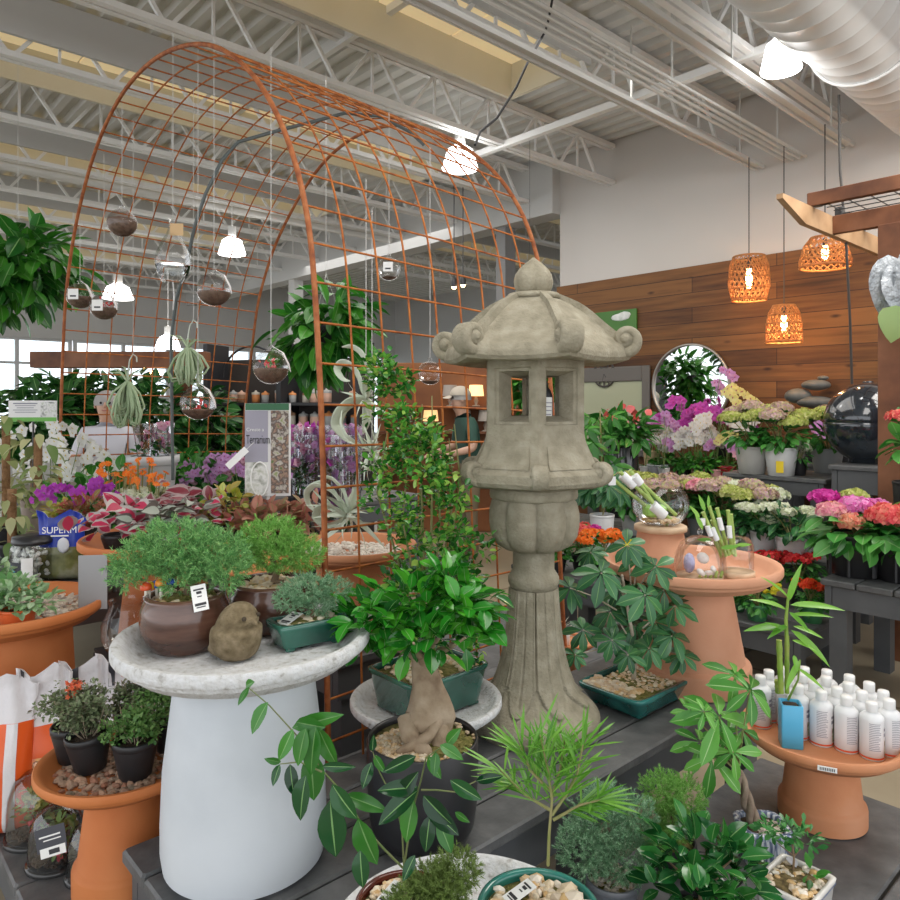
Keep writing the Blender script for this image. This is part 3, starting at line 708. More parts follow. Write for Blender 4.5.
t_wb, zf = stand('bird_bath', 'white washed bird bath bowl on a pale grey glazed barrel base', 'bird bath', WB.x, WB.y, .55, 1.10, .302, WHITEC, 'urn', rb=.195, m2=BLUEW)
ZWB = .55 + zf
t_, zf = stand('bird_bath', 'small shallow white cement bowl under the big green planter', 'bird bath', -.079, 2.38, .55, .69, .25, WHITEC, 'pot', rb=.10, rt=.08)
ZDISH2 = .55 + zf
t_, zf = stand('bird_bath', 'white cement dish at the bottom carrying the oval green pot and the red pot', 'bird bath', .03, 1.37, .35, .63, .275, WHITEC, 'pot', rb=.13, rt=.1)
ZDISH3 = .35 + zf
pc = G(822, 731, .62); SB = Vector((1.175, 2.275))
t_, zf = stand('bird_bath', 'terracotta saucer on an upturned pot crowded with white bottles', 'bird bath', SB.x, SB.y, .35, .628, .238, TERRA, 'pot', rb=.128, rt=.098)
ZSB = .35 + zf
b = MB(); b.box((0, 0, 0), (.05, .002, .014)); o = b.build('price_sticker', PAPER, t_); o.location = (-.100, -.2235, .262); o.rotation_euler = (0, 0, -.42)
b = MB(); 
for i in range(9): b.box((-.018 + i * .0045, -.0014, 0), (.0022, .001, .008))
b.build('print', INK, o)
BIGT = Vector((.962, 2.88))
t_, zf = stand('bird_bath', 'big pale terracotta bird bath beside the schefflera holding glass terrariums', 'bird bath', BIGT.x, BIGT.y, .55, 1.03, .340, TERRA2, 'pot', rb=.228, rt=.15)
ZBIG = .55 + zf
t_, zf = stand('bird_bath', 'terracotta saucer on a tall upturned pot holding black nursery pots of small shrubs', 'bird bath', -.885, 1.955, .35, .70, .218, TERRA3, 'pot', rb=.128, rt=.088)
ZNP = .35 + zf; NPC = Vector((-.885, 1.955))
t_, zf = stand('bird_bath', 'large orange terracotta bird bath behind the orange bags with gravel in it', 'bird bath', -1.53, 2.50, .35, .965, .305, TERRA3, 'pot', rb=.24, rt=.19)
ZLT = .35 + zf; LTC = Vector((-1.52, 2.50))
BEG = Vector((-1.19, 3.02))
t_, zf = stand('bird_bath', 'orange terracotta bird bath filled with red and silver begonias', 'bird bath', BEG.x, BEG.y, .35, 1.105, .335, TERRA3, 'pot', rb=.235, rt=.15)
ZBEG = .35 + zf
AIRC = Vector((-.395, 2.92))
t_, zf = stand('bird_bath', 'terracotta bird bath between the arch leg and the climbing bush holding air plants', 'bird bath', AIRC.x, AIRC.y, .72, 1.09, .26, TERRA, 'pot', rb=.18, rt=.14)
ZAIR = .72 + zf
bench('small dark step raising the terracotta bath of air plants', -2.62, -2.2, 1.45, 1.92, .72, pw=.2, zb=.35)
# upturned pot and slab behind the big terracotta bath
t_ = thing('terracotta_pot', 'upturned terracotta pot with a pale wood slab on top under the bamboo bowl', 'pot', (.885, 3.03, ZBIG + .001))
b = MB(); b.lathe([(.115, 0), (.118, .004), (.118, .05), (.105, .055), (.095, .135), (.09, .14)], 40, cap0=True, cap1=True); b.build('pot_body', TERRA2, t_)

# ================================================================ pots
def srect(mb, prof, p=9, n=72, c=(0, 0, 0), mi=None, cap0=True, cap1=False):
    """rounded-rectangle lathe; prof rows (half x, half y, z)"""
    t = np.linspace(0, 2 * PI, n, endpoint=False) + .001; rows = []
    cx = np.sign(np.cos(t)) * np.abs(np.cos(t)) ** (2 / p); cy = np.sign(np.sin(t)) * np.abs(np.sin(t)) ** (2 / p)
    for a, b_, z in prof: rows.append(np.stack([c[0] + a * cx, c[1] + b_ * cy, np.full(n, c[2] + z)], 1))
    mb.grid(np.array(rows), True, cap0, cap1, mi, True); return mb
def tray(parent, a, b_, h, m, taper=.86, p=9, lip=.012, name='pot_body', fill=.012, feet=True):
    mb = MB(); k = taper; z0 = .01 if feet else 0
    srect(mb, [(a * k, b_ * k, z0), (a * (k + .01), b_ * (k + .01), z0 + .003), (a * .965, b_ * .965, h - .02), (a, b_, h - .014), (a + .002, b_ + .002, h - .003), (a - .002, b_ - .002, h), (a - lip, b_ - lip, h), (a - lip - .002, b_ - lip - .002, h - .006), (a - lip - .005, b_ - lip - .005, h - fill - .02)], p)
    if feet:
        for sx in (-1, 1):
            for sy in (-1, 1): mb.box((sx * a * k * .8, sy * b_ * k * .78, .006), (a * .28, b_ * .28, .012), bev=.004)
    return mb.build(name, m, parent)
def soil_disc(parent, a, b_, z, m=None, p=9, name='soil', dome=.01):
    mb = MB(); srect(mb, [(a, b_, z - .02), (a, b_, z), (a * .75, b_ * .75, z + dome * .6), (a * .4, b_ * .4, z + dome), (.001, .001, z + dome)], p, 48); return mb.build(name, m or SOIL, parent)
def rpot(parent, r, h, m, rb=None, rim=None, name='pot_body', n=40, belly=None, lip=.006, soil=True, sm=None):
    rb = rb or r * .72; mb = MB()
    if belly: pr = [(rb * .9, 0), (rb, .003)] + belly + [(r, h - .004), (r - .002, h), (r - lip, h), (r - lip - .002, h - .01), (r - lip - .004, h - .035)]
    else:
        rim = rim if rim is not None else .012
        pr = [(rb * .95, 0), (rb, .003), (r * .97, h - rim * 1.6), (r * .97, h - rim * 1.5), (r, h - rim * 1.4), (r, h - .002), (r - .002, h), (r - lip, h), (r - lip - .001, h - .01), (r - lip - .003, h - .035)]
    mb.lathe(pr, n, cap0=True); o = mb.build(name, m, parent)
    if soil: s = MB(); s.lathe([(r - lip - .001, h - .03), (r - lip - .001, h - .018), (r * .5, h - .012), (.001, h - .01)], n, cap0=True); s.build('soil', sm or SOIL, parent)
    return o
# ================================================================ plant kit
def twigs(parent, segs, m=BARK, name='trunk'):
    mb = MB()
    for pts, r in segs:
        rr = np.linspace(r[0], r[1], len(pts)) if isinstance(r, tuple) else r
        mb.tube(pts, rr, 7)
    return mb.build(name, m, parent)
def shell(pads, n, inner=.6, up=.35):
    vol = np.array([(r[0] * r[1] * r[2]) ** (2 / 3) for c, r in pads]); ids = NR.choice(len(pads), n, p=vol / vol.sum())
    C = np.array([pads[i][0] for i in ids], float); Rr = np.array([pads[i][1] for i in ids], float)
    u = unit(n); q = NR.uniform(inner, 1, n)[:, None]
    return C + u * Rr * q, u, ids
def juniper(parent, pads, n=500, size=.03, m=JUN, name='foliage', up=.4):
    mb = MB(); pos, u, _ = shell(pads, n, .5)
    d = u + np.array([0, 0, up]) + NR.normal(size=(n, 3)) * .3; k = NR.randint(0, 4, n)
    s = size * NR.uniform(.7, 1.3, n)
    for j in range(4):
        w = k == j; mb.place(T_SPRIGS[j], pos[w], d[w], unit(int(w.sum())), s[w])
    return mb.build(name, m, parent)
T_LEAF = leafT(.48, .12, .2); T_LEAFN = leafT(.16, .1, .25); T_LEAFR = leafT(.58, .14, .18, 5, .52, rib=True); T_SMALL = leafT(.6, .15, .1, 3, .55); T_LONG = leafT(.3, .15, .3, 4, .4, rib=True); T_STRAP = leafT(.12, .2, .45, 6, .4)
def leaves(parent, pads, n, L, T=T_LEAF, m=FIC, inner=.5, name='foliage', up=.3, rnd=.5, mb=None, nup=1.0, droop=0):
    own = mb is None; mb = mb or MB(); pos, u, _ = shell(pads, n, inner)
    d = u * np.array([1, 1, .6]) + np.array([0, 0, up - droop]) + NR.normal(size=(n, 3)) * rnd
    mb.smooth = True
    mb.place(T, pos, d, jit(np.tile([0, 0, nup], (n, 1)), .35) + u * .3, L * NR.uniform(.65, 1.25, n))
    return mb.build(name, lm2(m, T), parent) if own else mb
def rosette(mb, pos, axis, n, L, droop=.35, w=None, T=T_LONG, jitter=.15, start=None):
    axis = Vector(axis).normalized(); ref = Vector((1, 0, 0)) if abs(axis.x) < .8 else Vector((0, 1, 0)); x = axis.cross(ref).normalized(); y = axis.cross(x)
    a0 = R.uniform(0, 6.28) if start is None else start; P_ = []; D = []; N = []; S = []
    for i in range(n):
        a = a0 + 2 * PI * i / n + R.uniform(-jitter, jitter); d = x * math.cos(a) + y * math.sin(a)
        dd = d - axis * droop * R.uniform(.5, 1.4) ; P_.append(Vector(pos) + d * L * .04); D.append(dd); N.append(axis + d * droop); S.append(L * R.uniform(.8, 1.15))
    mb.smooth = True; mb.place(T, P_, D, N, np.array(S))
def loc_(root, p): return Vector(p) - Vector(root.location)       # world point in the frame of an unrotated thing

# ================================================================ on the white bath
def brown_pot(t, r=.106, h=.135):
    rpot(t, r * .87, h, BROWNPOT, rb=r * .72, belly=[(r * .86, h * .18), (r * .97, h * .38), (r, h * .56), (r * .97, h * .76), (r * .89, h * .93), (r * .9, h * .97)], sm=MOSS)
bp1 = thing('potted_juniper', 'juniper bonsai spilling over the nearer round brown glazed pot on the white bath', 'bonsai', (-.653, 1.775, ZWB), 0)
brown_pot(bp1)
g = MB(); pebbles(g, (0, 0, .122), .082, .082, 120, .009); g.build('gravel', PEB, bp1)
g = MB(); pebbles(g, (.01, 0, .124), .055, .05, 160, .012, flat=.5); g.build('moss', MOSS, bp1)
twigs(bp1, [([(0, 0, .11), (.01, .0, .15), (.03, .01, .19), (.0, .01, .23)], (.012, .006)), ([(.01, 0, .17), (-.04, -.01, .2), (-.1, -.02, .21)], (.007, .003)), ([(.02, 0, .19), (.07, .01, .22)], (.006, .003))])
juniper(bp1, [((-.02, 0, .25), (.10, .08, .06)), ((.06, .01, .23), (.09, .075, .055)), ((-.10, -.02, .22), (.075, .06, .035)), ((.10, 0, .19), (.05, .05, .045)), ((-.13, -.03, .185), (.035, .035, .035)), ((.0, .0, .21), (.10, .07, .03)), ((0, -.04, .17), (.035, .03, .03))], 1500, .024)
price_tag(bp1, (.062, -.075, .142), (math.radians(62), math.radians(-8), math.radians(22)), .034, .062)
TOY = [mat('toadstool_red', (.75, .10, .03), .2), mat('toadstool_yellow', (.85, .55, .03), .2), mat('toadstool_blue', (.03, .12, .55), .2), mat('toadstool_orange', (.85, .3, .03), .2)]
TOYS = mat('toadstool_stalk', (.8, .76, .65), .4)
for i, (px, py, c, nm) in enumerate(((146, 578, 0, 'red'), (149, 583, 1, 'yellow'), (157, 581, 2, 'blue'), (161, 573, 3, 'orange'), (171, 573, 2, 'deep blue'))):
    p = P(px, py, 1.755 + .012 * (i % 3)); zz = ZWB + .122
    t = thing('toy_mushroom', ['red topped toy mushroom at the outer edge of the brown juniper pot', 'yellow topped toy mushroom lowest at the brown pot rim', 'blue topped toy mushroom beside the yellow one', 'orange topped toy mushroom standing above the blue one', 'second blue topped toy mushroom, nearest the moss'][i], 'ornament', (p.x, p.y, zz), 0, 'toy mushrooms in the brown pot')
    hh = min(p.z - zz, .030 + .010 * (i in (3, 4))); b = MB(); b.tube([(0, 0, -.004), (0, 0, hh)], .004, 7); b.build('stalk', TOYS, t)
    b = MB(); b.lathe([(.001, hh - .004), (.013, hh - .005), (.0145, hh), (.012, hh + .008), (.006, hh + .0125), (.0005, hh + .0135)], 16); b.build('cap', TOY[c], t)
bp2 = thing('potted_juniper', 'round headed juniper bonsai in the rear brown glazed pot behind the stone bird', 'bonsai', (-.478, 1.93, ZWB), 0)
brown_pot(bp2, .115, .128)
g = MB(); pebbles(g, (0, 0, .116), .088, .088, 150, .011); g.build('gravel', PEB, bp2)
twigs(bp2, [([(0, 0, .1), (.012, 0, .14), (.0, .01, .19)], (.012, .007)), ([(.0, 0, .12), (.03, -.02, .13), (.045, -.03, .12)], (.006, .004)), ([(0, 0, .15), (-.05, 0, .2)], (.006, .003)), ([(0, 0, .15), (.06, 0, .19)], (.006, .003))])
juniper(bp2, [((0, 0, .245), (.085, .08, .045)), ((-.075, 0, .20), (.06, .06, .04)), ((.08, -.01, .20), (.06, .06, .045)), ((.02, -.02, .20), (.09, .07, .04))], 1300, .02, JUNY)
gp = thing('potted_juniper', 'small dark juniper bonsai in a green rectangular glazed tray on the white bath', 'bonsai', (-.357, 1.805, ZWB), RZ - .12)
tray(gp, .052, .092, .066, GREENPOT, .84)
soil_disc(gp, .038, .078, .054, MOSS)
g = MB(); pebbles(g, (0, .03, .058), .03, .04, 16, .013, sq=True); g.build('gravel', PEB, gp)
g = MB(); pebbles(g, (0, -.045, .057), .034, .03, 30, .008, sq=True); g.build('gravel', PEB, gp)
twigs(gp, [([(0, .01, .05), (.004, .012, .085), (0, .01, .12)], (.007, .004))])
juniper(gp, [((0, .0, .135), (.04, .07, .035)), ((.01, .06, .12), (.035, .05, .035)), ((0, -.05, .115), (.03, .035, .025)), ((0, .03, .095), (.03, .04, .025))], 750, .017, JUNB)
price_tag(gp, (-.004, -.045, .069), (math.radians(14), 0, math.radians(25)), .034, .06)
# stone bird: one shaped body with head, wings and beak
SB_ = mat('mossy_brown_stone', [(.11, .08, .04), (.19, .145, .08), (.27, .21, .13)], .95, scale=40, detail=8, bump=(120, .8, .004))
bd = thing('stone_bird', 'plump brown stone songbird ornament sitting on the rim side of the white bath', 'ornament', (-.503, 1.70, ZWB), math.radians(-30))
th_, ph_ = np.meshgrid(np.linspace(0, PI, 40), np.linspace(0, 2 * PI, 56, endpoint=False), indexing='ij')
def birdshape(t, p):
    z = .052 * (1 - np.cos(t)); n = z / .104
    body = .058 * np.sin(np.clip(t, .0, PI)) ** .45
    body = np.where(n > .58, .058 * np.sqrt(np.clip(1 - ((n - .5) / .5) ** 2, 0, 1)) * .82 + .004, body)
    neck = 1 - .10 * np.exp(-((n - .60) / .05) ** 2) * (np.cos(p) > -.3)
    r = body * neck; x = r * np.cos(p); y = r * np.sin(p)
    x = x + .010 * np.clip((n - .5) / .5, 0, 1)                       # head set forward
    wing = .006 * np.exp(-((np.abs(np.sin(p)) - .85) / .2) ** 2) * np.exp(-((n - .38) / .2) ** 2) * (np.cos(p) < .5)
    y = y + np.sign(y) * wing; x = x - .02 * np.exp(-((n - .15) / .12) ** 2) * (np.cos(p) < -.6)
    x = x + .010 * np.exp(-((p - 0) % (2 * PI) / .3) ** 2) * np.exp(-((n - .74) / .05) ** 2) + .010 * np.exp(-(((2 * PI - p)) / .3) ** 2) * np.exp(-((n - .74) / .05) ** 2)
    return np.stack([x, y * 1.02, z * 1.28], -1)
b = MB(); b.grid(birdshape(th_, ph_), True, True, True); b.build('body', SB_, bd)
for s in (-1, 1):
    b = MB(); b.place(T_ICO2, [(.046, s * .022, .104)], (0, 0, 1), (1, 0, 0), .0055, 0); b.build('eye', mat('worn_dark_stone', (.05, .035, .02), .8), bd)
b = MB(); b.tube([(.050, 0, .094), (.058, 0, .092), (.066, 0, .088)], [.009, .006, .001], 10); b.build('beak', SB_, bd)

# ================================================================ black pot with ginseng ficus
gf = thing('potted_ficus', 'ginseng ficus bonsai with a swollen trunk and glossy crown in a tall matt black pot', 'bonsai', (-.07, 1.84, .55), 0)
rpot(gf, .142, .255, BLACKG, rb=.095, belly=[(.118, .012), (.132, .04), (.139, .09), (.141, .16)], sm=MOSS)
g = MB(); pebbles(g, (-.05, -.03, .246), .075, .085, 420, .008); pebbles(g, (.02, .0, .246), .115, .115, 200, .008); g.build('gravel', PEB, gf)
g = MB(); pebbles(g, (.07, -.03, .25), .055, .06, 120, .014, flat=.5); g.build('moss', MOSS, gf)
FB = mat('ficus_bark', [(.20, .13, .08), (.36, .27, .18), (.46, .36, .26)], .85, scale=18, bump=(60, .5, .004))
mb = MB(); a = np.linspace(0, 2 * PI, 40, endpoint=False)
z = np.linspace(0, .235, 24); pr = np.interp(z, [0, .03, .07, .11, .15, .19, .235], [.050, .062, .066, .050, .037, .034, .022])
V = [np.stack([np.cos(a) * r * (1 + .12 * np.sin(3 * a + zz * 20) + .05 * np.sin(7 * a - zz * 30)) + .016 * math.sin(zz * 14), np.sin(a) * r * .8 * (1 + .1 * np.sin(3 * a + zz * 20)), np.full(40, .235 + zz)], 1) for zz, r in zip(z, pr)]
mb.grid(np.array(V), True, False, True)
mb.tube([(-.04, -.02, .31), (-.03, -.052, .28), (.0, -.068, .255), (.025, -.072, .235)], [.024, .024, .020, .014], 10)
mb.tube([(.045, -.02, .31), (.02, -.062, .285), (-.03, -.075, .262), (-.06, -.078, .248)], [.014, .013, .012, .007], 10)
mb.tube([(.04, 0, .30), (.045, -.03, .27), (.04, -.055, .24)], [.026, .024, .016], 10)
for ang in (0, 1, 2.2, 3.4, 4.6, 5.5):
    mb.tube([(.008, 0, .43), (.03 * math.cos(ang), .03 * math.sin(ang), .465), (.10 * math.cos(ang), .09 * math.sin(ang), .50), (.15 * math.cos(ang), .13 * math.sin(ang), .535)], [.014, .009, .005, .003], 7)
mb.build('trunk', FB, gf)
leaves(gf, [((-.01, 0, .595), (.16, .12, .055)), ((.11, -.01, .585), (.10, .09, .055)), ((-.12, -.02, .56), (.09, .09, .05)), ((.02, -.06, .53), (.13, .07, .045)), ((.06, .02, .64), (.06, .05, .045)), ((-.15, 0, .52), (.05, .05, .03))], 520, .058, T_LEAFR, FIC, .35, rnd=.35, up=.1)

# ================================================================ green planter with climbing bush
cb = thing('potted_bush', 'tall loose small leaved bush growing in the green planter beside the stone lantern', 'bush', (-.072, 2.40, ZDISH2), RZ)
tray(cb, .132, .168, .135, GREENPOT, .84, lip=.014)
soil_disc(cb, .11, .145, .118, MOSS)
g = MB(); pebbles(g, (0, -.06, .126), .09, .06, 160, .011, sq=True); g.build('gravel', PEB, cb)
g = MB(); pebbles(g, (.03, .10, .126), .07, .03, 60, .013, sq=True); g.build('gravel', PEB, cb)
for c_, m_ in (((.0, .05, .10), mat('aqua_pot', (.1, .4, .42), .3)),): pass
segs = []
for i in range(9):
    a = R.uniform(0, 6.28); q = R.uniform(.02, .18); x, y = q * math.cos(a), q * math.sin(a); hgt = R.uniform(.55, .98)
    segs.append(([(R.uniform(-.03, .03), .02, .11), (x * .5, y * .5, .11 + hgt * .4), (x, y, .11 + hgt * .75), (x * .8 + .0, y * .8, .11 + hgt)], (.006, .002)))
twigs(cb, segs, TWIG, 'stem')
pads = []
for z_, rw, off in ((.22, .22, .02), (.31, .25, .02), (.40, .24, .02), (.49, .25, 0), (.59, .23, -.01), (.69, .22, 0), (.79, .18, -.03), (.87, .15, -.05), (.97, .09, -.10), (1.06, .07, -.13), (1.13, .04, -.14)):
    for j in range(8 if z_ < .9 else 4):
        a = R.uniform(0, 6.28); q = rw * R.uniform(.35, .8); v = Vector((math.cos(a) * q, math.sin(a) * q, z_ + R.uniform(-.04, .04))) + Vector((off * CS, off * SN, 0)); pads.append((tuple(v), (.055, .055, .05)))
leaves(cb, pads, 3500, .029, T_SMALL, SMALL, .3, rnd=.7)

# ================================================================ teal tray with schefflera
st = thing('potted_schefflera', 'schefflera bonsai with dark umbrella leaves in a long teal glazed tray beside the lantern foot', 'bonsai', (.691, 2.686, .55), 0)
tr = tray(st, .140, .182, .078, TEALPOT, .80, lip=.014); tr.rotation_euler = (0, 0, RZ)
s_ = soil_disc(st, .118, .16, .062, MOSS); s_.rotation_euler = (0, 0, RZ)
g = MB(); pebbles(g, (-.02, -.11, .07), .10, .045, 150, .013, sq=True); pebbles(g, (0, .05, .07), .105, .09, 260, .008, sq=True); g.build('gravel', PEB, st).rotation_euler = (0, 0, RZ)
L = lambda px, py, Y: loc_(st, P(px, py, Y))
SBK = mat('pale_stem', [(.40, .33, .25), (.55, .48, .38)], .8, scale=20)
spots = [(601, 573, 2.52, 26), (627, 545, 2.62, 21), (655, 567, 2.6, 21), (640, 560, 2.7, 22), (570, 588, 2.6, 22), (664, 590, 2.62, 22), (675, 606, 2.6, 22), (612, 640, 2.55, 18), (635, 625, 2.7, 22), (655, 622, 2.66, 20), (649, 648, 2.56, 22),
         (672, 636, 2.6, 22), (583, 630, 2.62, 20), (620, 590, 2.7, 22), (645, 595, 2.5, 24), (610, 612, 2.7, 22), (590, 552, 2.7, 20), (682, 655, 2.6, 18), (628, 655, 2.5, 17), (575, 655, 2.52, 13)]
segs = [([L(633, 690, 2.70), L(634, 670, 2.70), L(636, 655, 2.70), L(632, 632, 2.68), L(626, 600, 2.66), L(622, 575, 2.64)], (.010, .005))]
for px, py, Y, l in spots:
    a_ = L(632 - (632 - px) * .25, max(py + 22, 585) if py < 640 else 650, 2.67); segs.append(([a_, (a_ + L(px, py, Y)) / 2 + Vector((0, 0, .01)), L(px, py, Y)], (.003, .002)))
twigs(st, segs, SBK, 'trunk')
mb = MB()
for px, py, Y, l in spots: rosette(mb, L(px, py, Y), (R.uniform(-.4, .4), R.uniform(-.95, -.35), .8), R.choice((7, 8, 8)), l / F * Y * 1.15, .4, T=leafT(.42, .12, .2, 4, .6, rib=True))
mb.build('foliage', [SCHEF, VEIN], st)

# ================================================================ front dish: oval pot and red pot
TEALR = mat('jade_glazed_ceramic', [(.02, .17, .14), (.05, .28, .23)], .15, scale=8, coat=.5)
og = thing('potted_podocarpus', 'needle leaved podocarpus in a low oval jade green pot on the front white dish', 'bonsai', (.168, 1.365, ZDISH3), 0)
rpot(og, .118, .112, TEALR, rb=.085, belly=[(.098, .02), (.112, .07), (.117, .098)], lip=.012, n=56, sm=MOSS)
g = MB(); pebbles(g, (0, 0, .106), .09, .09, 120, .013); pebbles(g, (.05, .0, .110), .045, .05, 16, .02); g.build('gravel', mat('large_river_pebbles', [(.75, .66, .5), (.6, .36, .12), (.8, .76, .68), (.55, .42, .28)], .35, mode='island'), og)
price_tag(og, (-.035, .012, .132), (math.radians(14), 0, math.radians(-60)), .03, .062)
L = lambda px, py, Y: loc_(og, P(px, py, Y))
br = [[(548, 865), (549, 835), (552, 800), (548, 770), (540, 735)], [(552, 815), (566, 795), (577, 775), (583, 745)], [(551, 800), (560, 770), (565, 740)], [(549, 790), (530, 770), (520, 745)], [(553, 820), (580, 805), (600, 800)], [(550, 810), (525, 795), (500, 770)]]
segs = []; mb = MB()
for i, q in enumerate(br):
    Y = 1.39 + (i % 3 - 1) * .03; pts = [L(x, y, Y if j else 1.385) for j, (x, y) in enumerate(q)]; segs.append((pts, (.0034, .0015)))
    for k in range(46):
        u = R.uniform(.45 if i == 0 else .25, 1) * (len(pts) - 1); j = min(int(u), len(pts) - 2); p = pts[j].lerp(pts[j + 1], u - j); ax = (pts[-1] - pts[-2]).normalized()
        a = R.uniform(0, 6.28); d = Vector((math.cos(a), math.sin(a), 0)) * R.uniform(.5, 1) + ax * R.uniform(.4, 1.4)
        mb.smooth = True; mb.place(leafT(.065, .1, .12, 4, .5), [p], [d], (0, -.4, 1), np.array([R.uniform(.06, .092)]))
twigs(og, segs, TWIG, 'stem'); mb.build('foliage', leafm('podocarpus_needle', [(.07, .24, .02), (.14, .38, .04), (.24, .50, .08)], .35, .3), og)
REDPOT = mat('oxblood_glazed_ceramic', [(.08, .012, .008), (.17, .035, .02)], .2, scale=10, coat=.5)
rp_ = thing('potted_vine', 'oxblood red pot with a mossy juniper and a trailing vine of long dark leaves', 'plant', (-.088, 1.405, ZDISH3), 0)
rpot(rp_, .098, .095, REDPOT, rb=.075, lip=.01, sm=MOSS)
g = MB(); pebbles(g, (0, 0, .087), .078, .078, 260, .008); g.build('gravel', PEB, rp_)
juniper(rp_, [((.02, -.03, .115), (.05, .04, .03)), ((.075, -.02, .125), (.045, .04, .035)), ((.10, 0, .155), (.04, .035, .035)), ((.0, -.06, .10), (.05, .03, .025)), ((.05, -.06, .095), (.05, .03, .03)), ((.05, .02, .12), (.05, .04, .03))], 1400, .018, leafm('mossy_juniper', [(.10, .16, .03), (.20, .30, .06), (.30, .42, .12)], .6, .25))
twigs(rp_, [([(.03, 0, .08), (.05, -.01, .12), (.09, -.01, .15)], (.006, .003))])
price_tag(rp_, (-.03, .0, .108), (math.radians(16), 0, math.radians(-40)), .03, .06)
L = lambda px, py, Y: loc_(rp_, P(px, py, Y))
VB = mat('vine_stem', [(.12, .20, .05), (.2, .2, .09)], .6, scale=20)
A = [(403, 868), (385, 850), (362, 825), (345, 795), (322, 770), (308, 748), (290, 728), (270, 706), (249, 688)]
B = [(404, 868), (408, 840), (414, 805), (421, 780), (426, 758), (440, 748), (462, 757)]
C_ = [(404, 868), (402, 830), (395, 800), (385, 783), (376, 765), (373, 752)]
D_ = [(421, 790), (436, 790), (455, 792), (476, 781)]
E_ = [(322, 772), (300, 762), (280, 764)]
twigs(rp_, [([L(x, y, 1.44 - .01 * i) for i, (x, y) in enumerate(A)], (.0024, .0011)), ([L(x, y, 1.44 - .01 * i) for i, (x, y) in enumerate(B)], (.0024, .0011)), ([L(x, y, 1.44 - .01 * i) for i, (x, y) in enumerate(C_)], (.002, .001)),
            ([L(x, y, 1.40) for i, (x, y) in enumerate(D_)], (.002, .0012)), ([L(x, y, 1.38) for i, (x, y) in enumerate(E_)], (.002, .001))], VB, 'stem')
V1 = [((268, 702), (250, 732), .42), ((249, 687), (238, 704), .3), ((246, 686), (252, 682), .5), ((292, 728), (338, 715), .26), ((293, 729), (279, 760), .38), ((306, 728), (296, 765), .42), ((318, 727), (334, 766), .4), ((310, 752), (315, 800), .46), ((306, 775), (297, 820), .44), ((290, 764), (293, 795), .42), ((280, 764), (272, 785), .4), ((281, 762), (266, 760), .35), ((322, 766), (352, 768), .25),
      ((332, 784), (354, 820), .46), ((330, 800), (335, 858), .46), ((358, 818), (374, 866), .46), ((360, 850), (362, 888), .46), ((316, 726), (308, 775), .38), ((296, 722), (322, 728), .45), ((345, 795), (385, 810), .3)]
V2 = [((416, 756), (384, 772), .34), ((418, 787), (380, 790), .36), ((418, 790), (378, 822), .34), ((414, 800), (404, 842), .42), ((423, 795), (450, 826), .42), ((425, 805), (458, 834), .36), ((430, 815), (425, 852), .42), ((438, 820), (452, 852), .46), ((440, 745), (462, 758), .4), ((447, 744), (458, 730), .4), ((436, 752), (434, 775), .42), ((428, 756), (440, 778), .42), ((450, 780), (480, 800), .36),
      ((476, 781), (500, 776), .3), ((372, 762), (362, 788), .42), ((374, 755), (384, 772), .4), ((372, 751), (374, 738), .3), ((400, 797), (415, 775), .4), ((415, 855), (403, 880), .4), ((455, 812), (468, 822), .35)]
def pleaf(mb, a, b_, wr, Y, Y2=None, nz=None):
    p, q = L(*a, Y), L(*b_, Y2 or Y - .02); d = q - p; ln = d.length
    mb.smooth = True; mb.place(leafT(wr * 1.12, .18, .16, 7, .45, wav=.012, rib=True), [p], [d * 1.0], nz or (R.uniform(-.5, .5), -1, R.uniform(.1, .8)), np.array([ln * 1.05]))
md, ml = MB(), MB()
for i, (a, b_, w) in enumerate(V1 + V2): pleaf(ml if (a[1] < 730 or i % 4 == 3 or (i > 19 and a[0] > 425 and a[1] < 770)) else md, a, b_, w, 1.34 + .02 * (i % 4))
md.build('foliage', [DARKL, VEIN], rp_); ml.build('foliage', [leafm('young_vine_leaf', [(.03, .16, .02), (.06, .26, .03)], .3, .25), VEIN], rp_)

# ================================================================ on the low bench right: pots of the front row
def simple(name, label, cat, loc, r, h, m, rot=0, sm=None, grp=None, rb=None):
    t = thing(name, label, cat, loc, rot, grp); rpot(t, r, h, m, rb=rb, sm=sm); return t
jb = simple('potted_juniper', 'spreading blue green juniper in a grey rimmed pot beside the jade green pot', 'bonsai', (.42, 1.86, .35), .072, .085, mat('grey_pot', (.16, .17, .19), .4), sm=MOSS)
g = MB(); pebbles(g, (0, 0, .076), .062, .062, 200, .006); g.build('gravel', PEBG, jb)
twigs(jb, [([(0, 0, .06), (-.01, 0, .13), (-.03, 0, .2)], (.008, .004))])
juniper(jb, [((-.03, 0, .22), (.09, .07, .06)), ((-.07, -.01, .16), (.075, .07, .06)), ((.05, 0, .235), (.06, .06, .05)), ((.02, -.02, .14), (.08, .06, .06)), ((-.02, .0, .28), (.05, .05, .035))], 1700, .02, JUNB)
jy = simple('potted_juniper', 'bright green upright juniper behind the round leaved ficus on the low bench', 'bonsai', (.625, 2.02, .35), .065, .08, BLACKP, sm=MOSS)
twigs(jy, [([(0, 0, .06), (0, 0, .2)], (.008, .004))])
juniper(jy, [((-.03, 0, .22), (.06, .06, .045)), ((.03, -.01, .20), (.06, .06, .06)), ((.0, -.02, .14), (.05, .05, .05)), ((-.04, -.02, .10), (.04, .04, .04))], 950, .019, JUNY)
rf = simple('potted_ficus', 'round leaved ficus bonsai in front of the braided pachira at the bottom edge', 'bonsai', (.60, 1.74, .35), .07, .085, BLACKP, sm=MOSS)
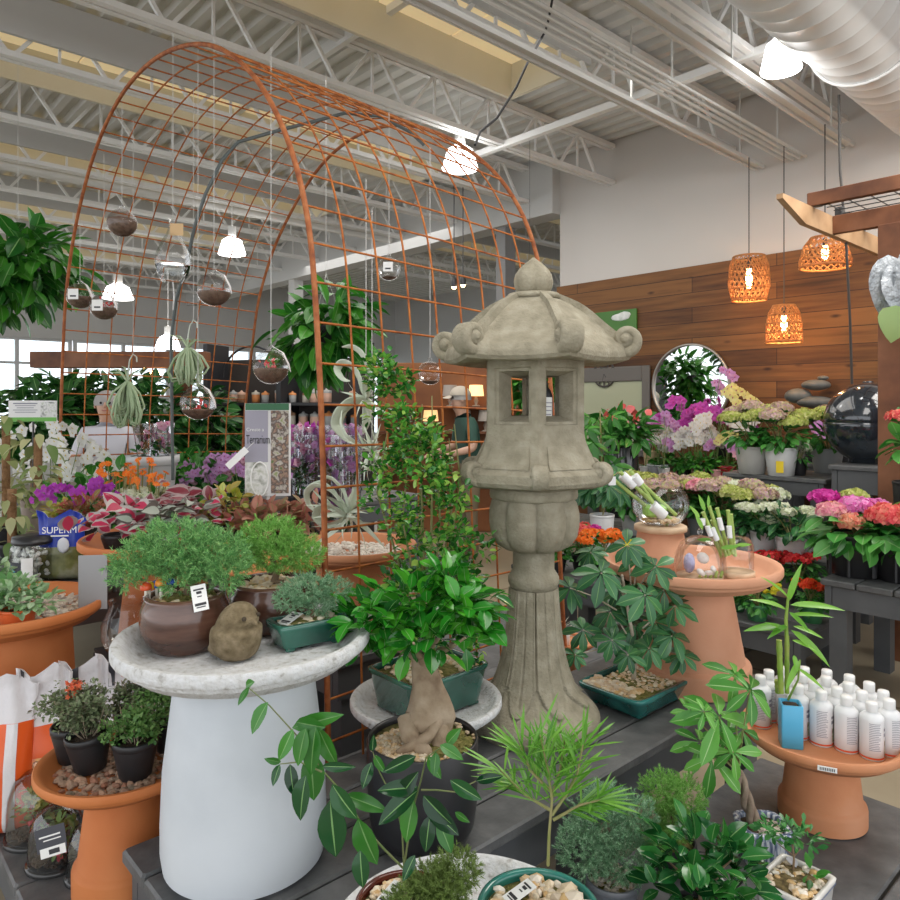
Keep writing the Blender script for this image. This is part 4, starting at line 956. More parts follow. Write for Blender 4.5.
twigs(rf, [([(0, 0, .06), (.01, 0, .13), (0, 0, .2)], (.009, .004))] + [([(0, 0, .13), (.08 * math.cos(a), .07 * math.sin(a), .2)], (.004, .002)) for a in range(6)])
leaves(rf, [((.0, 0, .22), (.11, .09, .06)), ((.08, -.01, .17), (.07, .08, .07)), ((-.05, -.02, .15), (.08, .08, .06)), ((0, -.04, .12), (.10, .06, .05))], 190, .062, T_LEAFR, leafm('dark_round_ficus_leaf', [(.01, .08, .02), (.02, .14, .03), (.05, .24, .04)], .16, .15), .45, rnd=.35)
# pachira
pa = thing('potted_pachira', 'money tree with braided trunk and hand shaped leaves in a blue striped pot', 'bonsai', (.897, 2.07, .35), 0)
def stripe_mat():
    m = bpy.data.materials.new('striped_blue_glaze'); m.use_nodes = True; nt = m.node_tree; b = nt.nodes['Principled BSDF']
    tc = nt.nodes.new('ShaderNodeTexCoord'); mp = nt.nodes.new('ShaderNodeMapping'); mp.inputs['Scale'].default_value = (60, 60, 6); n = nt.nodes.new('ShaderNodeTexNoise'); n.inputs['Scale'].default_value = 1.6
    nt.links.new(tc.outputs['Object'], mp.inputs[0]); nt.links.new(mp.outputs[0], n.inputs['Vector'])
    nt.links.new(_ramp(nt, n.outputs[0], [(.08, .11, .2), (.25, .3, .42), (.75, .77, .8)], [.42, .5, .58]), b.inputs['Base Color']); b.inputs['Roughness'].default_value = .3; return m
tray(pa, .068, .068, .10, stripe_mat(), .86, p=4, feet=False, fill=.004)
soil_disc(pa, .055, .055, .085, SOIL, 4)
g = MB(); pebbles(g, (.01, -.01, .092), .04, .04, 160, .006); g.build('gravel', PEBG, pa)
PB = mat('grey_brown_bark', [(.20, .14, .10), (.36, .28, .21)], .9, scale=30, bump=(60, .5, .003)); mb = MB()
for k in range(3):
    mb.tube([(-.012 - u * .055 + .011 * math.cos(u * 7 + k * 2.1), .01 + .011 * math.sin(u * 7 + k * 2.1), .075 + u * .165) for u in np.linspace(0, 1, 16)], np.linspace(.0105, .0085, 16), 9)
mb.build('trunk', PB, pa)
L = lambda px, py, Y: loc_(pa, P(px, py, Y))
sp = [(719, 717, 2.02, 40, 5), (750, 690, 2.06, 33, 6), (735, 675, 2.10, 26, 5), (690, 712, 2.06, 17, 4), (704, 712, 2.0, 17, 6), (712, 758, 2.02, 32, 5), (733, 752, 2.0, 28, 6), (700, 742, 2.08, 26, 5), (742, 730, 2.1, 26, 5), (728, 735, 2.12, 26, 5)]
segs = []; mb = MB()
for px, py, Y, l, n in sp:
    o_ = Vector((-.066, .01, .24)); q = L(px, py, Y); segs.append(([o_, (o_ + q) / 2 + Vector((0, 0, .012)), q], (.0028, .0018)))
    rosette(mb, q, (R.uniform(-.2, .3), -.75, .75), n + 1, l / F * Y * 1.1, .45, T=leafT(.34, .2, .15, 5, .6, rib=True))
twigs(pa, segs, TWIG, 'stem'); mb.build('foliage', [PACH, leafm('lime_leaf_rib', [(.35, .6, .2), (.45, .7, .3)], .4, .3)], pa)
# white rectangular pot
wp = thing('potted_carmona', 'little small leaved bonsai tree in a white rectangular pot with a blue line', 'bonsai', (.886, 1.846, .35), RZ)
tray(wp, .070, .084, .088, mat('white_glazed_ceramic', (.72, .70, .66), .25, coat=.4), .88, p=14, lip=.009)
b = MB(); srect(b, [(.0712, .0852, .074), (.0712, .0852, .0765)], 14, cap0=False); b.build('blue_line', mat('cobalt_line', (.08, .14, .35), .3), wp)
soil_disc(wp, .059, .073, .076, mat('soil_and_moss', [(.05, .03, .015), (.16, .12, .05), (.3, .22, .1)], .95, scale=70), 14)
g = MB(); pebbles(g, (0, 0, .083), .055, .068, 60, .009, sq=True); pebbles(g, (.02, -.04, .086), .03, .02, 12, .012, sq=True); g.build('gravel', mat('large_river_pebbles', (.7, .6, .4)), wp)
twigs(wp, [([(-.02, .03, .07), (-.018, .035, .11), (-.02, .03, .155)], (.0035, .0018)), ([(-.018, .035, .12), (.0, .05, .15)], (.002, .001)), ([(-.018, .035, .12), (-.05, .01, .15)], (.002, .001))])
leaves(wp, [((-.03, .02, .185), (.05, .05, .025)), ((.0, .06, .165), (.04, .045, .03)), ((-.06, -.01, .19), (.035, .035, .03))], 130, .028, leafT(.42, .1, .1, 4, .65), leafm('carmona_leaf', [(.02, .12, .03), (.05, .24, .05), (.10, .32, .08)], .3, .2), .3)
leaves(wp, [((.03, .02, .10), (.02, .02, .012))], 7, .034, T_LEAF, MIDL, .3, name='sucker')
b = MB(); b.place(leafT(.6, .1, .1, 5, .5), [(-.05, .075, .088)], [(1, -.9, .1)], (0, 0, 1), np.array([.045])); b.build('plant_label', mat('grey_label', (.5, .5, .56), .4), wp)

# ================================================================ bottles, blue pot of lucky bamboo
blu = thing('lucky_bamboo', 'lucky bamboo canes with long arching leaves in a small square sky blue pot', 'plant', (1.062, 2.245, ZSB), -.25)
BL = mat('sky_blue_ceramic', (.08, .42, .68), .3)
b = MB(); srect(b, [(.030, .030, 0), (.0315, .0315, .003), (.0315, .0315, .13), (.030, .030, .132), (.026, .026, .132), (.025, .025, .1)], 14, 48); b.build('pot_body', BL, blu); soil_disc(blu, .025, .025, .12, SOIL, 12)
CANE = mat('bamboo_cane', [(.10, .22, .02), (.22, .36, .05), (.36, .40, .10)], .35, scale=12)
b = MB(); L = lambda px, py, Y: Matrix.Rotation(.25, 3, 'Z') @ loc_(blu, P(px, py, Y))
for i, (q, r) in enumerate((([(781, 693), (780, 665), (779, 640)], .0085), ([(787, 693), (786, 670), (787, 636)], .007), ([(778, 693), (777, 680)], .008))):
    pts = [L(x, y, 2.24 + .015 * i) for x, y in q]; n = 13; pp = [pts[0].lerp(pts[-1], k / (n - 1)) for k in range(n)]; b.tube(pp, [r * (1.18 if k % 4 == 2 else 1) for k in range(n)], 12)
b.tube([L(787, 645, 2.24), L(786, 620, 2.24), L(788, 598, 2.24)], [.006, .0055, .004], 8); b.tube([L(788, 700, 2.27), L(798, 680, 2.26), (L(800, 660, 2.26))], [.004, .003, .003], 8)
b.build('cane', CANE, blu)
mb = MB(); mb.smooth = True
for a, b_, w in (((788, 602), (801, 567), .16), ((790, 605), (845, 614), .17), ((790, 600), (766, 579), .13), ((787, 610), (754, 602), .16), ((789, 612), (808, 632), .24), ((786, 628), (748, 634), .22), ((784, 632), (768, 624), .2), ((791, 630), (829, 668), .2), ((792, 640), (815, 652), .22), ((790, 615), (833, 620), .14), ((797, 668), (823, 691), .16), ((794, 655), (797, 672), .25), ((793, 626), (822, 640), .2), ((800, 660), (788, 690), .18), ((788, 625), (770, 640), .2)):
    p, q = L(*a, 2.24), L(*b_, 2.20); d = q - p; ln = d.length; mid = d + Vector((0, 0, ln * .22)); mb.place(leafT(w, .15, .22, 7, .4), [p], [mid], (0, -.6, 1), np.array([ln * 1.02]))
mb.build('foliage', GRASSL, blu)
REDB = mat('red_orange_band', (.72, .10, .03), .4)
def bottle():
    t = thing('squeeze_bottle', 'white plant food bottle', 'bottle', (0, 0, ZSB)); r = .0335
    b = MB(); b.lathe([(r * .92, 0), (r, .003), (r, .116), (r * .96, .124), (r * .72, .132), (.0145, .136), (.0145, .139)], 28, cap0=True, cap1=True); b.build('bottle_body', mat('bottle_white', (.74, .75, .76), .35), t)
    b = MB(); b.lathe([(.016, .138), (.0168, .14), (.0168, .161), (.0155, .1655), (.004, .166)], 22, cap0=True, cap1=True); b.build('cap', WHITE, t)
    def arc(a0, a1, z0, z1, rr=r + .0004, n=8): return np.array([[(rr * math.cos(a), rr * math.sin(a), z) for a in np.linspace(a0, a1, n)] for z in (z0, z1)])
    b = MB(); b.grid(arc(0, 2 * PI, .006, .011, n=28), False); b.grid(arc(-.95, -.35, .012, .0135), False); b.grid(arc(-.95, -.93, .012, .062, n=2), False); b.grid(arc(-.37, -.35, .012, .062, n=2), False); b.build('red_band', REDB, t)
    b = MB(); rr = random.Random(3)
    for i in range(16):
        z = .110 - i * .0052
        b.grid(arc(-2.35, -1.35 - rr.random() * .25, z, z + .0018), False)
    for z, hgt, a1 in ((.088, .008, -.35), (.072, .010, -.25)): b.grid(arc(-1.0, a1, z, z + hgt, n=6), False)
    b.build('print', mat('grey_ink', (.25, .25, .3)), t)
    b = MB(); b.grid(arc(-.9, -.45, .016, .058, r + .0006), False); b.build('label_picture', mat('label_picture', [(.05, .12, .03), (.5, .55, .4), (.10, .05, .04)], .5, scale=90), t)
    return t
b0 = bottle()
caps = [(768.7, 655), (764, 661), (801, 657), (814, 661), (823, 657), (844, 658), (839, 661), (861, 669), (878, 667), (883, 675), (838, 670), (824, 677), (803, 681), (839, 685), (864, 688), (881, 681), (855, 678), (848, 672), (812, 670), (870, 673)]
pts = [np.array(G(x, y, ZSB + .166)[:2]) for x, y in caps]; cc = np.array([SB.x, SB.y]); bp_ = np.array([1.062, 2.245])
for it in range(400):
    for i in range(len(pts)):
        for j in range(i):
            d = pts[i] - pts[j]; n = np.linalg.norm(d) + 1e-6
            if n < .0685: pts[i] = pts[i] + d / n * (.0685 - n) / 2; pts[j] = pts[j] - d / n * (.0685 - n) / 2
        d = pts[i] - bp_; n = np.linalg.norm(d)
        if n < .074: pts[i] = pts[i] + d / n * (.074 - n)
        d = pts[i] - cc; n = np.linalg.norm(d)
        if n > .182: pts[i] = cc + d / n * .182
for i, p in enumerate(pts):
    o = b0 if i == 0 else dup(b0)
    o.location = (p[0], p[1], ZSB); o.rotation_euler = (0, 0, R.uniform(-.25, .45))
    o['group'] = 'white bottles crowded on the terracotta saucer'; k_ = sorted(range(len(pts)), key=lambda q: pts[q][1]).index(i); fr_ = sorted(sorted(range(len(pts)), key=lambda q: pts[q][1])[:5], key=lambda q: pts[q][0])
    o['label'] = ('white squeeze bottle, %s in the front row counted from the blue pot' % ORD[fr_.index(i)]) if i in fr_ else 'white squeeze bottle behind the front row on the terracotta saucer'

# ================================================================ black nursery pots on the near terracotta stand
g = MB(); pebbles(g, (0, 0, .004), .165, .165, 420, .012); o = g.build('gravel', mat('red_brown_gravel', [(.35, .14, .08), (.3, .22, .16), (.5, .3, .2), (.2, .15, .1)], .8, mode='island'), None, (NPC.x, NPC.y, ZNP)); tag(o, 'loose red brown gravel spread in the saucer of black nursery pots', 'gravel', kind='stuff')
GRY = leafm('grey_green_tiny_leaf', [(.10, .13, .07), (.16, .22, .10), (.24, .30, .16), (.12, .10, .07)], .6, .2)
GRN = leafm('green_tiny_leaf', [(.05, .15, .03), (.12, .26, .06), (.20, .34, .10)], .5, .25)
REDF = leafm('tiny_red_flower', [(.7, .10, .04), (.8, .2, .08)], .5, .3)
for i, (x, y, mm, lab, tilt) in enumerate(((-.965, 1.935, GRY, 'grey leaved shrub in a tilted black nursery pot at the front of the saucer', .22), (-.828, 1.895, GRN, 'green leaved little shrub in the black nursery pot nearest the white barrel', .0),
                                 (-1.035, 1.985, GRY, 'dark low shrub in the black nursery pot beside the orange bags', .1), (-.79, 2.045, GRN, 'bushy shrub in the black nursery pot under the white bath rim', 0), (-.915, 2.085, GRY, 'upright twiggy shrub in the rearmost black nursery pot of the near saucer', 0))):
    t = thing('nursery_pot', lab, 'potted plant', (x, y, ZNP + .008), R.uniform(0, 3), 'black nursery pots on the near terracotta saucer')
    rpot(t, .057, .10, BLACKP, rb=.040)
    t.rotation_euler = (tilt * .3, -tilt * .3, 0)
    segs = []
    for k in range(14):
        a = R.uniform(0, 6.28); q = R.uniform(.02, .06); segs.append(([(0, 0, .07), (q * .6 * math.cos(a), q * .6 * math.sin(a), .11), (q * math.cos(a), q * math.sin(a), R.uniform(.14, .19))], (.0016, .001)))
    twigs(t, segs, mat('dry_twig', (.35, .28, .2), .8), 'stem')
    n = 5 if i != 4 else 7
    pads = [((R.uniform(-.05, .05), R.uniform(-.045, .045), R.uniform(.12, .17 + .03 * (i == 4))), (.048, .045, .034)) for _ in range(n + 2)]
    leaves(t, pads, 1300, .0135, T_SMALL, mm, .2, rnd=.8)
    mb = MB()
    for k in range(6):                                                # upright sprigs
        a = R.uniform(0, 6.28); q = R.uniform(0, .05); hh = R.uniform(.17, .225)
        for j in range(9):
            z_ = hh - j * .009; mb.place(T_SMALL, [(q * math.cos(a), q * math.sin(a), z_)] * 2, [(math.cos(j * 1.6), math.sin(j * 1.6), .3), (-math.cos(j * 1.6), -math.sin(j * 1.6), .3)], (0, 0, 1), np.array([.011, .011]))
    mb.build('young_shoot', mm, t)
    if i in (2, 4):
        mb = MB(); n = 34; c_ = np.array([.01, .0, .20]) ; mb.place(T_STAR, jit(np.tile(c_, (n, 1)), .014), unit(n), unit(n), .008); mb.build('flower', REDF, t)

# ================================================================ left gravel bath: white veined plant in small red pot
g = MB(); pebbles(g, (0, 0, .006), .26, .26, 900, .012); o = g.build('gravel', PEBG, None, (LTC.x, LTC.y, ZLT)); tag(o, 'loose grey gravel filling the large terracotta bath at the frame edge', 'gravel', kind='stuff')
vp = thing('potted_fittonia', 'leafy pale veined plant in a small orange red pot standing on the gravel', 'potted plant', (-1.43, 2.38, ZLT + .008))
rpot(vp, .055, .055, mat('orange_red_pot', (.72, .13, .03), .4), rb=.05, rim=.008)
FIT = leafm('pale_veined_leaf', [(.12, .32, .10), (.28, .46, .22), (.45, .58, .38), (.10, .26, .07)], .4, .25)
leaves(vp, [((0, 0, .085), (.10, .08, .05)), ((-.07, 0, .09), (.07, .07, .05)), ((.08, 0, .075), (.05, .05, .04)), ((0, 0, .12), (.07, .07, .04))], 420, .032, T_LEAFR, FIT, .4)
vq = thing('potted_fittonia', 'taller pale leaved plant in a black pot beside the small orange red pot', 'potted plant', (-1.60, 2.44, ZLT + .008))
rpot(vq, .06, .065, BLACKP, rb=.05)
leaves(vq, [((0, 0, .11), (.09, .08, .06)), ((.05, 0, .14), (.06, .06, .05))], 380, .036, T_LEAFR, FIT, .4)
b = MB(); b.box((0, 0, 0), (.04, .0015, .02)); b.build('pot_label', PAPER, vq, (.01, -.0605, .04))

# ================================================================ cloches with little gardens
GREYL = mat('charcoal_gift_tag', (.045, .047, .06), .5)
for i, (px, py, Y, r, hh, lab) in enumerate(((36, 838, 2.17, .078, .20, 'tall glass cloche with yellow green succulents, farthest along the low bench edge'), (57, 861, 2.05, .073, .165, 'middle glass cloche wearing the dark gift tag'), (90, 878, 1.99, .058, .15, 'smallest glass cloche, right against the terracotta base'))):
    p = P(px, py, Y); t = thing('glass_cloche', lab, 'cloche', (p.x, p.y - .0, .35), 0, 'glass cloches on the low bench')
    b = MB(); b.lathe([(r, .004), (r * 1.02, .02), (r, hh * .45), (r * .94, hh * .65), (r * .75, hh * .85), (r * .4, hh * .97), (.008, hh)], 40); b.build('dome', glass('cloche_glass', (.96, .97, .96), .8, .09), t)
    b = MB(); b.lathe([(.004, hh - .002), (.006, hh + .006), (.011, hh + .014), (.009, hh + .022), (.001, hh + .026)], 16); b.build('knob', GL, t)
    b = MB(); b.lathe([(r * 1.1, 0), (r * 1.12, .006), (r * 1.08, .014), (.001, .014)], 40, cap0=True); b.build('base_plate', mat('dark_glass_rim', (.03, .03, .03), .1), t)
    b = MB(); pebbles(b, (0, 0, .022), r * .8, r * .8, 160, .009); b.build('soil', SOIL, t)
    leaves(t, [((R.uniform(-.02, .02), R.uniform(-.02, .02), hh * .3 + k * hh * .16), (r * .62, r * .62, hh * .13)) for k in range(3)], 130, .026, T_SMALL, leafm('succulent_mix_%d' % i, [[(.35, .38, .08), (.20, .30, .08), (.5, .42, .12)], [(.12, .25, .06), (.2, .35, .1)], [(.2, .25, .1), (.12, .16, .06), (.3, .3, .15)]][i], .5, .2), .2)
    mb = MB(); n = 26; mb.place(T_SMALL, jit(np.tile([.02, -.03, hh * .3], (n, 1)), .010), unit(n), unit(n), .02); mb.build('flower', leafm('crimson_bloom', [(.6, .03, .05), (.75, .12, .15)], .5, .2), t)
    if i == 1:
        b = MB(); b.box((0, 0, 0), (.085, .0015, .06)); g_ = b.build('gift_tag', GREYL, t); g_.location = (.028, -.082, .115); g_.rotation_euler = (-.25, -.3, 0)
        b = MB(); b.box((-.002, -.0012, .008), (.06, .001, .004)); b.box((.004, -.0012, -.002), (.05, .001, .003)); b.build('print', PAPER, g_)
        b = MB(); b.box((.002, -.0008, -.032), (.072, .0015, .024)); q = b.build('price_strip', PAPER, g_)
        b = MB(); b.box((.006, -.0018, -.032), (.03, .001, .012)); b.build('print', INK, g_)
    if i == 2:
        b = MB(); b.box((0, 0, 0), (.03, .0015, .022)); g_ = b.build('blue_sticker', mat('blue_sticker', (.02, .10, .22), .5), t); g_.location = (.015, -.062, .045)

# ================================================================ orange and white bags
ORG = mat('orange_film', [(.80, .13, .02), (.72, .09, .015)], .3, scale=3); WHF = mat('white_film', [(.74, .72, .74), (.66, .65, .68)], .35, scale=6, bump=(14, .5, .01)); BLF = mat('black_film', (.04, .04, .05), .4)
PIC = mat('flower_picture', [(.05, .2, .03), (.75, .15, .06), (.85, .45, .25), (.85, .6, .1), (.1, .3, .05)], .4, scale=22, detail=3)
def bag(name, label, loc, W, Hh, D, rot, lean, parts):
    """gusseted film bag: a puffy body pinched at the top with a crumpled crest"""
    t = thing(name, label, 'bag', loc, rot, 'bags standing on the low dark bench'); t.rotation_euler = (lean, 0, rot); rr = random.Random(len(label))
    n = 44; a = np.linspace(0, 2 * PI, n, endpoint=False); rows = []; zs = np.linspace(0, 1, 26)
    for z in zs:
        th = D / 2 * (math.sin(min(1, z / .12) * PI / 2) ** .6) * (1 - max(0, (z - .45) / .5)) if z < .92 else .004
        th = max(th, .004); wd = W / 2 * (1 - .06 * math.sin(z * PI)) * (1 + .05 * (z > .9))
        cr = .012 * max(0, (z - .55) / .45)
        x = np.sign(np.cos(a)) * np.abs(np.cos(a)) ** .55 * wd; y = np.sin(a) * th + cr * np.sin(x / W * 26 + z * 5) + cr * .6 * np.sin(x / W * 11 + z * 9)
        rows.append(np.stack([x, y, np.full(n, z * Hh) + (.02 * np.sin(x / W * 9) * (z > .8))], 1))
    rows = np.array(rows)
    def seg(z0, z1): return int(z0 * 25), int(z1 * 25) + 1
    for nm, m, z0, z1 in parts:
        i0, i1 = seg(z0, z1); b = MB(); b.grid(rows[i0:i1], True, i0 == 0, i1 == 26); b.build(nm, m, t)
    return t, rows
def patch(t, rows, name, m, x0, x1, z0, z1, W, off=.003, zt=None):
    i0, i1 = int(z0 * 25), int(z1 * 25) + 1; b = MB(); V = []
    for i in range(i0, i1):
        r = rows[i]; fr = r[r[:, 1] <= np.median(r[:, 1])]; fr = fr[np.argsort(fr[:, 0])]; xs = np.linspace(x0, x1, 12) * W / 2
        ys = np.interp(xs, fr[:, 0], fr[:, 1]) - off; zz = np.interp(xs, fr[:, 0], fr[:, 2]); V.append(np.stack([xs, ys, zz], 1))
    b.grid(np.array(V), False); return b.build(name, m, t)
t, rw = bag('soil_bag', 'orange and white film bag with a broad white stripe and a flower picture', (-1.40, 2.17, .352), .26, .45, .13, .35, -.10, [('bag_body', ORG, 0, .74), ('folded_top', WHF, .74, 1)])
patch(t, rw, 'picture_panel', PIC, -.75, .25, .12, .50, .26); patch(t, rw, 'white_stripe', WHF, .42, .66, 0, .74, .26); patch(t, rw, 'lettering_band', mat('white_lettering', [(.8, .2, .05), (.85, .82, .8)], .4, scale=60, pos=[.5, .52]), -.6, .1, .52, .60, .26)
t, rw = bag('soil_bag', 'second orange bag with a creased white top beside the nursery pots', (-1.275, 2.265, .352), .15, .46, .08, .5, -.05, [('bag_body', ORG, 0, .66), ('folded_top', WHF, .66, 1)])
patch(t, rw, 'picture_panel', PIC, -.6, .6, .1, .45, .15); patch(t, rw, 'dark_edge', BLF, -.9, -.75, .66, 1, .15)
for i, (x, y, lab) in enumerate(((-1.20, 2.37, 'white topped bag with one black bar, next after the second orange bag'), (-1.10, 2.41, 'white topped bag with two black bars behind the shrubs'), (-1.00, 2.43, 'white topped bag nearest the white barrel, farthest in the row'))):
    t, rw = bag('soil_bag', lab, (x, y, .352), .15, .45 + .01 * i, .07, .35, 0, [('bag_body', ORG, 0, .5), ('folded_top', WHF, .5, 1)])
    patch(t, rw, 'dark_edge', BLF, -.5, -.25, .8, 1, .15)
    if i: patch(t, rw, 'dark_edge', BLF, .3, .5, .8, 1, .15)
# crate, glass vase and grey card behind the white bath
b = MB()
for z in np.linspace(.02, .37, 6): b.box((0, -.095, z), (.20, .012, .045)); b.box((0, .095, z), (.20, .012, .045)); b.box((-.095, 0, z), (.012, .20, .045)); b.box((.095, 0, z), (.012, .20, .045))
for x in (-.092, .092):
    for y in (-.092, .092): b.box((x, y, .195), (.03, .03, .39))
b.box((0, 0, .40), (.21, .21, .012)); tag(b.build('plastic_crate', BLACKP, None, (-1.16, 2.64, .35), RZ), 'upended black plastic crate under the empty glass vase', 'crate')
b = MB(); b.lathe([(.05, .003), (.075, .01), (.092, .05), (.092, .10), (.07, .15), (.066, .17), (.070, .185)], 40, cap0=True); tag(b.build('glass_vase', GL, None, (-1.17, 2.62, .757)), 'empty clear glass bowl vase behind the rim of the white bath', 'vase')
t = thing('sign_card', 'plain grey card sign standing in the gravel bath before the begonias', 'sign', (-1.255, 2.53, ZLT + .01), .15)
b = MB(); b.box((0, 0, .10), (.095, .003, .19)); b.build('card', mat('grey_card', (.33, .33, .34), .6), t)
b = MB(); b.beam((0, .003, 0), (0, .003, .05), .006, .003); b.build('stake', STEEL, t)
# ================================================================ flower kit
HYL = leafm('hydrangea_leaf', [(.02, .14, .02), (.05, .25, .04), (.10, .34, .06)], .35, .25)
FC = {'lime': leafm('lime_floret', [(.35, .45, .08), (.50, .55, .14), (.6, .6, .25)], .6, .3), 'mauve': leafm('mauve_lime_floret', [(.50, .30, .38), (.58, .48, .25), (.65, .42, .48), (.45, .5, .2)], .6, .3),
      'pink': leafm('pink_floret', [(.75, .22, .35), (.85, .38, .45), (.8, .5, .45)], .6, .3), 'hot': leafm('hot_pink_floret', [(.72, .10, .45), (.82, .28, .6), (.85, .45, .7)], .6, .3),
      'magenta': leafm('magenta_floret', [(.5, .01, .28), (.68, .06, .4)], .6, .3), 'salmon': leafm('salmon_floret', [(.72, .14, .12), (.8, .35, .2), (.8, .5, .35)], .6, .3),
      'coral': leafm('coral_floret', [(.65, .04, .06), (.78, .15, .14), (.8, .3, .2)], .6, .3), 'white': leafm('cream_floret', [(.7, .75, .55), (.78, .8, .68), (.6, .68, .4)], .6, .3),
      'red': leafm('red_floret', [(.55, .01, .02), (.75, .03, .04), (.8, .08, .06)], .6, .3), 'orange': leafm('orange_floret', [(.85, .16, .01), (.9, .28, .03)], .6, .3), 'yellow': leafm('yellow_floret', [(.8, .65, .02), (.7, .7, .05)], .6, .3), 'redorange': leafm('red_orange_floret', [(.8, .04, .01), (.85, .12, .02)], .6, .3)}
YEL = mat('flower_centre', (.6, .45, .1), .6)
def heads(parent, hs, name='flower_head', fs=.028):
    """hs: (centre, radius, colour): a dome of small florets each"""
    for c, r, col in hs:
        mb = MB(); n = int(max(40, min(220, 90 * (r / .06) ** 2))); u = unit(n); u[:, 2] = np.abs(u[:, 2]) * 1.0 - .15; p = np.array(c) + u * np.array([r, r, r * .62])
        mb.place(T_FLORET, p + u * NR.uniform(-.12, .08, (n, 1)) * r, jit(np.cross(u, unit(n)), .2), jit(u, .3), fs * .72 * NR.uniform(.7, 1.2, n)); mb.add(T_ICO2[0] * np.array([r * .8, r * .8, r * .42]) + np.array(c), T_ICO2[1], 1); mb.build(name, [FC[col], HYL], parent)
def hydrangea(label, p, z, r, hh, m, hs, leafz=None, spread=.16, nl=110, group='potted hydrangeas', rim=None, LF=.085, name='potted_hydrangea', pb=None, fs=.028, lm=HYL):
    t = thing(name, label, 'potted plant', (p.x, p.y, z), 0, group); rpot(t, r, hh, m, rb=pb or r * .75)
    twigs(t, [([(0, 0, hh - .02), ((c[0]) * .4, c[1] * .4, (hh + c[2]) / 2), (c[0], c[1], c[2])], (.005, .003)) for c, _, _ in hs], TWIG, 'stem')
    lz = leafz or (hh + .09)
    leaves(t, [((0, 0, lz), (spread, spread * .8, .085)), ((0, -spread * .2, lz - .03), (spread * .9, spread * .7, .06))], nl, LF, T_LEAFR, lm, .45, rnd=.3, droop=.35, up=.1); heads(t, hs, fs=fs); return t
BW = mat('white_bucket', (.70, .70, .70), .4); BG = mat('grey_white_bucket', (.46, .45, .43), .5); BGR = mat('grey_plastic_pot', (.30, .31, .31), .5); GRP = mat('green_plastic_pot', (.05, .20, .08), .45)
def ring(n, r, z, cols, hr, a0=0, zj=.03):
    return [((r * math.cos(a0 + 2 * PI * i / n), r * .8 * math.sin(a0 + 2 * PI * i / n), z + R.uniform(-zj, zj)), hr * R.uniform(.85, 1.15), cols[i % len(cols)]) for i in range(n)]
# --- upper bench
hydrangea('lime and pink hydrangea in the plain grey white bucket on the tall bench', P(752, 475, 5.78), 1.10, .13, .22, BG, ring(6, .17, .47, ['lime', 'lime', 'mauve', 'lime'], .085) + [((0, 0, .53), .09, 'mauve')], spread=.22)
t = hydrangea('lime and pink hydrangea in the bright white bucket with yellow sticker', P(781, 477, 5.62), 1.10, .125, .22, BW, ring(7, .17, .44, ['lime', 'mauve', 'lime'], .085, .4) + [((.0, 0, .52), .09, 'mauve'), ((-.1, .03, .5), .08, 'mauve')], spread=.22)
b = MB(); b.grid(np.array([[(.128 * (.94 - .0 + .25 * (z - .1)) * math.cos(a), .128 * (.94 + .25 * (z - .1)) * math.sin(a), z) for a in np.linspace(-2.3, -1.85, 6)] for z in (.03, .12)]), False); b.build('yellow_sticker', mat('yellow_sticker', (.85, .62, .02), .5), t)
t = hydrangea('green and mauve hydrangea in the grey bucket behind, nearest the black globe', P(827, 468, 5.85), 1.10, .125, .2, BGR, ring(6, .17, .46, ['mauve', 'lime', 'mauve'], .085) + [((.0, 0, .5), .08, 'mauve')], spread=.22)
hydrangea('tiny white kalanchoe in a small black pot between the buckets', P(800, 473, 5.62), 1.10, .055, .13, BLACKP, ring(5, .05, .23, ['white'], .035), spread=.10, nl=60, LF=.05, name='potted_kalanchoe', group=None, leafz=.16)
# --- shade bench: long drift of hydrangeas
zz = .62
for i, (px, py, Y, cols, lab) in enumerate(((633, 505, 5.75, ['lime', 'lime', 'mauve'], 'lime hydrangea farthest along the shade bench, over the bamboo bowl'), (668, 508, 5.6, ['mauve', 'mauve', 'lime'], 'mauve headed hydrangea second along the shade bench'), (700, 505, 5.65, ['lime', 'lime', 'mauve', 'lime'], 'bright lime hydrangea in the middle of the shade bench'), (722, 515, 5.3, ['pink', 'mauve', 'lime'], 'pink and lime hydrangea in the shade behind the glass terrariums'), (752, 525, 5.15, ['lime', 'mauve', 'white'], 'pale lime and mauve hydrangea below the white buckets'))):
    p = P(px, py, Y); hydrangea(lab, p, zz, .10, .16, BGR, ring(7, .16, .41, cols, .085, i) + [((0, 0, .45), .085, cols[1])], spread=.21, leafz=.28)
hydrangea('cream white hydrangea in a white pot, left one of two on the shade bench end', P(763, 545, 4.92), zz, .085, .17, BW, ring(5, .13, .33, ['white'], .055) + [((0, -.1, .26), .05, 'white')], spread=.19, leafz=.24, lm=leafm('deep_green_leaf', [(.01, .07, .02), (.02, .13, .035), (.04, .18, .05)], .35, .2))
hydrangea('cream white hydrangea in a white square edged pot right above the red kalanchoe', P(791, 560, 4.72), zz, .098, .17, BW, ring(5, .15, .34, ['white'], .05, .5) + [((.12, -.05, .28), .04, 'white')], spread=.20, leafz=.25, lm=leafm('deep_green_leaf', (0, 0, 0)))
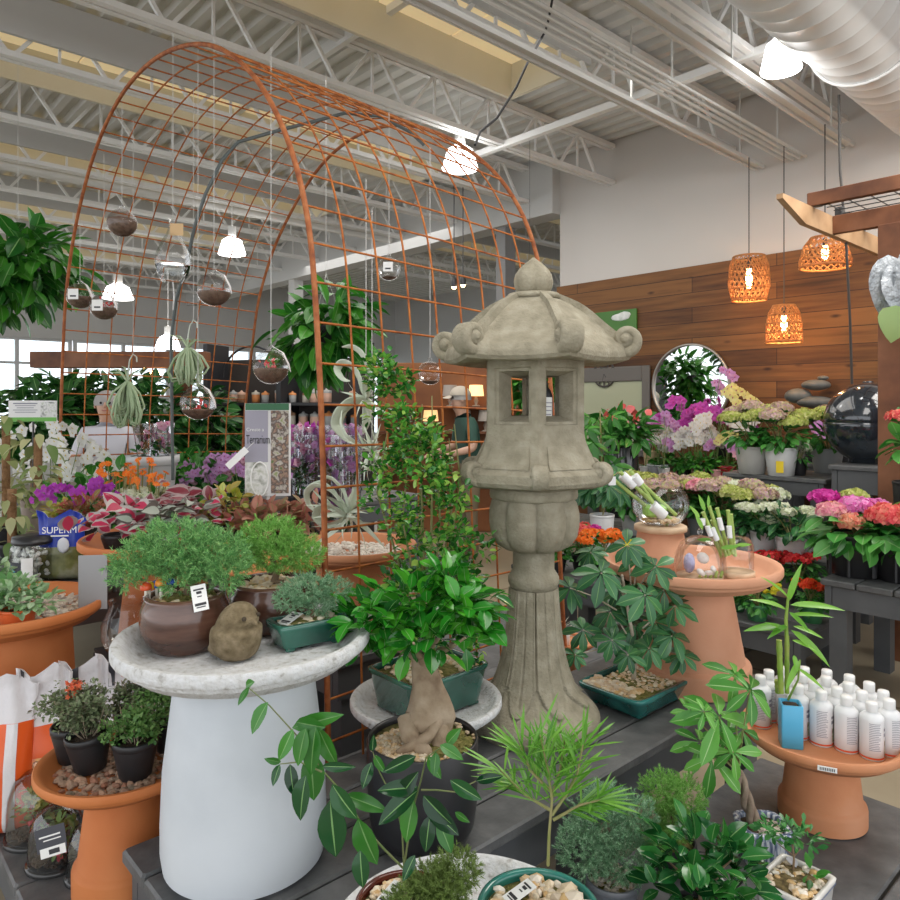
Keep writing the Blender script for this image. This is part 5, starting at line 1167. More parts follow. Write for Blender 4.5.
# --- stepped bench at the right: big black tubs
def tub(label, px, Y, cols, hs, r=.17, x=0):
    p = P(px, 577, Y); t = hydrangea(label, p, .69, r, .235, BLACKP, hs, spread=.26, nl=90, LF=.15, leafz=.27, fs=.036); b = MB()
    for a in np.linspace(0, 2 * PI, 9)[:-1]: b.box((r * .9 * math.cos(a), r * .9 * math.sin(a), .11), (.012, .012, .2))
    b.build('rib', BLACKP, t); return t
tub('hydrangeas in hot pink, magenta and salmon in the big ribbed black tub', 857, 4.08, 0, [((-.16, -.04, .36), .075, 'pink'), ((-.10, -.10, .31), .07, 'salmon'), ((-.13, .1, .42), .075, 'magenta'), ((-.02, -.02, .385), .095, 'hot'), ((.05, .12, .42), .07, 'lime'), ((.10, .0, .38), .07, 'hot'), ((-.12, .03, .37), .06, 'salmon')])
tub('coral red hydrangeas in a black tub cut by the frame edge', 903, 3.95, 0, [((-.10, -.02, .35), .11, 'coral'), ((.05, -.06, .33), .12, 'salmon'), ((.12, .05, .36), .10, 'coral')])
t = hydrangea('tall coral hydrangea behind the timber post at the frame edge', P(915, 570, 4.32), .69, .12, .5, BLACKP, [((-.10, 0, .885), .07, 'coral'), ((.05, .0, .92), .08, 'coral')], spread=.16, leafz=.74, LF=.13, nl=40)
# --- low bench: kalanchoes
def kal(label, px, py, Y, z, cols, r=.07, hh=.10, m=GRP, w=.13, lz=.14, fz=.19, n=9, fr=.035, lf=.05, grp='potted kalanchoes', fs=.02):
    p = P(px, py, Y); hs = [((R.uniform(-w, w), R.uniform(-w, w) * .7, fz + R.uniform(-.02, .03)), fr * R.uniform(.8, 1.2), R.choice(cols)) for _ in range(n)]
    return hydrangea(label, p, z, r, hh, m, hs, spread=w, nl=110, LF=lf, name='potted_kalanchoe', group=grp, leafz=lz, fs=fs)
kal('yellow budded kalanchoe in a green plastic pot on the low dark bench', 757, 612, 4.36, .35, ['yellow'], w=.12, n=16, fr=.017, fs=.016)
kal('red orange kalanchoe in a green plastic pot beside the yellow one', 812, 620, 4.32, .35, ['redorange'], w=.10, n=9, fz=.22)
kal('deep red kalanchoe behind the yellow one, under the big terracotta bath rim', 764, 600, 4.72, .35, ['red'], w=.14, n=10, fz=.30, lz=.22, hh=.16, m=BLACKP, fr=.045)
kal('deep red kalanchoe in the back row between the white pot and dark bench', 800, 600, 4.68, .35, ['red'], w=.15, n=11, fz=.31, lz=.23, hh=.16, m=BLACKP, fr=.045)
kal('orange kalanchoe peeping out low beside the terracotta pedestal', 738, 615, 4.55, .35, ['orange'], w=.06, n=4, fz=.16, hh=.08, r=.05)
# --- bench behind the lantern
bench('dark bench of orange kalanchoes seen beyond the lantern shaft', -3.25, -2.12, 3.5, 4.1, .60, pw=.2, along='w')
kal('orange kalanchoe directly beyond the lantern shaft', 556, 560, 4.55, .60, ['redorange', 'orange'], w=.10, n=8, fz=.19, m=BLACKP, fr=.04)
kal('magenta pink kalanchoe next to the lantern bulb', 582, 555, 4.6, .60, ['magenta', 'coral'], w=.08, n=6, fz=.25, m=BLACKP, fr=.045)
kal('bright orange kalanchoe under the small schefflera', 600, 560, 4.42, .60, ['orange'], w=.12, n=10, fz=.23, m=BLACKP, fr=.045)
kal('yellow orange kalanchoe behind the schefflera tray', 622, 560, 4.5, .60, ['orange', 'yellow'], w=.08, n=6, fz=.20, m=BLACKP, fr=.035)
t = thing('potted_schefflera', 'small schefflera in a white pot behind the orange kalanchoes', 'potted plant', tuple(P(602, 530, 4.95).xy) + (.60,))
rpot(t, .085, .30, BW, rb=.065); mb = MB()
for i in range(11): a = i * 2.4; q = R.uniform(.06, .2); rosette(mb, (q * math.cos(a), q * .7 * math.sin(a), .40 + R.uniform(0, .22)), (R.uniform(-.5, .5), -.7, .7), 8, .13, .4, T=leafT(.4, .12, .2, 4, .6, rib=True))
mb.build('foliage', [SCHEF, VEIN], t); twigs(t, [([(0, 0, .27), (.03, 0, .4), (0, 0, .55)], (.006, .004))], TWIG, 'stem')
t = thing('potted_fern_palm', 'tall narrow leaved plant rising behind the roof corner of the lantern', 'potted plant', tuple(P(600, 430, 6.2).xy) + (0,))
rpot(t, .16, .35, BLACKP); mb = MB()
for i in range(26): a = i * 2.4; rosette(mb, (.12 * math.cos(a), .12 * math.sin(a), .8 + R.uniform(0, .85)), (R.uniform(-.6, .6), -.5, .6), 7, .16, .5, T=leafT(.35, .12, .25, 4, .5))
mb.build('foliage', MIDL, t); twigs(t, [([(0, 0, .3), (.02, 0, .9), (0, 0, 1.6)], (.012, .006))], TWIG, 'stem')
# small white square pot on a terracotta dish beyond the lantern
t_, zf = stand('bird_bath', 'little terracotta bird bath half hidden beyond the lantern shaft', 'bird bath', P(572, 655, 3.42).x, 3.42, .35, .535, .115, TERRA, 'pot', rb=.07, rt=.05)
t = thing('potted_air_plant', 'grassy air plant in a white square pot beyond the lantern shaft', 'potted plant', (P(560, 640, 3.40).x, 3.40, .35 + zf), RZ); b = MB(); srect(b, [(.03, .03, 0), (.033, .033, .003), (.036, .036, .075), (.031, .031, .075), (.03, .03, .06)], 12, 40); b.build('pot_body', WHITE, t)
mb = MB(); k = 40; mb.place(leafT(.05, .1, .3, 4), np.zeros((k, 3)) + [0, 0, .06], jit(np.tile([0, 0, .6], (k, 1)), .5), unit(k), .09); mb.build('foliage', leafm('silver_leaf', [(.45, .52, .42), (.6, .66, .56), (.35, .45, .33)], .6, .2), t)

# ================================================================ orchids
OST = mat('orchid_stem', (.14, .22, .06), .5)
def om(n, a, b_): return [leafm(n, [a, b_], .5, .35), mat(n + '_throat', (.55, .08, .25) if n != 'white_orchid' else (.75, .6, .15), .5)]
OC = {'magenta': om('magenta_orchid', (.50, .03, .42), (.68, .14, .58)), 'lilac': om('lilac_orchid', (.55, .25, .60), (.72, .42, .72)), 'white': om('white_orchid', (.76, .76, .74), (.84, .84, .82)), 'yellow': om('yellow_orchid', (.70, .66, .20), (.78, .76, .38)), 'pink': om('pink_orchid', (.70, .3, .5), (.8, .5, .6)), 'purple': om('purple_orchid', (.35, .02, .40), (.5, .06, .5))}
ORL = leafm('orchid_leaf', [(.015, .10, .02), (.03, .17, .03)], .3, .15)
def orchid(label, p, z, col, stems, hgt, pot=(.06, .12, BW), fs=.042, nf=8, name='potted_orchid', group='potted orchids', hang=.16, lean=(0, 0)):
    t = thing(name, label, 'potted plant', (p.x, p.y, z), 0, group); r, hh, m = pot; rpot(t, r, hh, m)
    mb = MB(); mb.smooth = True
    for i in range(6): a = i * 1.1 + R.random(); mb.place(T_STRAP, [(0, 0, hh - .01)], [(math.cos(a), math.sin(a), .5)], (0, 0, 1), np.array([.17]) * R.uniform(.8, 1.1) * (2.2 if 1 else 1) * np.array([.5]))
    mb.build('leaves', ORL, t); segs = []; mb = MB(); mb.smooth = True
    for s in range(stems):
        a = R.uniform(0, 6.28) if stems > 1 else -.3; q = .06 + .1 * R.random(); top = Vector((q * math.cos(a) + lean[0], q * math.sin(a) * .7, hgt * R.uniform(.9, 1.05)))
        end = top + Vector((math.cos(a) * hang, math.sin(a) * hang * .6, -hang * .7)); pts = [Vector((0, 0, hh)), Vector((top.x * .3, top.y * .3, hh + (top.z - hh) * .6)), top, (top + end) / 2 + Vector((0, 0, .03)), end]; segs.append((pts, (.003, .0018)))
        for k in range(nf):
            u = k / nf; p_ = (pts[2].lerp(pts[3], u * 2) if u < .5 else pts[3].lerp(pts[4], u * 2 - 1)); sd = (-1) ** k * .018
            mb.place(T_ORCHID, [p_ + Vector((sd, -.012, R.uniform(-.012, .012)))], [(R.uniform(-.3, .3), 0, 1)], (R.uniform(-.5, .5), -1, .15), np.array([fs * R.uniform(.85, 1.15)]))
            mb.build('flower_spray', OC[col], t); mb = MB(); mb.smooth = True
    twigs(t, segs, OST, 'stem'); return t
PK = mat('pink_pot', (.72, .38, .38), .4); RDP = mat('red_glass_pot', (.40, .02, .03), .15); BEI = mat('beige_pot', (.5, .38, .22), .5); GW = mat('grey_white_tin', (.48, .50, .54), .4); PCN = mat('terracotta', (0, 0, 0))
bench('dark ledge of orchids along the wooden wall above the buckets', -2.85, -.4, 6.55, 6.98, 1.14, pw=.22, along='w', apron=.06)
zs = .92
orchid('magenta orchid low against the round mirror, in a pink pot', P(673, 474, 7.25), zs, 'magenta', 3, .60, (.075, .13, PK), .042, 10)
orchid('white trailing orchid between the magenta sprays under the mirror', P(690, 474, 7.2), zs, 'white', 3, .55, (.07, .12, PK), .042, 12, hang=.22)
orchid('dense magenta orchid in front of the round mirror', P(706, 474, 7.12), zs, 'magenta', 4, .72, (.07, .12, BW), .042, 11)
orchid('yellow orchid with a long hanging spray before the mirror edge', P(716, 474, 7.0), zs, 'yellow', 2, .90, (.07, .12, BW), .042, 13, hang=.3)
orchid('lilac orchid standing tallest before the mirror', P(712, 474, 7.1), zs, 'lilac', 2, 1.03, (.05, .12, BW), .042, 10)
orchid('white orchid in a beige pot at the far end under the mirror', P(652, 470, 7.4), zs, 'white', 3, .55, (.09, .26, BEI), .045, 8)
orchid('mauve orchid in the grey white tin pot below the mirror', P(658, 480, 7.15), zs, 'lilac', 2, .38, (.11, .14, GW), .045, 6)
orchid('purple flowered kalanchoe like orchid in the red glass pot', P(726, 480, 6.85), zs, 'lilac', 4, .36, (.09, .15, RDP), .04, 8, hang=.08)
orchid('fluffy white flowering plant in a pink pot beside the red glass pot', P(700, 480, 6.95), zs, 'white', 7, .42, (.07, .12, PK), .035, 9, hang=.1)
orchid('small leafy pot with mauve bloom beside the low red pot', P(745, 482, 6.75), zs, 'pink', 2, .30, (.07, .12, BW), .04, 5)
orchid('low dark green plant in a small red pot at the ledge front', P(731, 490, 6.62), zs - .0, 'pink', 1, .20, (.075, .10, mat('red_plastic_pot', (.6, .03, .02), .4)), .02, 3)
zl = 1.14
for px, col, hgt, lab, Y in ((722, 'magenta', .40, 'magenta orchid above the hydrangeas, nearest the mirror on the dark ledge', 7.15), (758, 'white', .38, 'white orchid on the dark ledge beside the yellow one', 6.95), (778, 'yellow', .46, 'yellow orchid on the dark ledge', 6.85), (812, 'lilac', .32, 'lilac orchid before the stacked grey stones', 6.45), (846, 'white', .42, 'white orchid touching the black globe', 6.4), (862, 'magenta', .50, 'deep magenta orchid topmost behind the black globe', 6.45)):
    orchid(lab, P(px, 450, Y), zl, col, 3, hgt, (.06, .11, BLACKP), .055, 7, hang=.14)
STN = mat('grey_river_stone', [(.06, .065, .06), (.13, .13, .12)], .6, scale=6)
for px, py, Y, a, b_, c, lab in ((815, 402, 6.55, .17, .10, .055, 'broad grey stone at the bottom of the stone stack'), (798, 396, 6.6, .12, .09, .07, 'smooth dark stone leaning at the side of the stack'), (816, 385, 6.55, .13, .09, .05, 'flat grey stone on top of the broad one'), (823, 378, 6.55, .05, .045, .022, 'small cap stone topmost on the stack')):
    m_ = MB(); m_.smooth = True; t_ = icosub(T_ICO2); m_.add(t_[0] * np.array([a, b_, c]), t_[1]); tag(m_.build('stacked_stone', STN, None, P(px, py, Y)), lab, 'stone', 'stacked grey stones')
m_ = MB(); m_.box((0, 0, 0), (.24, .2, .12), bev=.02); tag(m_.build('stone_plinth', STN, None, (P(813, 415, 6.55).x, 6.55, zl + .061), RZ), 'dark square plinth carrying the stack of grey stones', 'plinth')
# black globe fountain
gl = thing('globe_fountain', 'large glossy black ceramic globe beside the timber post', 'fountain', tuple(P(868, 420, 5.35).xy) + (1.22,))
b = MB(); r = .30; b.lathe([(.12, 0), (.13, .004)] + [(r * math.cos(a), .295 + r * math.sin(a) * .98) for a in np.linspace(-1.12, -.02, 18)] + [(r * .995, .295), (r * .985, .30), (r * .985, .306)] + [(r * math.cos(a), .30 + r * math.sin(a)) for a in np.linspace(.03, 1.45, 20)], 56, cap0=True, cap1=True); b.build('globe', mat('black_glaze', [(.010, .014, .020), (.025, .034, .045)], .12, scale=9, coat=1), gl)
b = MB(); b.tube([(.03 * math.cos(a), .03 * math.sin(a), .60) for a in np.linspace(0, 6.28, 20)[:-1]], .008, 6, closed=True); b.build('spout', mat('black_glaze', (0, 0, 0)), gl)

# ================================================================ on the wooden wall
def wallp(px, py, off=.05):
    dx = (px - 450) / F; Y = (LW - off) / (SN * dx + CS); return P(px, py, Y)
p = wallp(690, 386, .06); mi = thing('round_mirror', 'big round mirror with a thin pewter frame hung on the cedar wall', 'mirror', p, RZ)
b = MB(); b.X = Matrix.Rotation(PI / 2, 4, 'X'); b.lathe([(.435, -.015), (.45, -.01), (.45, .02), (.435, .025), (.425, .02), (.425, .0)], 72); b.build('frame', mat('pewter_frame', (.35, .33, .30), .35, metal=.8), mi)
b = MB(); b.X = Matrix.Rotation(PI / 2, 4, 'X'); b.lathe([(.428, 0), (.001, 0)], 72); b.build('mirror_glass', mat('mirror_silver', (.85, .88, .87), .02, metal=1), mi)
p0 = wallp(585, 366, .06); p1 = wallp(638, 445, .06); W_ = (p1.xy - p0.xy).length
fm = thing('framed_mirror', 'grey framed square mirror with a dark wheel clock showing in it', 'mirror', ((p0 + p1) / 2)[:2] + (1.58,), RZ)
hw_, hh_ = .47, .46; b = MB(); b.box((0, 0, hh_ - .04), (2 * hw_ - .1, .04, .16), bev=.006)
for s in (-1, 1): b.box((s * hw_, 0, 0), (.10, .03, 2 * hh_ + .1), bev=.006); b.box((0, 0, s * hh_), (2 * hw_ - .1, .03, .10), bev=.006)
b.build('frame', mat('grey_wood_frame', (.13, .12, .11), .6), fm)
b = MB(); b.box((0, .005, 0), (2 * hw_, .008, 2 * hh_)); b.build('mirror_glass', mat('greenish_mirror', (.42, .44, .30), .35, metal=.2), fm)
ck = thing('clock_reflection', 'solid stand-in for the dark wheel clock reflected in the grey framed mirror', 'clock', tuple(wallp(604, 374, .075)), RZ)  # reflection of a clock in the framed mirror, built as a solid piece
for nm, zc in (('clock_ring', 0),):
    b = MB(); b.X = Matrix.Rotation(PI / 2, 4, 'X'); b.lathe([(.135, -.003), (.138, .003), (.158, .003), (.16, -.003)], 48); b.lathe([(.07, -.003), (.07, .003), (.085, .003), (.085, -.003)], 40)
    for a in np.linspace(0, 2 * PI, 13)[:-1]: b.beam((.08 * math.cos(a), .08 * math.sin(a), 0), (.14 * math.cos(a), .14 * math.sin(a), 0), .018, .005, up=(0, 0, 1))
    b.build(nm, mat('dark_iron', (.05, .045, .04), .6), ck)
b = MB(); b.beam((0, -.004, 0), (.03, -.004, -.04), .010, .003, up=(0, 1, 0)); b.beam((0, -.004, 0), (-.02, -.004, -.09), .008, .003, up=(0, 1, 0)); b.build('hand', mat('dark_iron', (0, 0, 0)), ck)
p = wallp(605, 324, .05); sg = thing('wall_sign', 'green sign board with a white blossom picture on the cedar wall', 'sign', p, RZ)
b = MB(); b.box((0, 0, 0), (.86, .02, .28)); b.build('board', mat('sign_green', [(.03, .12, .015), (.07, .20, .03)], .5, scale=2), sg)
b = MB(); m_ = T_ICO2; b.smooth = True; b.add(m_[0] * np.array([.13, .004, .045]) + np.array([.22, -.011, .06]), m_[1]); b.add(m_[0] * np.array([.09, .004, .04]) + np.array([.27, -.012, .08]), m_[1]); b.build('blossom_picture', mat('blossom_white', [(.75, .75, .76), (.45, .5, .45)], .6, scale=14), sg)
text('lettering', 'roo', .10, PAPER, sg, (-.04, -.012, -.045), (PI / 2, 0, 0))
# pendants
def basket(label, px, ytop, ybot, Y, prof, lit=1.0, weave=22):
    zt = H - (ytop - 405) / F * Y; zb = H - (ybot - 405) / F * Y; p = P(px, ytop, Y); hh = zt - zb
    t = thing('pendant_lamp', label, 'lamp', (p.x, p.y, zb), 0, 'woven pendant lamps'); RAT = mat('rattan', [(.42, .20, .07), (.62, .34, .14)], .7, scale=20, transl=.5)
    b = MB(); k = 30; zs_ = np.linspace(0, 1, 11); pr = np.array([np.interp(zs_, [q[1] for q in prof], [q[0] for q in prof])])[0]
    for s in (-1, 1):
        for i in range(weave):
            a = np.linspace(0, 1.3 * s, 11) + 2 * PI * i / weave; b.tube([(r * math.cos(q), r * math.sin(q), z * hh) for r, q, z in zip(pr, a, zs_)], .0055, 4)
    for z in (0, .25, .5, .75, 1): r = np.interp(z, zs_, pr); b.tube([(r * math.cos(q), r * math.sin(q), z * hh) for q in np.linspace(0, 2 * PI, 33)[:-1]], .006 if z not in (0, 1) else .01, 5, closed=True)
    b.build('lamp_shade', RAT, t)
    b = MB(); b.lathe([(.012, hh * .75), (.02, hh * .72), (.028, hh * .55), (.028, hh * .38), (.015, hh * .28), (.001, hh * .26)], 16); b.build('bulb', mat('glowing_filament_bulb', (1, .65, .3), .4, emit=22, ecol=(1, .62, .28)), t)
    b = MB(); b.lathe([(.018, hh * .72), (.018, hh * .98), (.004, hh)], 12); b.tube([(0, 0, hh * .95), (0, 0, 3.97 - zb)], .005, 5); b.build('cord', mat('dark_cord', (.05, .045, .04), .6), t)
    L_ = bpy.data.lights.new('lamp_light', 'POINT'); L_.energy = 9 * lit; L_.color = (1, .55, .25); L_.shadow_soft_size = .03; o = bpy.data.objects.new('lamp_light', L_); COL.objects.link(o); o.parent = t; o.location = (0, 0, hh * .2)
    return t
basket('barrel shaped woven pendant lamp with a cord loop, hung high against the white wall', 749, 257, 300, 6.75, [(.15, 0), (.185, .35), (.17, .8), (.14, 1)])
basket('bell shaped woven pendant lamp hung lowest over the orchids', 784, 306, 342, 6.45, [(.15, 0), (.145, .5), (.125, .85), (.09, 1)])
basket('wide dome woven pendant lamp behind the timber pergola', 825, 238, 267, 5.95, [(.19, 0), (.195, .2), (.16, .75), (.11, 1)])
b = MB(); b.tube([P(839, 95, 5.2), P(840, 170, 5.2), P(846, 240, 5.2), P(850, 320, 5.25), P(852, 384, 5.3)], .009, 6); tag(b.build('electric_cable', mat('dark_cord', (0, 0, 0))), 'long dark cord dropping past the pergola to the black globe', 'cord')
# pergola
PW = mat('stained_pergola_timber', [(.09, .028, .010), (.18, .065, .025), (.25, .10, .045)], .6, scale=4, stretch=(1, 1, 1)); PW2 = mat('raw_pergola_timber', [(.38, .22, .11), (.56, .36, .20)], .7, scale=5); PBK = mat('black_bracket', (.03, .03, .03), .4)
pg = thing('pergola', 'brown timber pergola corner with wire mesh roof on a thick post', 'pergola', WL(-1.53, 5.32, 0), RZ); wo_, lo_ = -1.53, 5.32
def pb(name, m, w0, w1, l0, l1, z0, z1, bev=.004): b = MB(); b.box(((w0 + w1) / 2 - wo_, (l0 + l1) / 2 - lo_, (z0 + z1) / 2), (w1 - w0, l1 - l0, z1 - z0), bev=bev); return b.build(name, m, pg)
pb('post', PW, -1.6, -1.46, 5.25, 5.39, 0, 2.83); pb('beam', PW, -1.93, 1.4, 5.30, 5.345, 2.83, 2.955); pb('beam', PW, -1.93, 1.4, 4.95, 5.0, 2.96, 3.05); pb('beam', PW, -1.93, 1.4, 5.9, 5.95, 2.96, 3.05); 
b = MB(); pr = [(4.50, 2.955), (6.5, 2.955), (6.5, 2.825), (4.85, 2.825), (4.50, 2.925)]
v = [(x, l - lo_, z) for x in (-1.935 - wo_, -1.895 - wo_) for l, z in pr]; b.add(v, [(0, 1, 2, 3, 4), (9, 8, 7, 6, 5)] + [(i, i + 5, (i + 1) % 5 + 5, (i + 1) % 5) for i in range(5)]); b.build('rafter', PW2, pg)
b = MB()
for w in np.arange(-1.85, 1.3, .13): b.beam((w - wo_, 5.02 - lo_, 2.99), (w - wo_, 5.9 - lo_, 2.99), .006, .006)
for l in np.arange(5.04, 5.9, .12): b.beam((-1.88 - wo_, l - lo_, 2.985), (1.3 - wo_, l - lo_, 2.985), .006, .006)
b.build('wire_mesh', PBK, pg)
for l, z in ((4.98, 2.99), (5.36, 2.985)): b = MB(); b.box((-1.87 - wo_, l - lo_, z), (.05, .05, .07), bev=.004); b.box((-1.82 - wo_, l - lo_, z - .02), (.05, .04, .02)); b.build('bracket', PBK, pg)
# silvery leaf on the post
t = thing('leaf_ornament', 'crinkled silver grey leaf and a pale green leaf hanging on the timber post', 'ornament', tuple(P(893, 258, 4.5)))
SIL = mat('crinkled_silver', [(.30, .33, .36), (.55, .58, .61)], .35, scale=9, bump=(18, .8, .02), metal=.3)
b = MB(); b.smooth = True
TL = leafT(.62, .3, .35, 8, .45, wav=.01)
b.place(TL, [(-.03, 0, .02)], [(-.1, -.1, -1)], (-.3, -1, .1), np.array([.36])); b.place(TL, [(.03, -.01, .0)], [(.05, -.2, -1)], (-.5, -1, 0), np.array([.40])); b.place(TL, [(.06, .02, .04)], [(.15, 0, -1)], (.2, -1, 0), np.array([.38]))
for i, d in enumerate(((-.05, -.35), (.02, -.3))): pass
b.build('silver_leaf', SIL, t); b = MB(); b.smooth = True; b.place(leafT(.9, .1, .2, 8, .35), [(-.0, -.03, -.30)], [(-.12, -.1, -1)], (-.2, -1, .2), np.array([.23])); b.build('green_leaf', leafm('pale_green_leaf', [(.25, .38, .13), (.3, .42, .16)], .35, .3), t)

# ================================================================ on the big terracotta bath: glass bowls with bamboo
SLAB = mat('pale_wood_slab', [(.5, .33, .2), (.72, .55, .38)], .7, scale=9)
b = MB(); b.lathe([(.10, 0), (.108, .004), (.108, .022), (.10, .026), (.001, .026)], 40, cap0=True); tag(b.build('wood_slab', SLAB, None, (.885, 3.03, ZBIG + .142)), 'round pale wood slab between the upturned pot and the bamboo bowl', 'wood slab')
BST = leafm('light_bamboo_stalk', [(.30, .48, .08), (.42, .58, .15), (.5, .62, .25)], .4, .2); WRAP = mat('white_wrap', (.78, .8, .82), .4)
gb = thing('glass_bowl', 'round glass bowl on the wood slab with pale pebbles and leaning bamboo stalks', 'bowl', (.885, 3.03, ZBIG + .169))
b = MB(); b.lathe([(.06, .0), (.085, .012), (.112, .05), (.118, .085), (.108, .13), (.085, .155)], 40, cap0=True); b.build('glass_body', GL, gb)
b = MB(); pebbles(b, (0, 0, .02), .07, .07, 110, .012); b.build('gravel', PEB, gb)
b = MB(); b.box((-.03, -.02, .06), (.09, .06, .05), bev=.01); b.build('foam_block', mat('green_foam', (.3, .55, .12), .7), gb)
L = lambda px, py, Y: loc_(gb, P(px, py, Y))
for i, (a, b_) in enumerate((((672, 521), (620, 472)), ((668, 524), (614, 480)), ((665, 519), (630, 470)), ((676, 515), (640, 482)))):
    mb = MB(); p0, p1 = L(*a, 3.0 + .012 * i), L(*b_, 2.98 + .012 * i); n = 17; mb.tube([p0.lerp(p1, k / (n - 1)) for k in range(n)], [.0078 * (1.15 if k % 4 == 0 else 1) for k in range(n)], 10); mb.build('bamboo_stalk', BST, gb)
b = MB()
for a, b_, r in (((634, 486), (622, 475), .02), ((640, 484), (634, 476), .02), ((664, 516), (652, 505), .024)): b = MB(); b.tube([L(*a, 2.99), L(*b_, 2.985)], r, 9); b.build('white_wrap', WRAP, gb)
b = MB(); b.box(L(612, 481, 2.97), (.035, .004, .035), rz=.4); b.build('white_wrap', WRAP, gb)
c2 = thing('glass_cloche', 'wide glass cloche with white shells and a violet crystal on the big bath', 'cloche', tuple(P(700, 567, 2.79).xy) + (ZBIG + .001,))
b = MB(); r = .098; b.lathe([(r, 0), (r, .04), (r * .95, .09), (r * .75, .135), (r * .4, .158), (.008, .165)], 44); b.build('dome', GL, c2)
b = MB(); b.lathe([(.005, .164), (.012, .178), (.008, .19), (.001, .192)], 14); b.build('knob', GL, c2)
b = MB(); b.lathe([(.085, 0), (.088, .012), (.001, .012)], 36, cap0=True); b.build('base_plate', SLAB, c2)
b = MB(); b.place(T_ICO2, [(-.045, -.01, .06)], (0, 0, 1), (0, 1, 0), np.array([[.022, .04, .022]])); b.build('crystal', mat('violet_crystal', [(.25, .25, .45), (.5, .5, .7)], .3, scale=30, bump=(60, .6, .004)), c2)
for q_, s_ in (((-.01, -.04, .03), .016), ((.018, -.045, .028), .015), ((.045, -.02, .034), .016), ((.015, .01, .075), .022)): b = MB(); b.smooth = True; b.place(T_ICO2, [q_], unit(1), unit(1), np.array([[s_, s_ * 1.3, s_ * .7]])); b.build('shell', mat('white_shell', (.7, .68, .66), .4), c2)
b = MB(); 
for k in range(5): b.tube([(-.02 + k * .02, -.055, .016), (-.005 + k * .02, -.03, .03)], .006, 8)
b.build('bamboo_stalk', BST, c2)
c3 = thing('glass_jar', 'clear glass cylinder holding a bundle of lucky bamboo on a wood base', 'jar', tuple(P(737, 566, 2.82).xy) + (ZBIG + .001,))
b = MB(); b.lathe([(.060, .022), (.062, .03), (.062, .12), (.05, .145), (.045, .15)], 40); b.build('glass_body', GL, c3)
b = MB(); b.lathe([(.066, 0), (.068, .006), (.066, .022), (.001, .022)], 36, cap0=True); b.build('base_plate', SLAB, c3)
L = lambda px, py, Y: loc_(c3, P(px, py, Y))
for i, (a, b_) in enumerate((((722, 557), (703, 512)), ((726, 556), (709, 506)), ((729, 555), (717, 508)), ((732, 554), (728, 510)), ((735, 556), (731, 514)), ((724, 550), (712, 520)))):
    mb = MB(); p0, p1 = L(*a, 2.82 + .008 * i), L(*b_, 2.80 + .008 * i); n = 13; mb.tube([p0.lerp(p1, k / (n - 1)) for k in range(n)], [.007 * (1.15 if k % 4 == 0 else 1) for k in range(n)], 10); mb.build('bamboo_stalk', BST, c3)
b = MB(); b.smooth = True; b.place(leafT(.25, .15, .2, 5), [L(705, 512, 2.78), L(700, 518, 2.78), L(708, 508, 2.8), L(712, 540, 2.76), L(720, 548, 2.76), L(735, 545, 2.76), L(703, 530, 2.76)], [(-.3, 0, 1), (-.6, 0, .8), (.1, 0, 1), (-1, -.3, .1), (1, -.4, .2), (.9, -.3, .1), (-.3, -.2, .6)], (0, -1, .3), np.array([.07, .06, .05, .06, .07, .06, .07])); b.build('foliage', GRASSL, c3)
b = MB()
for a, b_, r in (((717, 540), (712, 528), .011), ((722, 530), (719, 518), .010), ((730, 538), (729, 526), .010), ((711, 536), (707, 526), .010)): b = MB(); b.tube([L(*a, 2.80), L(*b_, 2.80)], r, 9); b.build('white_wrap', WRAP, c3)
b = MB(); b.box(L(702, 522, 2.79), (.028, .004, .028), rz=.3); b.build('white_wrap', WRAP, c3)

for i, (px, Y) in enumerate(((664, 7.3), (684, 7.05), (704, 6.9), (722, 7.2))):
    p = P(px, 474, Y); t = thing('foliage_plant', ('low fern like plant under the white orchid by the mirror', 'low leafy plant between the two pink pots', 'leafy green plant tucked before the red glass pot', 'leafy green plant behind the red glass pot')[i], 'potted plant', (p.x, p.y, .92)); rpot(t, .07, .10, BLACKP)
    leaves(t, [((0, 0, .17), (.16, .12, .09))], 150, .07, T_LEAF, MIDL, .2, droop=.2)
p = Vector((.80, 7.22, 2.0)); t = thing('hanging_plant', 'hanging broad leaved plant by the cedar wall, seen in the round mirror', 'hanging plant', p); b = MB(); b.lathe([(.06, -.10), (.10, -.05), (.12, .03), (.001, .02)], 20, cap0=True); b.build('basket', BLACKP, t)
b = MB(); b.tube([(0, 0, .02), (0, 0, 2.3)], .002, 4); b.build('hanging_line', BLACKP, t)
leaves(t, [((0, 0, 0), (.33, .34, .30)), ((-.05, .1, .15), (.28, .28, .2)), ((0, 0, -.25), (.25, .25, .2))], 480, .17, leafT(.4, .15, .2, 5), MIDL, .2, droop=.4)

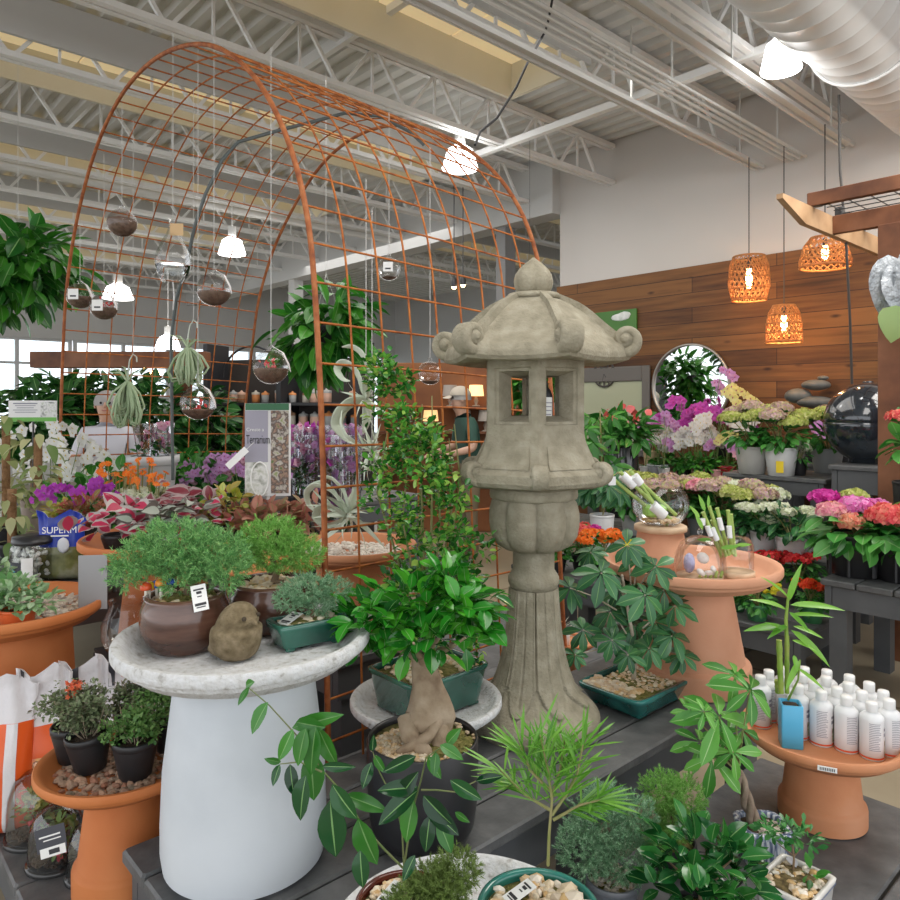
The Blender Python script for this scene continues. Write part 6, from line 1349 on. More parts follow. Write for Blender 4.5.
for px, Y, col, st, hgt, lab in ((664, 7.0, 'lilac', 3, .62, 'lilac orchid at the mirror side nearest the framed mirror'), (697, 6.95, 'white', 4, .48, 'white many flowered orchid low in front of the magenta ones'), (716, 6.85, 'white', 4, .60, 'white orchid touching the lime hydrangea bucket'), (683, 7.3, 'magenta', 3, .78, 'tall magenta orchid rising in front of the mirror glass'), (728, 6.95, 'magenta', 3, .66, 'magenta orchid between the mirror and the white buckets'), (734, 6.8, 'yellow', 2, .50, 'short yellow orchid beside the white buckets'), (645, 7.2, 'white', 3, .40, 'small white orchid at the dark vase end of the shelf')):
    orchid(lab, P(px, 474, Y), .92, col, st, hgt, (.055, .12, BW if st % 2 else PK), .038, 9, hang=.16)
for i, (px, Y) in enumerate(((616, 6.9), (628, 6.75))):
    p = P(px, 455, Y); t = thing('potted_anthurium', ('anthurium with red flowers in the dark vase nearer the lantern', 'anthurium with red and pink flowers in the dark vase nearer the mirror')[i], 'potted plant', (p.x, p.y, .0), 0, 'anthuriums in tall dark vases')
    b = MB(); b.lathe([(.07, 0), (.085, .01), (.10, 1.25), (.095, 1.26), (.09, 1.22), (.001, 1.2)], 28, cap0=True); b.build('vase', mat('dark_glass_vase', (.03, .03, .035), .12, coat=.6), t)
    leaves(t, [((0, 0, 1.38), (.26, .2, .12)), ((0, 0, 1.48), (.18, .15, .08))], 90, .15, leafT(.55, .15, .25, 5, .35, rib=True), HYL, .3, droop=.2)
    mb = MB(); mb.smooth = True; n = 7; mb.place(leafT(.85, .1, .1, 5, .35), np.stack([NR.uniform(-.22, .22, n), NR.uniform(-.15, .05, n), NR.uniform(1.46, 1.62, n)], 1), unit(n) + np.array([0, 0, .6]), jit(np.tile([0, -1, .4], (n, 1)), .3), .085); mb.build('flowers', leafm('anthurium_red', [(.65, .03, .02), (.75, .2, .2)], .25, .1), t)
# ================================================================ hanging globes in the arch
STR = mat('fishing_line', (.62, .62, .6), .5); SOILB = mat('brown_terrarium_soil', [(.10, .06, .04), (.22, .14, .10)], .9, scale=50); TAGR = mat('clear_tag', (.66, .64, .64), .4); GL2 = glass('globe_glass', (1, 1, 1), .45, .035)
def hang(t, p, top=None, r=.0016):
    z = (top or arch_top(p)) - p.z; b = MB(); b.tube([(0, 0, 0), (0, 0, z)], r, 4); return b.build('hanging_line', STR, t)
def orb(label, px, py, Y, rp, col, ribbon=True, fill=.45, tagw=False):
    p = P(px, py, Y); r = rp / F * Y; q = P(px, py - rp - 3, Y); t = thing('glass_globe', label, 'hanging globe', p, R.uniform(0, 6), 'glass globes hung in the arch')
    b = MB(); th = np.linspace(.12, PI - .12, 22); b.lathe([(r * math.sin(a), -r * math.cos(a) * .96) for a in th[::1]], 36); b.lathe([(r * .12, r * .95), (r * .16, r * 1.02), (r * .22, r * 1.12), (r * .12, r * 1.22), (.002, r * 1.24)], 14); b.build('glass_body', GL2, t)
    b = MB(); zf = -r + 2 * r * fill; rows = [(r * .96 * math.sin(a), -r * .96 * math.cos(a) * .96) for a in np.linspace(.1, math.acos(max(-1, min(1, -zf / r))), 12)]; b.lathe(rows + [(.001, rows[-1][1] + .004)], 30); b.build('terrarium_soil', SOILB, t)
    if col is not None:
        b = MB(); k = 26; b.place(T_SMALL, jit(np.tile([0, 0, zf + r * .06], (k, 1)), r * .22) * np.array([1, 1, 1]), unit(k), unit(k), r * .3); b.build('moss_and_flowers', col, t)
    if ribbon:
        b = MB(); b.tube([(r * .1, -r * .2, r * 1.15), (r * .8, -r * .6, r * .75), (r * 1.1, -r * .5, r * .1), (r * 1.2, -r * .5, -r * .3)], [.003, .012, .014, .006], 8, flat=(.15, (0, 1, .2))); o = b.build('ribbon', TAGR, t); o.rotation_euler = (0, 0, -t.rotation_euler[2])
    if tagw:
        b = MB(); b.box((0, 0, 0), (r * .8, .002, r * .8), bev=.0008); o = b.build('paper_tag', PAPER, t); a = -t.rotation_euler[2]; o.location = (math.cos(a - PI / 2) * r * 1.02, math.sin(a - PI / 2) * r * 1.02, -.0); o.rotation_euler = (0, 0, a)
        b = MB(); b.box((0, -.0015, -r * .15), (r * .45, .001, r * .12)); b.build('print', INK, o)
    o = hang(t, p); o.location = (0, 0, r * 1.2); return t
RDM = leafm('red_moss', [(.6, .02, .03), (.7, .1, .08)], .6, .2); ORM = leafm('orange_moss', [(.6, .2, .08), (.5, .1, .05), (.3, .3, .1)], .6, .2); GRM = leafm('pinkish_moss', [(.6, .15, .25), (.4, .35, .3)], .6, .2)
orb('highest small globe, filled with brown soil and pink moss', 122, 223, 4.15, 14.5, GRM, False, .62)
orb('globe with orange moss and a trailing clear ribbon, right under the teardrop bottle', 214, 290, 3.5, 17, ORM, True, .42)
orb('globe at the left arch leg wearing a white price tag', 80, 296, 4.62, 13, None, True, .45, True)
orb('globe with red moss and a round paper tag beside the arch leg', 104, 307, 4.45, 13.5, RDM, True, .45, True)
orb('largest low globe of brown soil, above the terrarium sign', 271, 367, 3.05, 18, RDM, True, .45)
orb('globe with a bright red moss layer, hung lowest', 198, 403, 3.6, 17.5, RDM, True, .3)
orb('almost empty clear globe high near the middle of the mesh', 389, 269, 3.4, 12, None, False, .12, True)
orb('clear globe behind the top of the climbing bush', 430, 373, 3.3, 12.5, None, False, .15)
p = P(173, 262, 3.8); t = thing('teardrop_bottle', 'tall clear glass teardrop bottle with a kraft tag hanging in the arch', 'hanging bottle', p, 0)
b = MB(); s = 3.8 / F; b.lathe([(11 * s, -20 * s), (15 * s, -11 * s), (17.5 * s, 0), (16 * s, 9 * s), (11 * s, 20 * s), (6 * s, 29 * s), (4 * s, 36 * s), (3.5 * s, 42 * s), (5 * s, 44 * s)], 36, cap0=True); b.build('glass_body', GL2, t)
b = MB(); b.lathe([(14 * s, -12 * s), (16.6 * s, -4 * s), (16.6 * s, -3.5 * s), (.001, -3.5 * s)], 30); b.build('water', glass('water', (.93, .96, .96), 1, .08), t)
b = MB(); b.box((6 * s, -6 * s, 31 * s), (13 * s, .002, 12 * s)); b.build('kraft_tag', mat('kraft_paper', (.62, .42, .22), .7), t)
o = hang(t, p); o.location = (0, 0, 42 * s); b = MB(); b.tube([(0, 0, -20 * s), (.006, 0, -35 * s), (0, 0, -48 * s)], .004, 5); b.build('tassel', STR, t)
# air plants
AIR = leafm('air_plant_green', [(.38, .50, .30), (.48, .58, .38), (.30, .42, .24)], .6, .15); XER = mat('silvery_air_plant', [(.50, .58, .45), (.66, .70, .60)], .6, scale=12)
def bunch(label, px, py, Y, hp, seed):
    rr = random.Random(seed); s = Y / F; p = P(px, py, Y); t = thing('hanging_air_plant', label, 'air plant', p, 0, 'knotted air plants hung in the arch'); b = MB()
    for i in range(38):
        a = rr.uniform(0, 6.28); w = rr.uniform(6, 21) * s; l = rr.uniform(.6, 1.0) * hp * s; c, si = math.cos(a), math.sin(a)
        b.tube([(c * 2 * s, si * 2 * s, 0), (c * w * .7, si * w * .7, -l * .35), (c * w, si * w * .8, -l * .75), (c * w * .8, si * w * .6, -l), (c * w * .3, si * w * .3, -l * .95), (c * w * .1 + 3 * s, si * w * .1, -l * .55), (0, 0, -l * .1)], [.006, .007, .007, .006, .006, .005, .004], 5)
    for i in range(7):
        a = rr.uniform(-.9, .9); l = rr.uniform(18, 36) * s; b.tube([(0, 0, 0), (math.sin(a) * l * .5, rr.uniform(-.03, .03), l * .35 * math.cos(a) + .01), (math.sin(a) * l * 1.1, 0, l * .45 * math.cos(a))], [.007, .005, .001], 5)
    b.build('foliage', AIR, t)
    b = MB(); b.tube([(0, 0, -.02), (.0, 0, .06), (.01, 0, 22 * s), (.03, 0, 28 * s), (.05, 0, 25 * s), (.052, 0, 20 * s)], .004, 6); b.build('hook', mat('pale_wire', (.5, .55, .48), .4), t)
    o = hang(t, Vector((p.x + .03, p.y, p.z + 28 * s)), r=.0012); o.location = (.03, 0, 28 * s); return t
bunch('lower knotted bunch of thin air plant straps, over the white shirted man', 128, 382, 4.2, 46, 4)
bunch('upper knotted bunch of thin air plant straps, beside the low red globe', 188, 348, 3.95, 40, 9)
def strap(b, pts, w, n=40, thick=.0025):
    P_ = np.array([tuple(q) for q in pts], float); k = len(P_); tt = np.linspace(0, k - 1, n); q = np.stack([np.interp(tt, range(k), P_[:, j]) for j in range(3)], 1)
    for _ in range(5): q[1:-1] = .25 * q[:-2] + .5 * q[1:-1] + .25 * q[2:]
    wd = w * np.sin(np.linspace(.5, PI - .05, n)) ** .7
    d = np.gradient(q, axis=0); d /= np.linalg.norm(d, axis=1)[:, None]; rows = []; t8 = np.linspace(0, 2 * PI, 8, endpoint=False)
    for i in range(n):
        side = np.cross(d[i], [.25, 1, .1]); side /= np.linalg.norm(side) + 1e-6; side = side * .55 + np.array([0, .83, 0]) * .9; side /= np.linalg.norm(side); nn = np.cross(d[i], side)
        rows.append(q[i] + np.outer(np.cos(t8) * wd[i] / 2, side) + np.outer(np.sin(t8) * thick, nn))
    b.grid(np.array(rows), True, True, True)
def xer(label, px, py, Y, curls, parent_kind='xerographica', w=.032, name='curly_air_plant', extra=22, L0=.1, line=True, zb=None):
    p = P(px, py, Y) if zb is None else Vector((P(px, py, Y).x, Y, zb)); t = thing(name, label, 'air plant', p, 0, 'big curly silver air plants'); b = MB()
    for c in curls: strap(b, [P(x, y, Y + dy) - p for x, y, dy in c], w)
    k = extra; b.smooth = True; b.place(leafT(.13, .2, .5, 6, .3), np.zeros((k, 3)), unit(k) + np.array([0, -.2, .15]), unit(k), L0 * NR.uniform(.7, 1.3, k)); b.build('foliage', XER, t)
    if line: o = hang(t, p)
    return t
xer('huge curly silver air plant hanging between the arch leg and the bush, upper one', 366, 398, 2.85, [[(366, 398, 0), (362, 385, 0), (357, 372, 0), (350, 364, .02), (341, 362, .03), (336, 370, .03), (343, 380, .0), (350, 381, -.02)], [(368, 396, 0), (371, 380, 0), (368, 365, .02), (361, 352, .03), (352, 346, .05), (342, 347, .06)], [(364, 398, 0), (350, 400, -.02), (338, 412, -.03), (334, 425, -.02), (343, 436, 0), (356, 442, .02)], [(366, 398, .01), (367, 412, .0), (366, 424, 0), (363, 434, .03)], [(362, 400, .03), (344, 408, .05), (337, 424, .06), (345, 438, .05), (360, 446, .03)]], w=.05)
xer('second curly silver air plant, looping low beside the bush stems', 372, 452, 2.8, [[(372, 452, 0), (358, 444, -.03), (346, 436, -.05), (340, 424, -.04), (342, 410, 0)], [(370, 450, 0), (380, 462, .02), (368, 470, 0), (360, 462, 0)]], extra=34, L0=.09)
xer('curly silver air plant resting in the terracotta bath by the arch leg', 348, 515, 2.74, [[(345, 515, 0), (340, 498, -.03), (328, 488, -.05), (314, 484, -.03), (306, 492, 0), (308, 505, .04), (320, 515, .05)], [(347, 516, 0), (332, 506, -.04), (318, 507, -.06), (315, 517, -.04), (325, 527, -.02), (340, 525, 0)], [(346, 512, 0), (335, 492, -.05), (322, 482, -.02), (310, 486, .04), (306, 500, .08)], [(350, 514, 0), (344, 490, .03), (332, 478, .05), (318, 476, .06)]], w=.04, extra=40, L0=.15, line=False)
g = MB(); pebbles(g, (0, 0, .004), .20, .20, 380, .014); tag(g.build('gravel', mat('pale_gravel', [(.6, .55, .48), (.75, .7, .62), (.5, .42, .35)], .7, mode='island'), None, (AIRC.x, AIRC.y, ZAIR)), 'pale gravel in the terracotta bath of curly air plants', 'gravel', kind='stuff')
# terracotta stand with empty pot behind the rear juniper
t_, zf = stand('bird_bath', 'narrow terracotta bird bath whose rim shows behind the rear juniper', 'bird bath', -.60, 2.36, .35, 1.135, .155, TERRA3, 'pot', rb=.13, rt=.09)

# ================================================================ begonias
BEGM = [leafm('crimson_begonia_centre', [(.50, .02, .08), (.65, .06, .14)], .5, .2), leafm('silver_begonia_margin', [(.55, .48, .46), (.42, .40, .38)], .6, .15)]
BEGS = [leafm('silver_begonia', [(.28, .34, .28), (.42, .46, .40), (.22, .26, .2)], .6, .15), leafm('dark_begonia_edge', [(.07, .05, .05), (.14, .12, .10)], .6, .1)]
BEGD = [leafm('wine_begonia', [(.16, .015, .03), (.26, .03, .05)], .4, .15), leafm('grey_pink_edge', [(.35, .25, .25)] * 2, .6, .1)]
def twoleaf(parent, mm, cs, n, L, name='foliage'):
    mb = MB(); mb.smooth = True; pos = jit(np.tile(cs[0], (n, 1)), 1) * 0 + np.array([cs[i % len(cs)] for i in range(n)]) + NR.normal(size=(n, 3)) * np.array([.05, .05, .025])
    u = unit(n); u[:, 1] -= .5; u[:, 2] = np.abs(u[:, 2]) * .5 + .1
    mb.place(leafT(.72, .12, .3, 6, .4, two=True, wav=.03), pos, u, jit(np.tile([0, -.6, 1], (n, 1)), .3), L * NR.uniform(.7, 1.15, n)); return mb.build(name, mm, parent)
def begonia(label, dx, dy, mm, n, L, w=.1, z=0):
    t = thing('potted_begonia', label, 'potted plant', (BEG.x + dx, BEG.y + dy, ZBEG + z), 0, 'begonias in the terracotta bath'); rpot(t, .06, .07, BLACKP); twoleaf(t, mm, [(-w, 0, .11), (w, -.02, .10), (0, -.05, .13), (0, .05, .16), (w * .5, .02, .17)], n, L); return t
begonia('crimson centred begonia with pale edges, hanging over the bath rim', -.17, -.08, BEGM, 34, .095)
begonia('silver veined begonia right of the crimson one', .02, -.10, BEGS, 40, .085)
begonia('wine dark begonia at the back of the bath', .0, .12, BEGD, 44, .085, z=.02)
begonia('second crimson begonia between silver leaves and lime coleus', .17, .03, BEGM, 14, .07, .06)
FITX, FITY = P(262, 540, 3.2).x, 3.2
t_, zf = stand('bird_bath', 'terracotta bird bath hidden under the pink brown leafy plants inside the arch', 'bird bath', FITX, FITY, .35, 1.06, .30, TERRA, 'pot', rb=.2, rt=.14); ZF = .35 + zf
COL1 = leafm('coppery_pink_leaf', [(.45, .18, .13), (.55, .28, .2), (.35, .12, .1), (.3, .32, .14)], .5, .25); COL2 = leafm('lime_and_bronze_leaf', [(.45, .5, .06), (.35, .2, .05), (.55, .6, .15), (.3, .3, .05)], .5, .3); COL3 = leafm('reddish_leaf', [(.35, .05, .05), (.25, .15, .05), (.5, .12, .1)], .5, .25)
def leafy(label, p, z, m, n, L, rx, rz, r=.07, hh=.08, name='potted_coleus', T=T_LEAFR, cz=None, pm=BLACKP, grp=None, cat='potted plant', up=.3, droop=0, rnd=.4):
    t = thing(name, label, cat, (p[0], p[1], z), 0, grp); rpot(t, r, hh, pm); cz = cz or hh + rz * .6
    leaves(t, [((0, 0, cz), (rx, rx * .9, rz)), ((rx * .4, 0, cz + rz * .3), (rx * .6, rx * .6, rz * .7)), ((-rx * .5, 0, cz), (rx * .6, rx * .6, rz * .7))], n, L, T, m, .3, rnd=rnd, up=up, droop=droop)
    twigs(t, [([(0, 0, hh * .9), (rx * .3 * math.cos(a), rx * .3 * math.sin(a), cz)], (.004, .002)) for a in (0, 2, 4)], TWIG, 'stem'); return t
leafy('coppery pink leafy plant below the terrarium sign', (FITX + .04, FITY - .10), ZF, COL1, 130, .075, .14, .07)
leafy('coppery leafy plant at the bush side of the terrarium sign', (FITX + .19, FITY - .02), ZF, COL1, 90, .07, .10, .08)
leafy('coppery green leafy plant at the begonia side of the sign', (FITX - .13, FITY - .02), ZF, COL1, 110, .07, .13, .07)
leafy('lime and bronze coleus beside the silver begonia', (BEG.x + .22, BEG.y + .12), ZBEG, COL2, 120, .05, .09, .10)
# terrarium sign
SGN = thing('terrarium_sign', 'upright Terrarium sign with green top band and glass terrarium photo', 'sign', (P(268, 497, 3.22).x, 3.22, ZF), .12); hb = .40; wb_ = .20; z0 = .235 - .0
zc = (H - (450 - 405) / F * 3.2) - ZF
b = MB(); b.box((0, 0, zc), (wb_, .006, .415)); b.build('board', mat('white_board', (.72, .72, .72), .5), SGN)
def pan(name, m, x, z, w, h_, dy=-.004): b = MB(); b.box((x, dy, zc + z), (w, .002, h_)); return b.build(name, m, SGN)
pan('green_band', mat('deep_green_print', (.03, .14, .06), .5), -.003, .192, .19, .03); pan('grey_panel', mat('mauve_grey_print', (.34, .33, .40), .5), -.05, .06, .10, .23)
pan('photo_panel', mat('terrarium_photo', [(.10, .16, .05), (.35, .22, .16), (.08, .06, .05), (.5, .45, .4), (.25, .3, .12)], .5, scale=38, detail=6), .052, -.01, .078, .37); pan('lower_photo', mat('terrarium_photo2', [(.25, .28, .14), (.7, .7, .68), (.12, .14, .08)], .5, scale=20), -.05, -.13, .095, .15)
b = MB(); b.X = Matrix.Translation((-.035, -.006, zc - .13)) @ Matrix.Rotation(PI / 2, 4, 'X'); b.tube([(.038 * math.cos(a), .075 * math.sin(a), 0) for a in np.linspace(0, 2 * PI, 30)[:-1]], .004, 5, closed=True); b.build('jar_outline', PAPER, SGN)
text('lettering', 'Terrarium', .056, INK, SGN, (-.094, -.0065, zc + .045), (PI / 2, 0, 0), 'LEFT', .44); text('lettering', 'Create a', .022, PAPER, SGN, (-.094, -.0065, zc + .09), (PI / 2, 0, 0), 'LEFT')
b = MB(); b.beam((0, .006, -.0), (0, .006, zc), .014, .006); b.build('stake', STEEL, SGN)
b = MB(); b.box((0, 0, 0), (.115, .002, .03)); o = b.build('paper_strip', PAPER, None, P(237, 458, 3.15)); o.rotation_euler = (0, -.75, 0); tag(o, 'white paper strip sticking out at the side of the terrarium sign', 'label'); 
b = MB(); b.beam((.05, .003, 0), (.10, .003, .0), .004, .002); q = b.build('clip', STEEL, o)

# ================================================================ raised shelf: bag, jar, variegated plants
t, rw = bag('moss_bag', 'blue topped clear bag of moss with white SUPERM lettering', P(62, 590, 3.30).xy.to_3d() + Vector((0, 0, .852)), .205, .30, .12, .15, 0, [('clear_body', mat('mossy_film', [(.06, .07, .02), (.16, .17, .06), (.30, .30, .22)], .25, scale=12), 0, .55), ('blue_top', mat('royal_blue_film', [(.01, .03, .30), (.015, .05, .42)], .3, scale=5), .55, 1)])
t.pop('group', None); text('lettering', 'SUPERM', .042, PAPER, t, (.008, -.052, .232), (PI / 2, 0, 0)); b = MB(); b.smooth = True; b.add(T_ICO2[0] * np.array([.026, .006, .036]) + np.array([.03, -.070, .168]), T_ICO2[1]); b.build('leaf_print', mat('grey_leaf_print', (.6, .62, .66), .5), t)
b = MB(); b.box((.01, -.056, .208), (.075, .002, .006)); b.build('print', PAPER, t)
jr = thing('stone_jar', 'glass jar of white pebbles with a black lid and dark label', 'jar', tuple(P(33, 575, 3.25).xy) + (.852,))
b = MB(); b.lathe([(.085, 0), (.092, .005), (.092, .15), (.088, .165), (.075, .175), (.075, .185)], 36, cap0=True); b.build('glass_body', GL, jr)
b = MB(); b.lathe([(.08, .175), (.086, .18), (.086, .192), (.083, .194), (.083, .208), (.001, .21)], 36); b.build('lid', mat('black_lid', (.02, .02, .022), .35), jr)
b = MB(); n = 150; a = NR.uniform(0, 6.28, n); q = .078 * np.sqrt(NR.uniform(.5, 1, n)); b.place(T_ICO, np.stack([q * np.cos(a), q * np.sin(a), NR.uniform(.01, .16, n)], 1), unit(n), unit(n), np.stack([NR.uniform(.008, .012, n), NR.uniform(.012, .018, n), NR.uniform(.008, .012, n)], 1)); b.build('white_pebbles', mat('white_pebble', [(.62, .66, .6), (.76, .78, .74), (.5, .56, .52)], .4, mode='island'), jr)
b = MB(); b.grid(np.array([[(.0935 * math.cos(a), .0935 * math.sin(a), z) for a in np.linspace(-2.9, -1.15, 14)] for z in (.015, .105)]), False); lb = b.build('label', mat('black_label', (.03, .035, .045), .5), jr)
b = MB(); b.grid(np.array([[(.0945 * math.cos(a), .0945 * math.sin(a), z) for a in np.linspace(-1.55, -1.05, 6)] for z in (.02, .125)]), False); b.build('price_label', PAPER, jr)
text('lettering', 'nic', .042, mat('cyan_print', (.05, .4, .6), .5), jr, (-.045, -.0885, .078), (PI / 2, 0, -.35)); text('lettering', 'colour', .022, PAPER, jr, (-.045, -.0885, .045), (PI / 2, 0, -.35))
VAR = leafm('variegated_leaf', [(.12, .22, .05), (.35, .40, .16), (.52, .52, .28), (.08, .17, .04)], .45, .25); POLE = mat('coir_pole', [(.22, .11, .05), (.34, .19, .09)], .95, scale=40, bump=(80, .8, .01)); BGP = mat('taupe_clay_pot', [(.33, .26, .22), (.42, .35, .30)], .8, scale=6)
def polep(label, px, py, Y, z, hp, pot, nl, L_=.09, ph=.2, pr=.10):
    p = P(px, py, Y); t = thing('potted_pothos', label, 'potted plant', (p.x, p.y, z), 0, 'variegated plants on coir poles'); rpot(t, pr, ph, pot, rb=pr * .66, rim=.02)
    b = MB(); b.tube([(0, 0, ph - .03), (0, 0, hp)], .022, 10); b.build('coir_pole', POLE, t)
    mb = MB(); mb.smooth = True; n = nl; a = NR.uniform(0, 6.28, n); zz_ = NR.uniform(ph, hp + .03, n); q = NR.uniform(.03, .11, n); pos = np.stack([q * np.cos(a), q * np.sin(a), zz_], 1); d = np.stack([np.cos(a), np.sin(a), NR.uniform(-1.2, .3, n)], 1)
    mb.place(leafT(.5, .15, .3, 5, .35), pos, d, (0, 0, 1), L_ * NR.uniform(.8, 1.4, n)); mb.build('foliage', VAR, t); return t
polep('variegated climber on a coir pole in the taupe clay pot by the white orchids', 38, 525, 3.95, .852, .62, BGP, 44, ph=.28, pr=.085)
polep('variegated climber on a tall coir pole at the frame edge', 6, 500, 4.1, .852, .72, BLACKP, 50, ph=.12, pr=.08)
polep('low variegated climber with a short pole at the very frame edge behind the jar', 12, 540, 3.75, .852, .36, BLACKP, 34, ph=.08, pr=.07)
orchid('small magenta orchid in front of the arch leg on the raised shelf', P(77, 505, 3.72), .852, 'purple', 3, .36, (.06, .10, BLACKP), .026, 8, hang=.12)
orchid('second small magenta orchid, just inside the arch leg', P(93, 505, 3.85), .50, 'purple', 3, .74, (.07, .10, BLACKP), .028, 7, hang=.10)
leafy('reddish coleus above the blue moss bag', P(82, 512, 3.55).xy, .852, COL3, 130, .05, .10, .09, hh=.20, cz=.27)
leafy('green and orange foliage plant between the clay pot and the moss bag', P(60, 512, 3.62).xy, .852, COL2, 110, .05, .08, .07, hh=.18, cz=.24)

# ================================================================ white orchids, planter and marigolds inside the arch
for i, (px, Y, hgt, lab) in enumerate(((62, 4.75, .98, 'white moth orchid behind the variegated climber'), (76, 4.7, .90, 'white moth orchid left of the arch leg'), (88, 4.95, .80, 'white moth orchid just inside the arch leg'), (106, 4.75, .52, 'low white moth orchid in front of the white shirted man'), (50, 4.85, 1.05, 'white moth orchid below the orchid care sign'), (122, 4.7, .46, 'short white moth orchid beside the marigolds'), (84, 4.6, .62, 'lowest white moth orchid by the magenta ones'))):
    orchid(lab, P(px, 520, Y), .50, 'white', 3, hgt, (.07, .12, BLACKP), .038, 9, group='white moth orchids behind the arch leg', hang=.34)
leafy('green leafy mass under the white orchids', P(95, 520, 4.4).xy, .50, MIDL, 260, .09, .3, .3, hh=.15, cz=.5, name='foliage_plant')
leafy('green leafy mass behind the white planter', P(185, 500, 5.0).xy, .50, MIDL, 320, .09, .34, .28, hh=.15, cz=.55, name='foliage_plant')
leafy('dark green leafy mass beyond the terrarium sign', P(225, 500, 5.1).xy, .50, leafm('deep_green_leaf', (0, 0, 0)), 260, .08, .3, .25, hh=.15, cz=.5, name='foliage_plant')
t = thing('planter', 'tall pale grey tapered planter beyond the marigolds holding two sleeved plants', 'planter', tuple(P(153, 480, 4.45).xy) + (.50,)); b = MB(); b.lathe([(.09, 0), (.10, .01), (.115, .5), (.135, .78), (.155, .80), (.155, .84), (.145, .84), (.14, .78), (.001, .76)], 36, cap0=True); b.build('pot_body', mat('pale_grey_planter', (.50, .51, .52), .5), t)
SLV = glass('clear_sleeve', (.93, .93, .95), 1.2, .12)
def sleeved(label, p, z, col, hh=.34, r=.07, pot=True, group='sleeved orchids', ns=8, fs=.035):
    t = thing('sleeved_orchid', label, 'potted plant', (p[0], p[1], z), R.uniform(0, 6), group); rpot(t, r * .6, .07, BLACKP)
    b = MB(); b.lathe([(r * .55, .01), (r * .8, hh * .5), (r * 1.15, hh)], 14, smooth=False, rf=lambda tt, r_, z_: r_ * (1 + .06 * np.cos(7 * tt))); b.build('clear_sleeve', SLV, t)
    mb = MB(); mb.smooth = True; n = ns; mb.place(T_ORCHID, np.stack([NR.uniform(-r * .7, r * .7, n), NR.uniform(-r * .7, r * .7, n), NR.uniform(hh * .5, hh * 1.02, n)], 1), unit(n), jit(np.tile([0, -1, .2], (n, 1)), .5), fs * NR.uniform(.8, 1.2, n)); mb.build('flowers', OC[col], t)
    leaves(t, [((0, 0, hh * .35), (r * .8, r * .8, hh * .2))], 22, r * 1.1, T_LEAF, ORL, .3); return t
for dx in (-.055, .06): p = P(153, 480, 4.45); sleeved('sleeved pink plant on the grey planter, %s' % ('beside the knotted air plant' if dx < 0 else 'toward the wooden post'), (p.x + dx, p.y), .50 + .765, 'pink', .27, .06, group=None, ns=4)
for i, (px, py, Y, z, lab) in enumerate(((120, 470, 4.1, .50, 'orange marigold clump nearest the grey planter side facing the man'), (138, 467, 4.15, .50, 'tallest orange marigold in front of the grey planter'), (150, 480, 4.0, .50, 'small orange marigold before the planter foot'), (112, 478, 4.0, .50, 'low orange marigold beside the white orchids'))):
    p = P(px, py, Y); hz = H - (py - 405) / F * Y - z; t = thing('potted_marigold', lab, 'potted plant', (p.x, p.y, z), 0, 'orange marigolds inside the arch'); rpot(t, .07, .12, BLACKP)
    mb = MB(); n = 12; pos = np.stack([NR.uniform(-.09, .09, n), NR.uniform(-.07, .07, n), hz + NR.uniform(-.04, .04, n)], 1); mb.place(T_DAISY, pos, unit(n), jit(np.tile([0, -.6, 1], (n, 1)), .2), .026); mb.build('flowers', [FC['orange'], YEL], t)
    twigs(t, [([(0, 0, .1), tuple(q * np.array([.5, .5, .6])), tuple(q)], .003) for q in pos], TWIG, 'stem'); leaves(t, [((0, 0, hz * .6), (.09, .09, hz * .3))], 110, .06, T_LEAF, MIDL, .2)
for i, (px, Y) in enumerate(((128, 3.98), (146, 4.15))):
    p = P(px, 490, Y); kal('white flowered filler plant %s' % ('under the marigolds' if i == 0 else 'at the planter foot'), px, 490, Y, .50, ['white'], w=.12, n=12, fz=.64, lz=.5, hh=.35, m=BLACKP, fr=.03, grp=None)
# orchid care sign
t = thing('care_sign', 'white care sign with a green strip and orchid photo above the white orchids', 'sign', tuple(P(33, 424, 4.3).xy) + (.852,), .25); zc = H - (411 - 405) / F * 4.3 - .852
b = MB(); b.box((0, 0, zc), (.26, .006, .125)); b.build('board', mat('white_board', (0, 0, 0)), t)
for nm, m, x, z, w, h_ in (('green_strip', mat('strip_green', (.15, .42, .08), .5), 0, -.05, .255, .024), ('photo_panel', mat('orchid_photo', [(.2, .22, .2), (.7, .7, .7), (.35, .4, .3)], .5, scale=40), .085, .01, .085, .09)): b = MB(); b.box((x, -.004, zc + z), (w, .002, h_)); b.build(nm, m, t)
b = MB()
for i in range(5): b.box((-.04, -.004, zc + .045 - i * .013), (.13 - (i % 3) * .02, .002, .004 + .003 * (i == 0)))
b.build('print', mat('grey_ink', (0, 0, 0)), t); b = MB(); b.tube([(0, .006, 0), (0, .006, zc)], .006, 8); b.build('stake', PBK, t)
# sleeved orchids on a step
bench('dark display step of sleeved orchids beyond the arch', -5.4, -4.1, 2.25, 3.5, .98, pw=.25, zb=.5)
cols = ['magenta', 'pink', 'lilac', 'magenta', 'lilac', 'pink']; k = 0
for r_ in range(3):
    for c_ in range(6):
        px = 291 + c_ * 12 + (r_ % 2) * 5; Y = 4.75 + r_ * .3; p = P(px, 450, Y); col = cols[(c_ + r_ * 2) % 6] if px < 330 else R.choice(['pink', 'lilac'])
        w_ = p.x * CS - p.y * SN; l_ = p.x * SN + p.y * CS
        sleeved('%s orchid in a clear sleeve, %s in the %s row from the sign' % ({'magenta': 'magenta', 'pink': 'pale pink', 'lilac': 'lilac'}[col], ORD[c_], ('front', 'middle', 'rear')[r_]), (p.x, p.y), .981 if (-5.35 < w_ < -4.15 and 2.3 < l_ < 3.45) else .501, col, .52 if (-5.35 < w_ < -4.15 and 2.3 < l_ < 3.45) else .95, .055, fs=.032, ns=9, group='clear sleeved orchids on the step'); k += 1
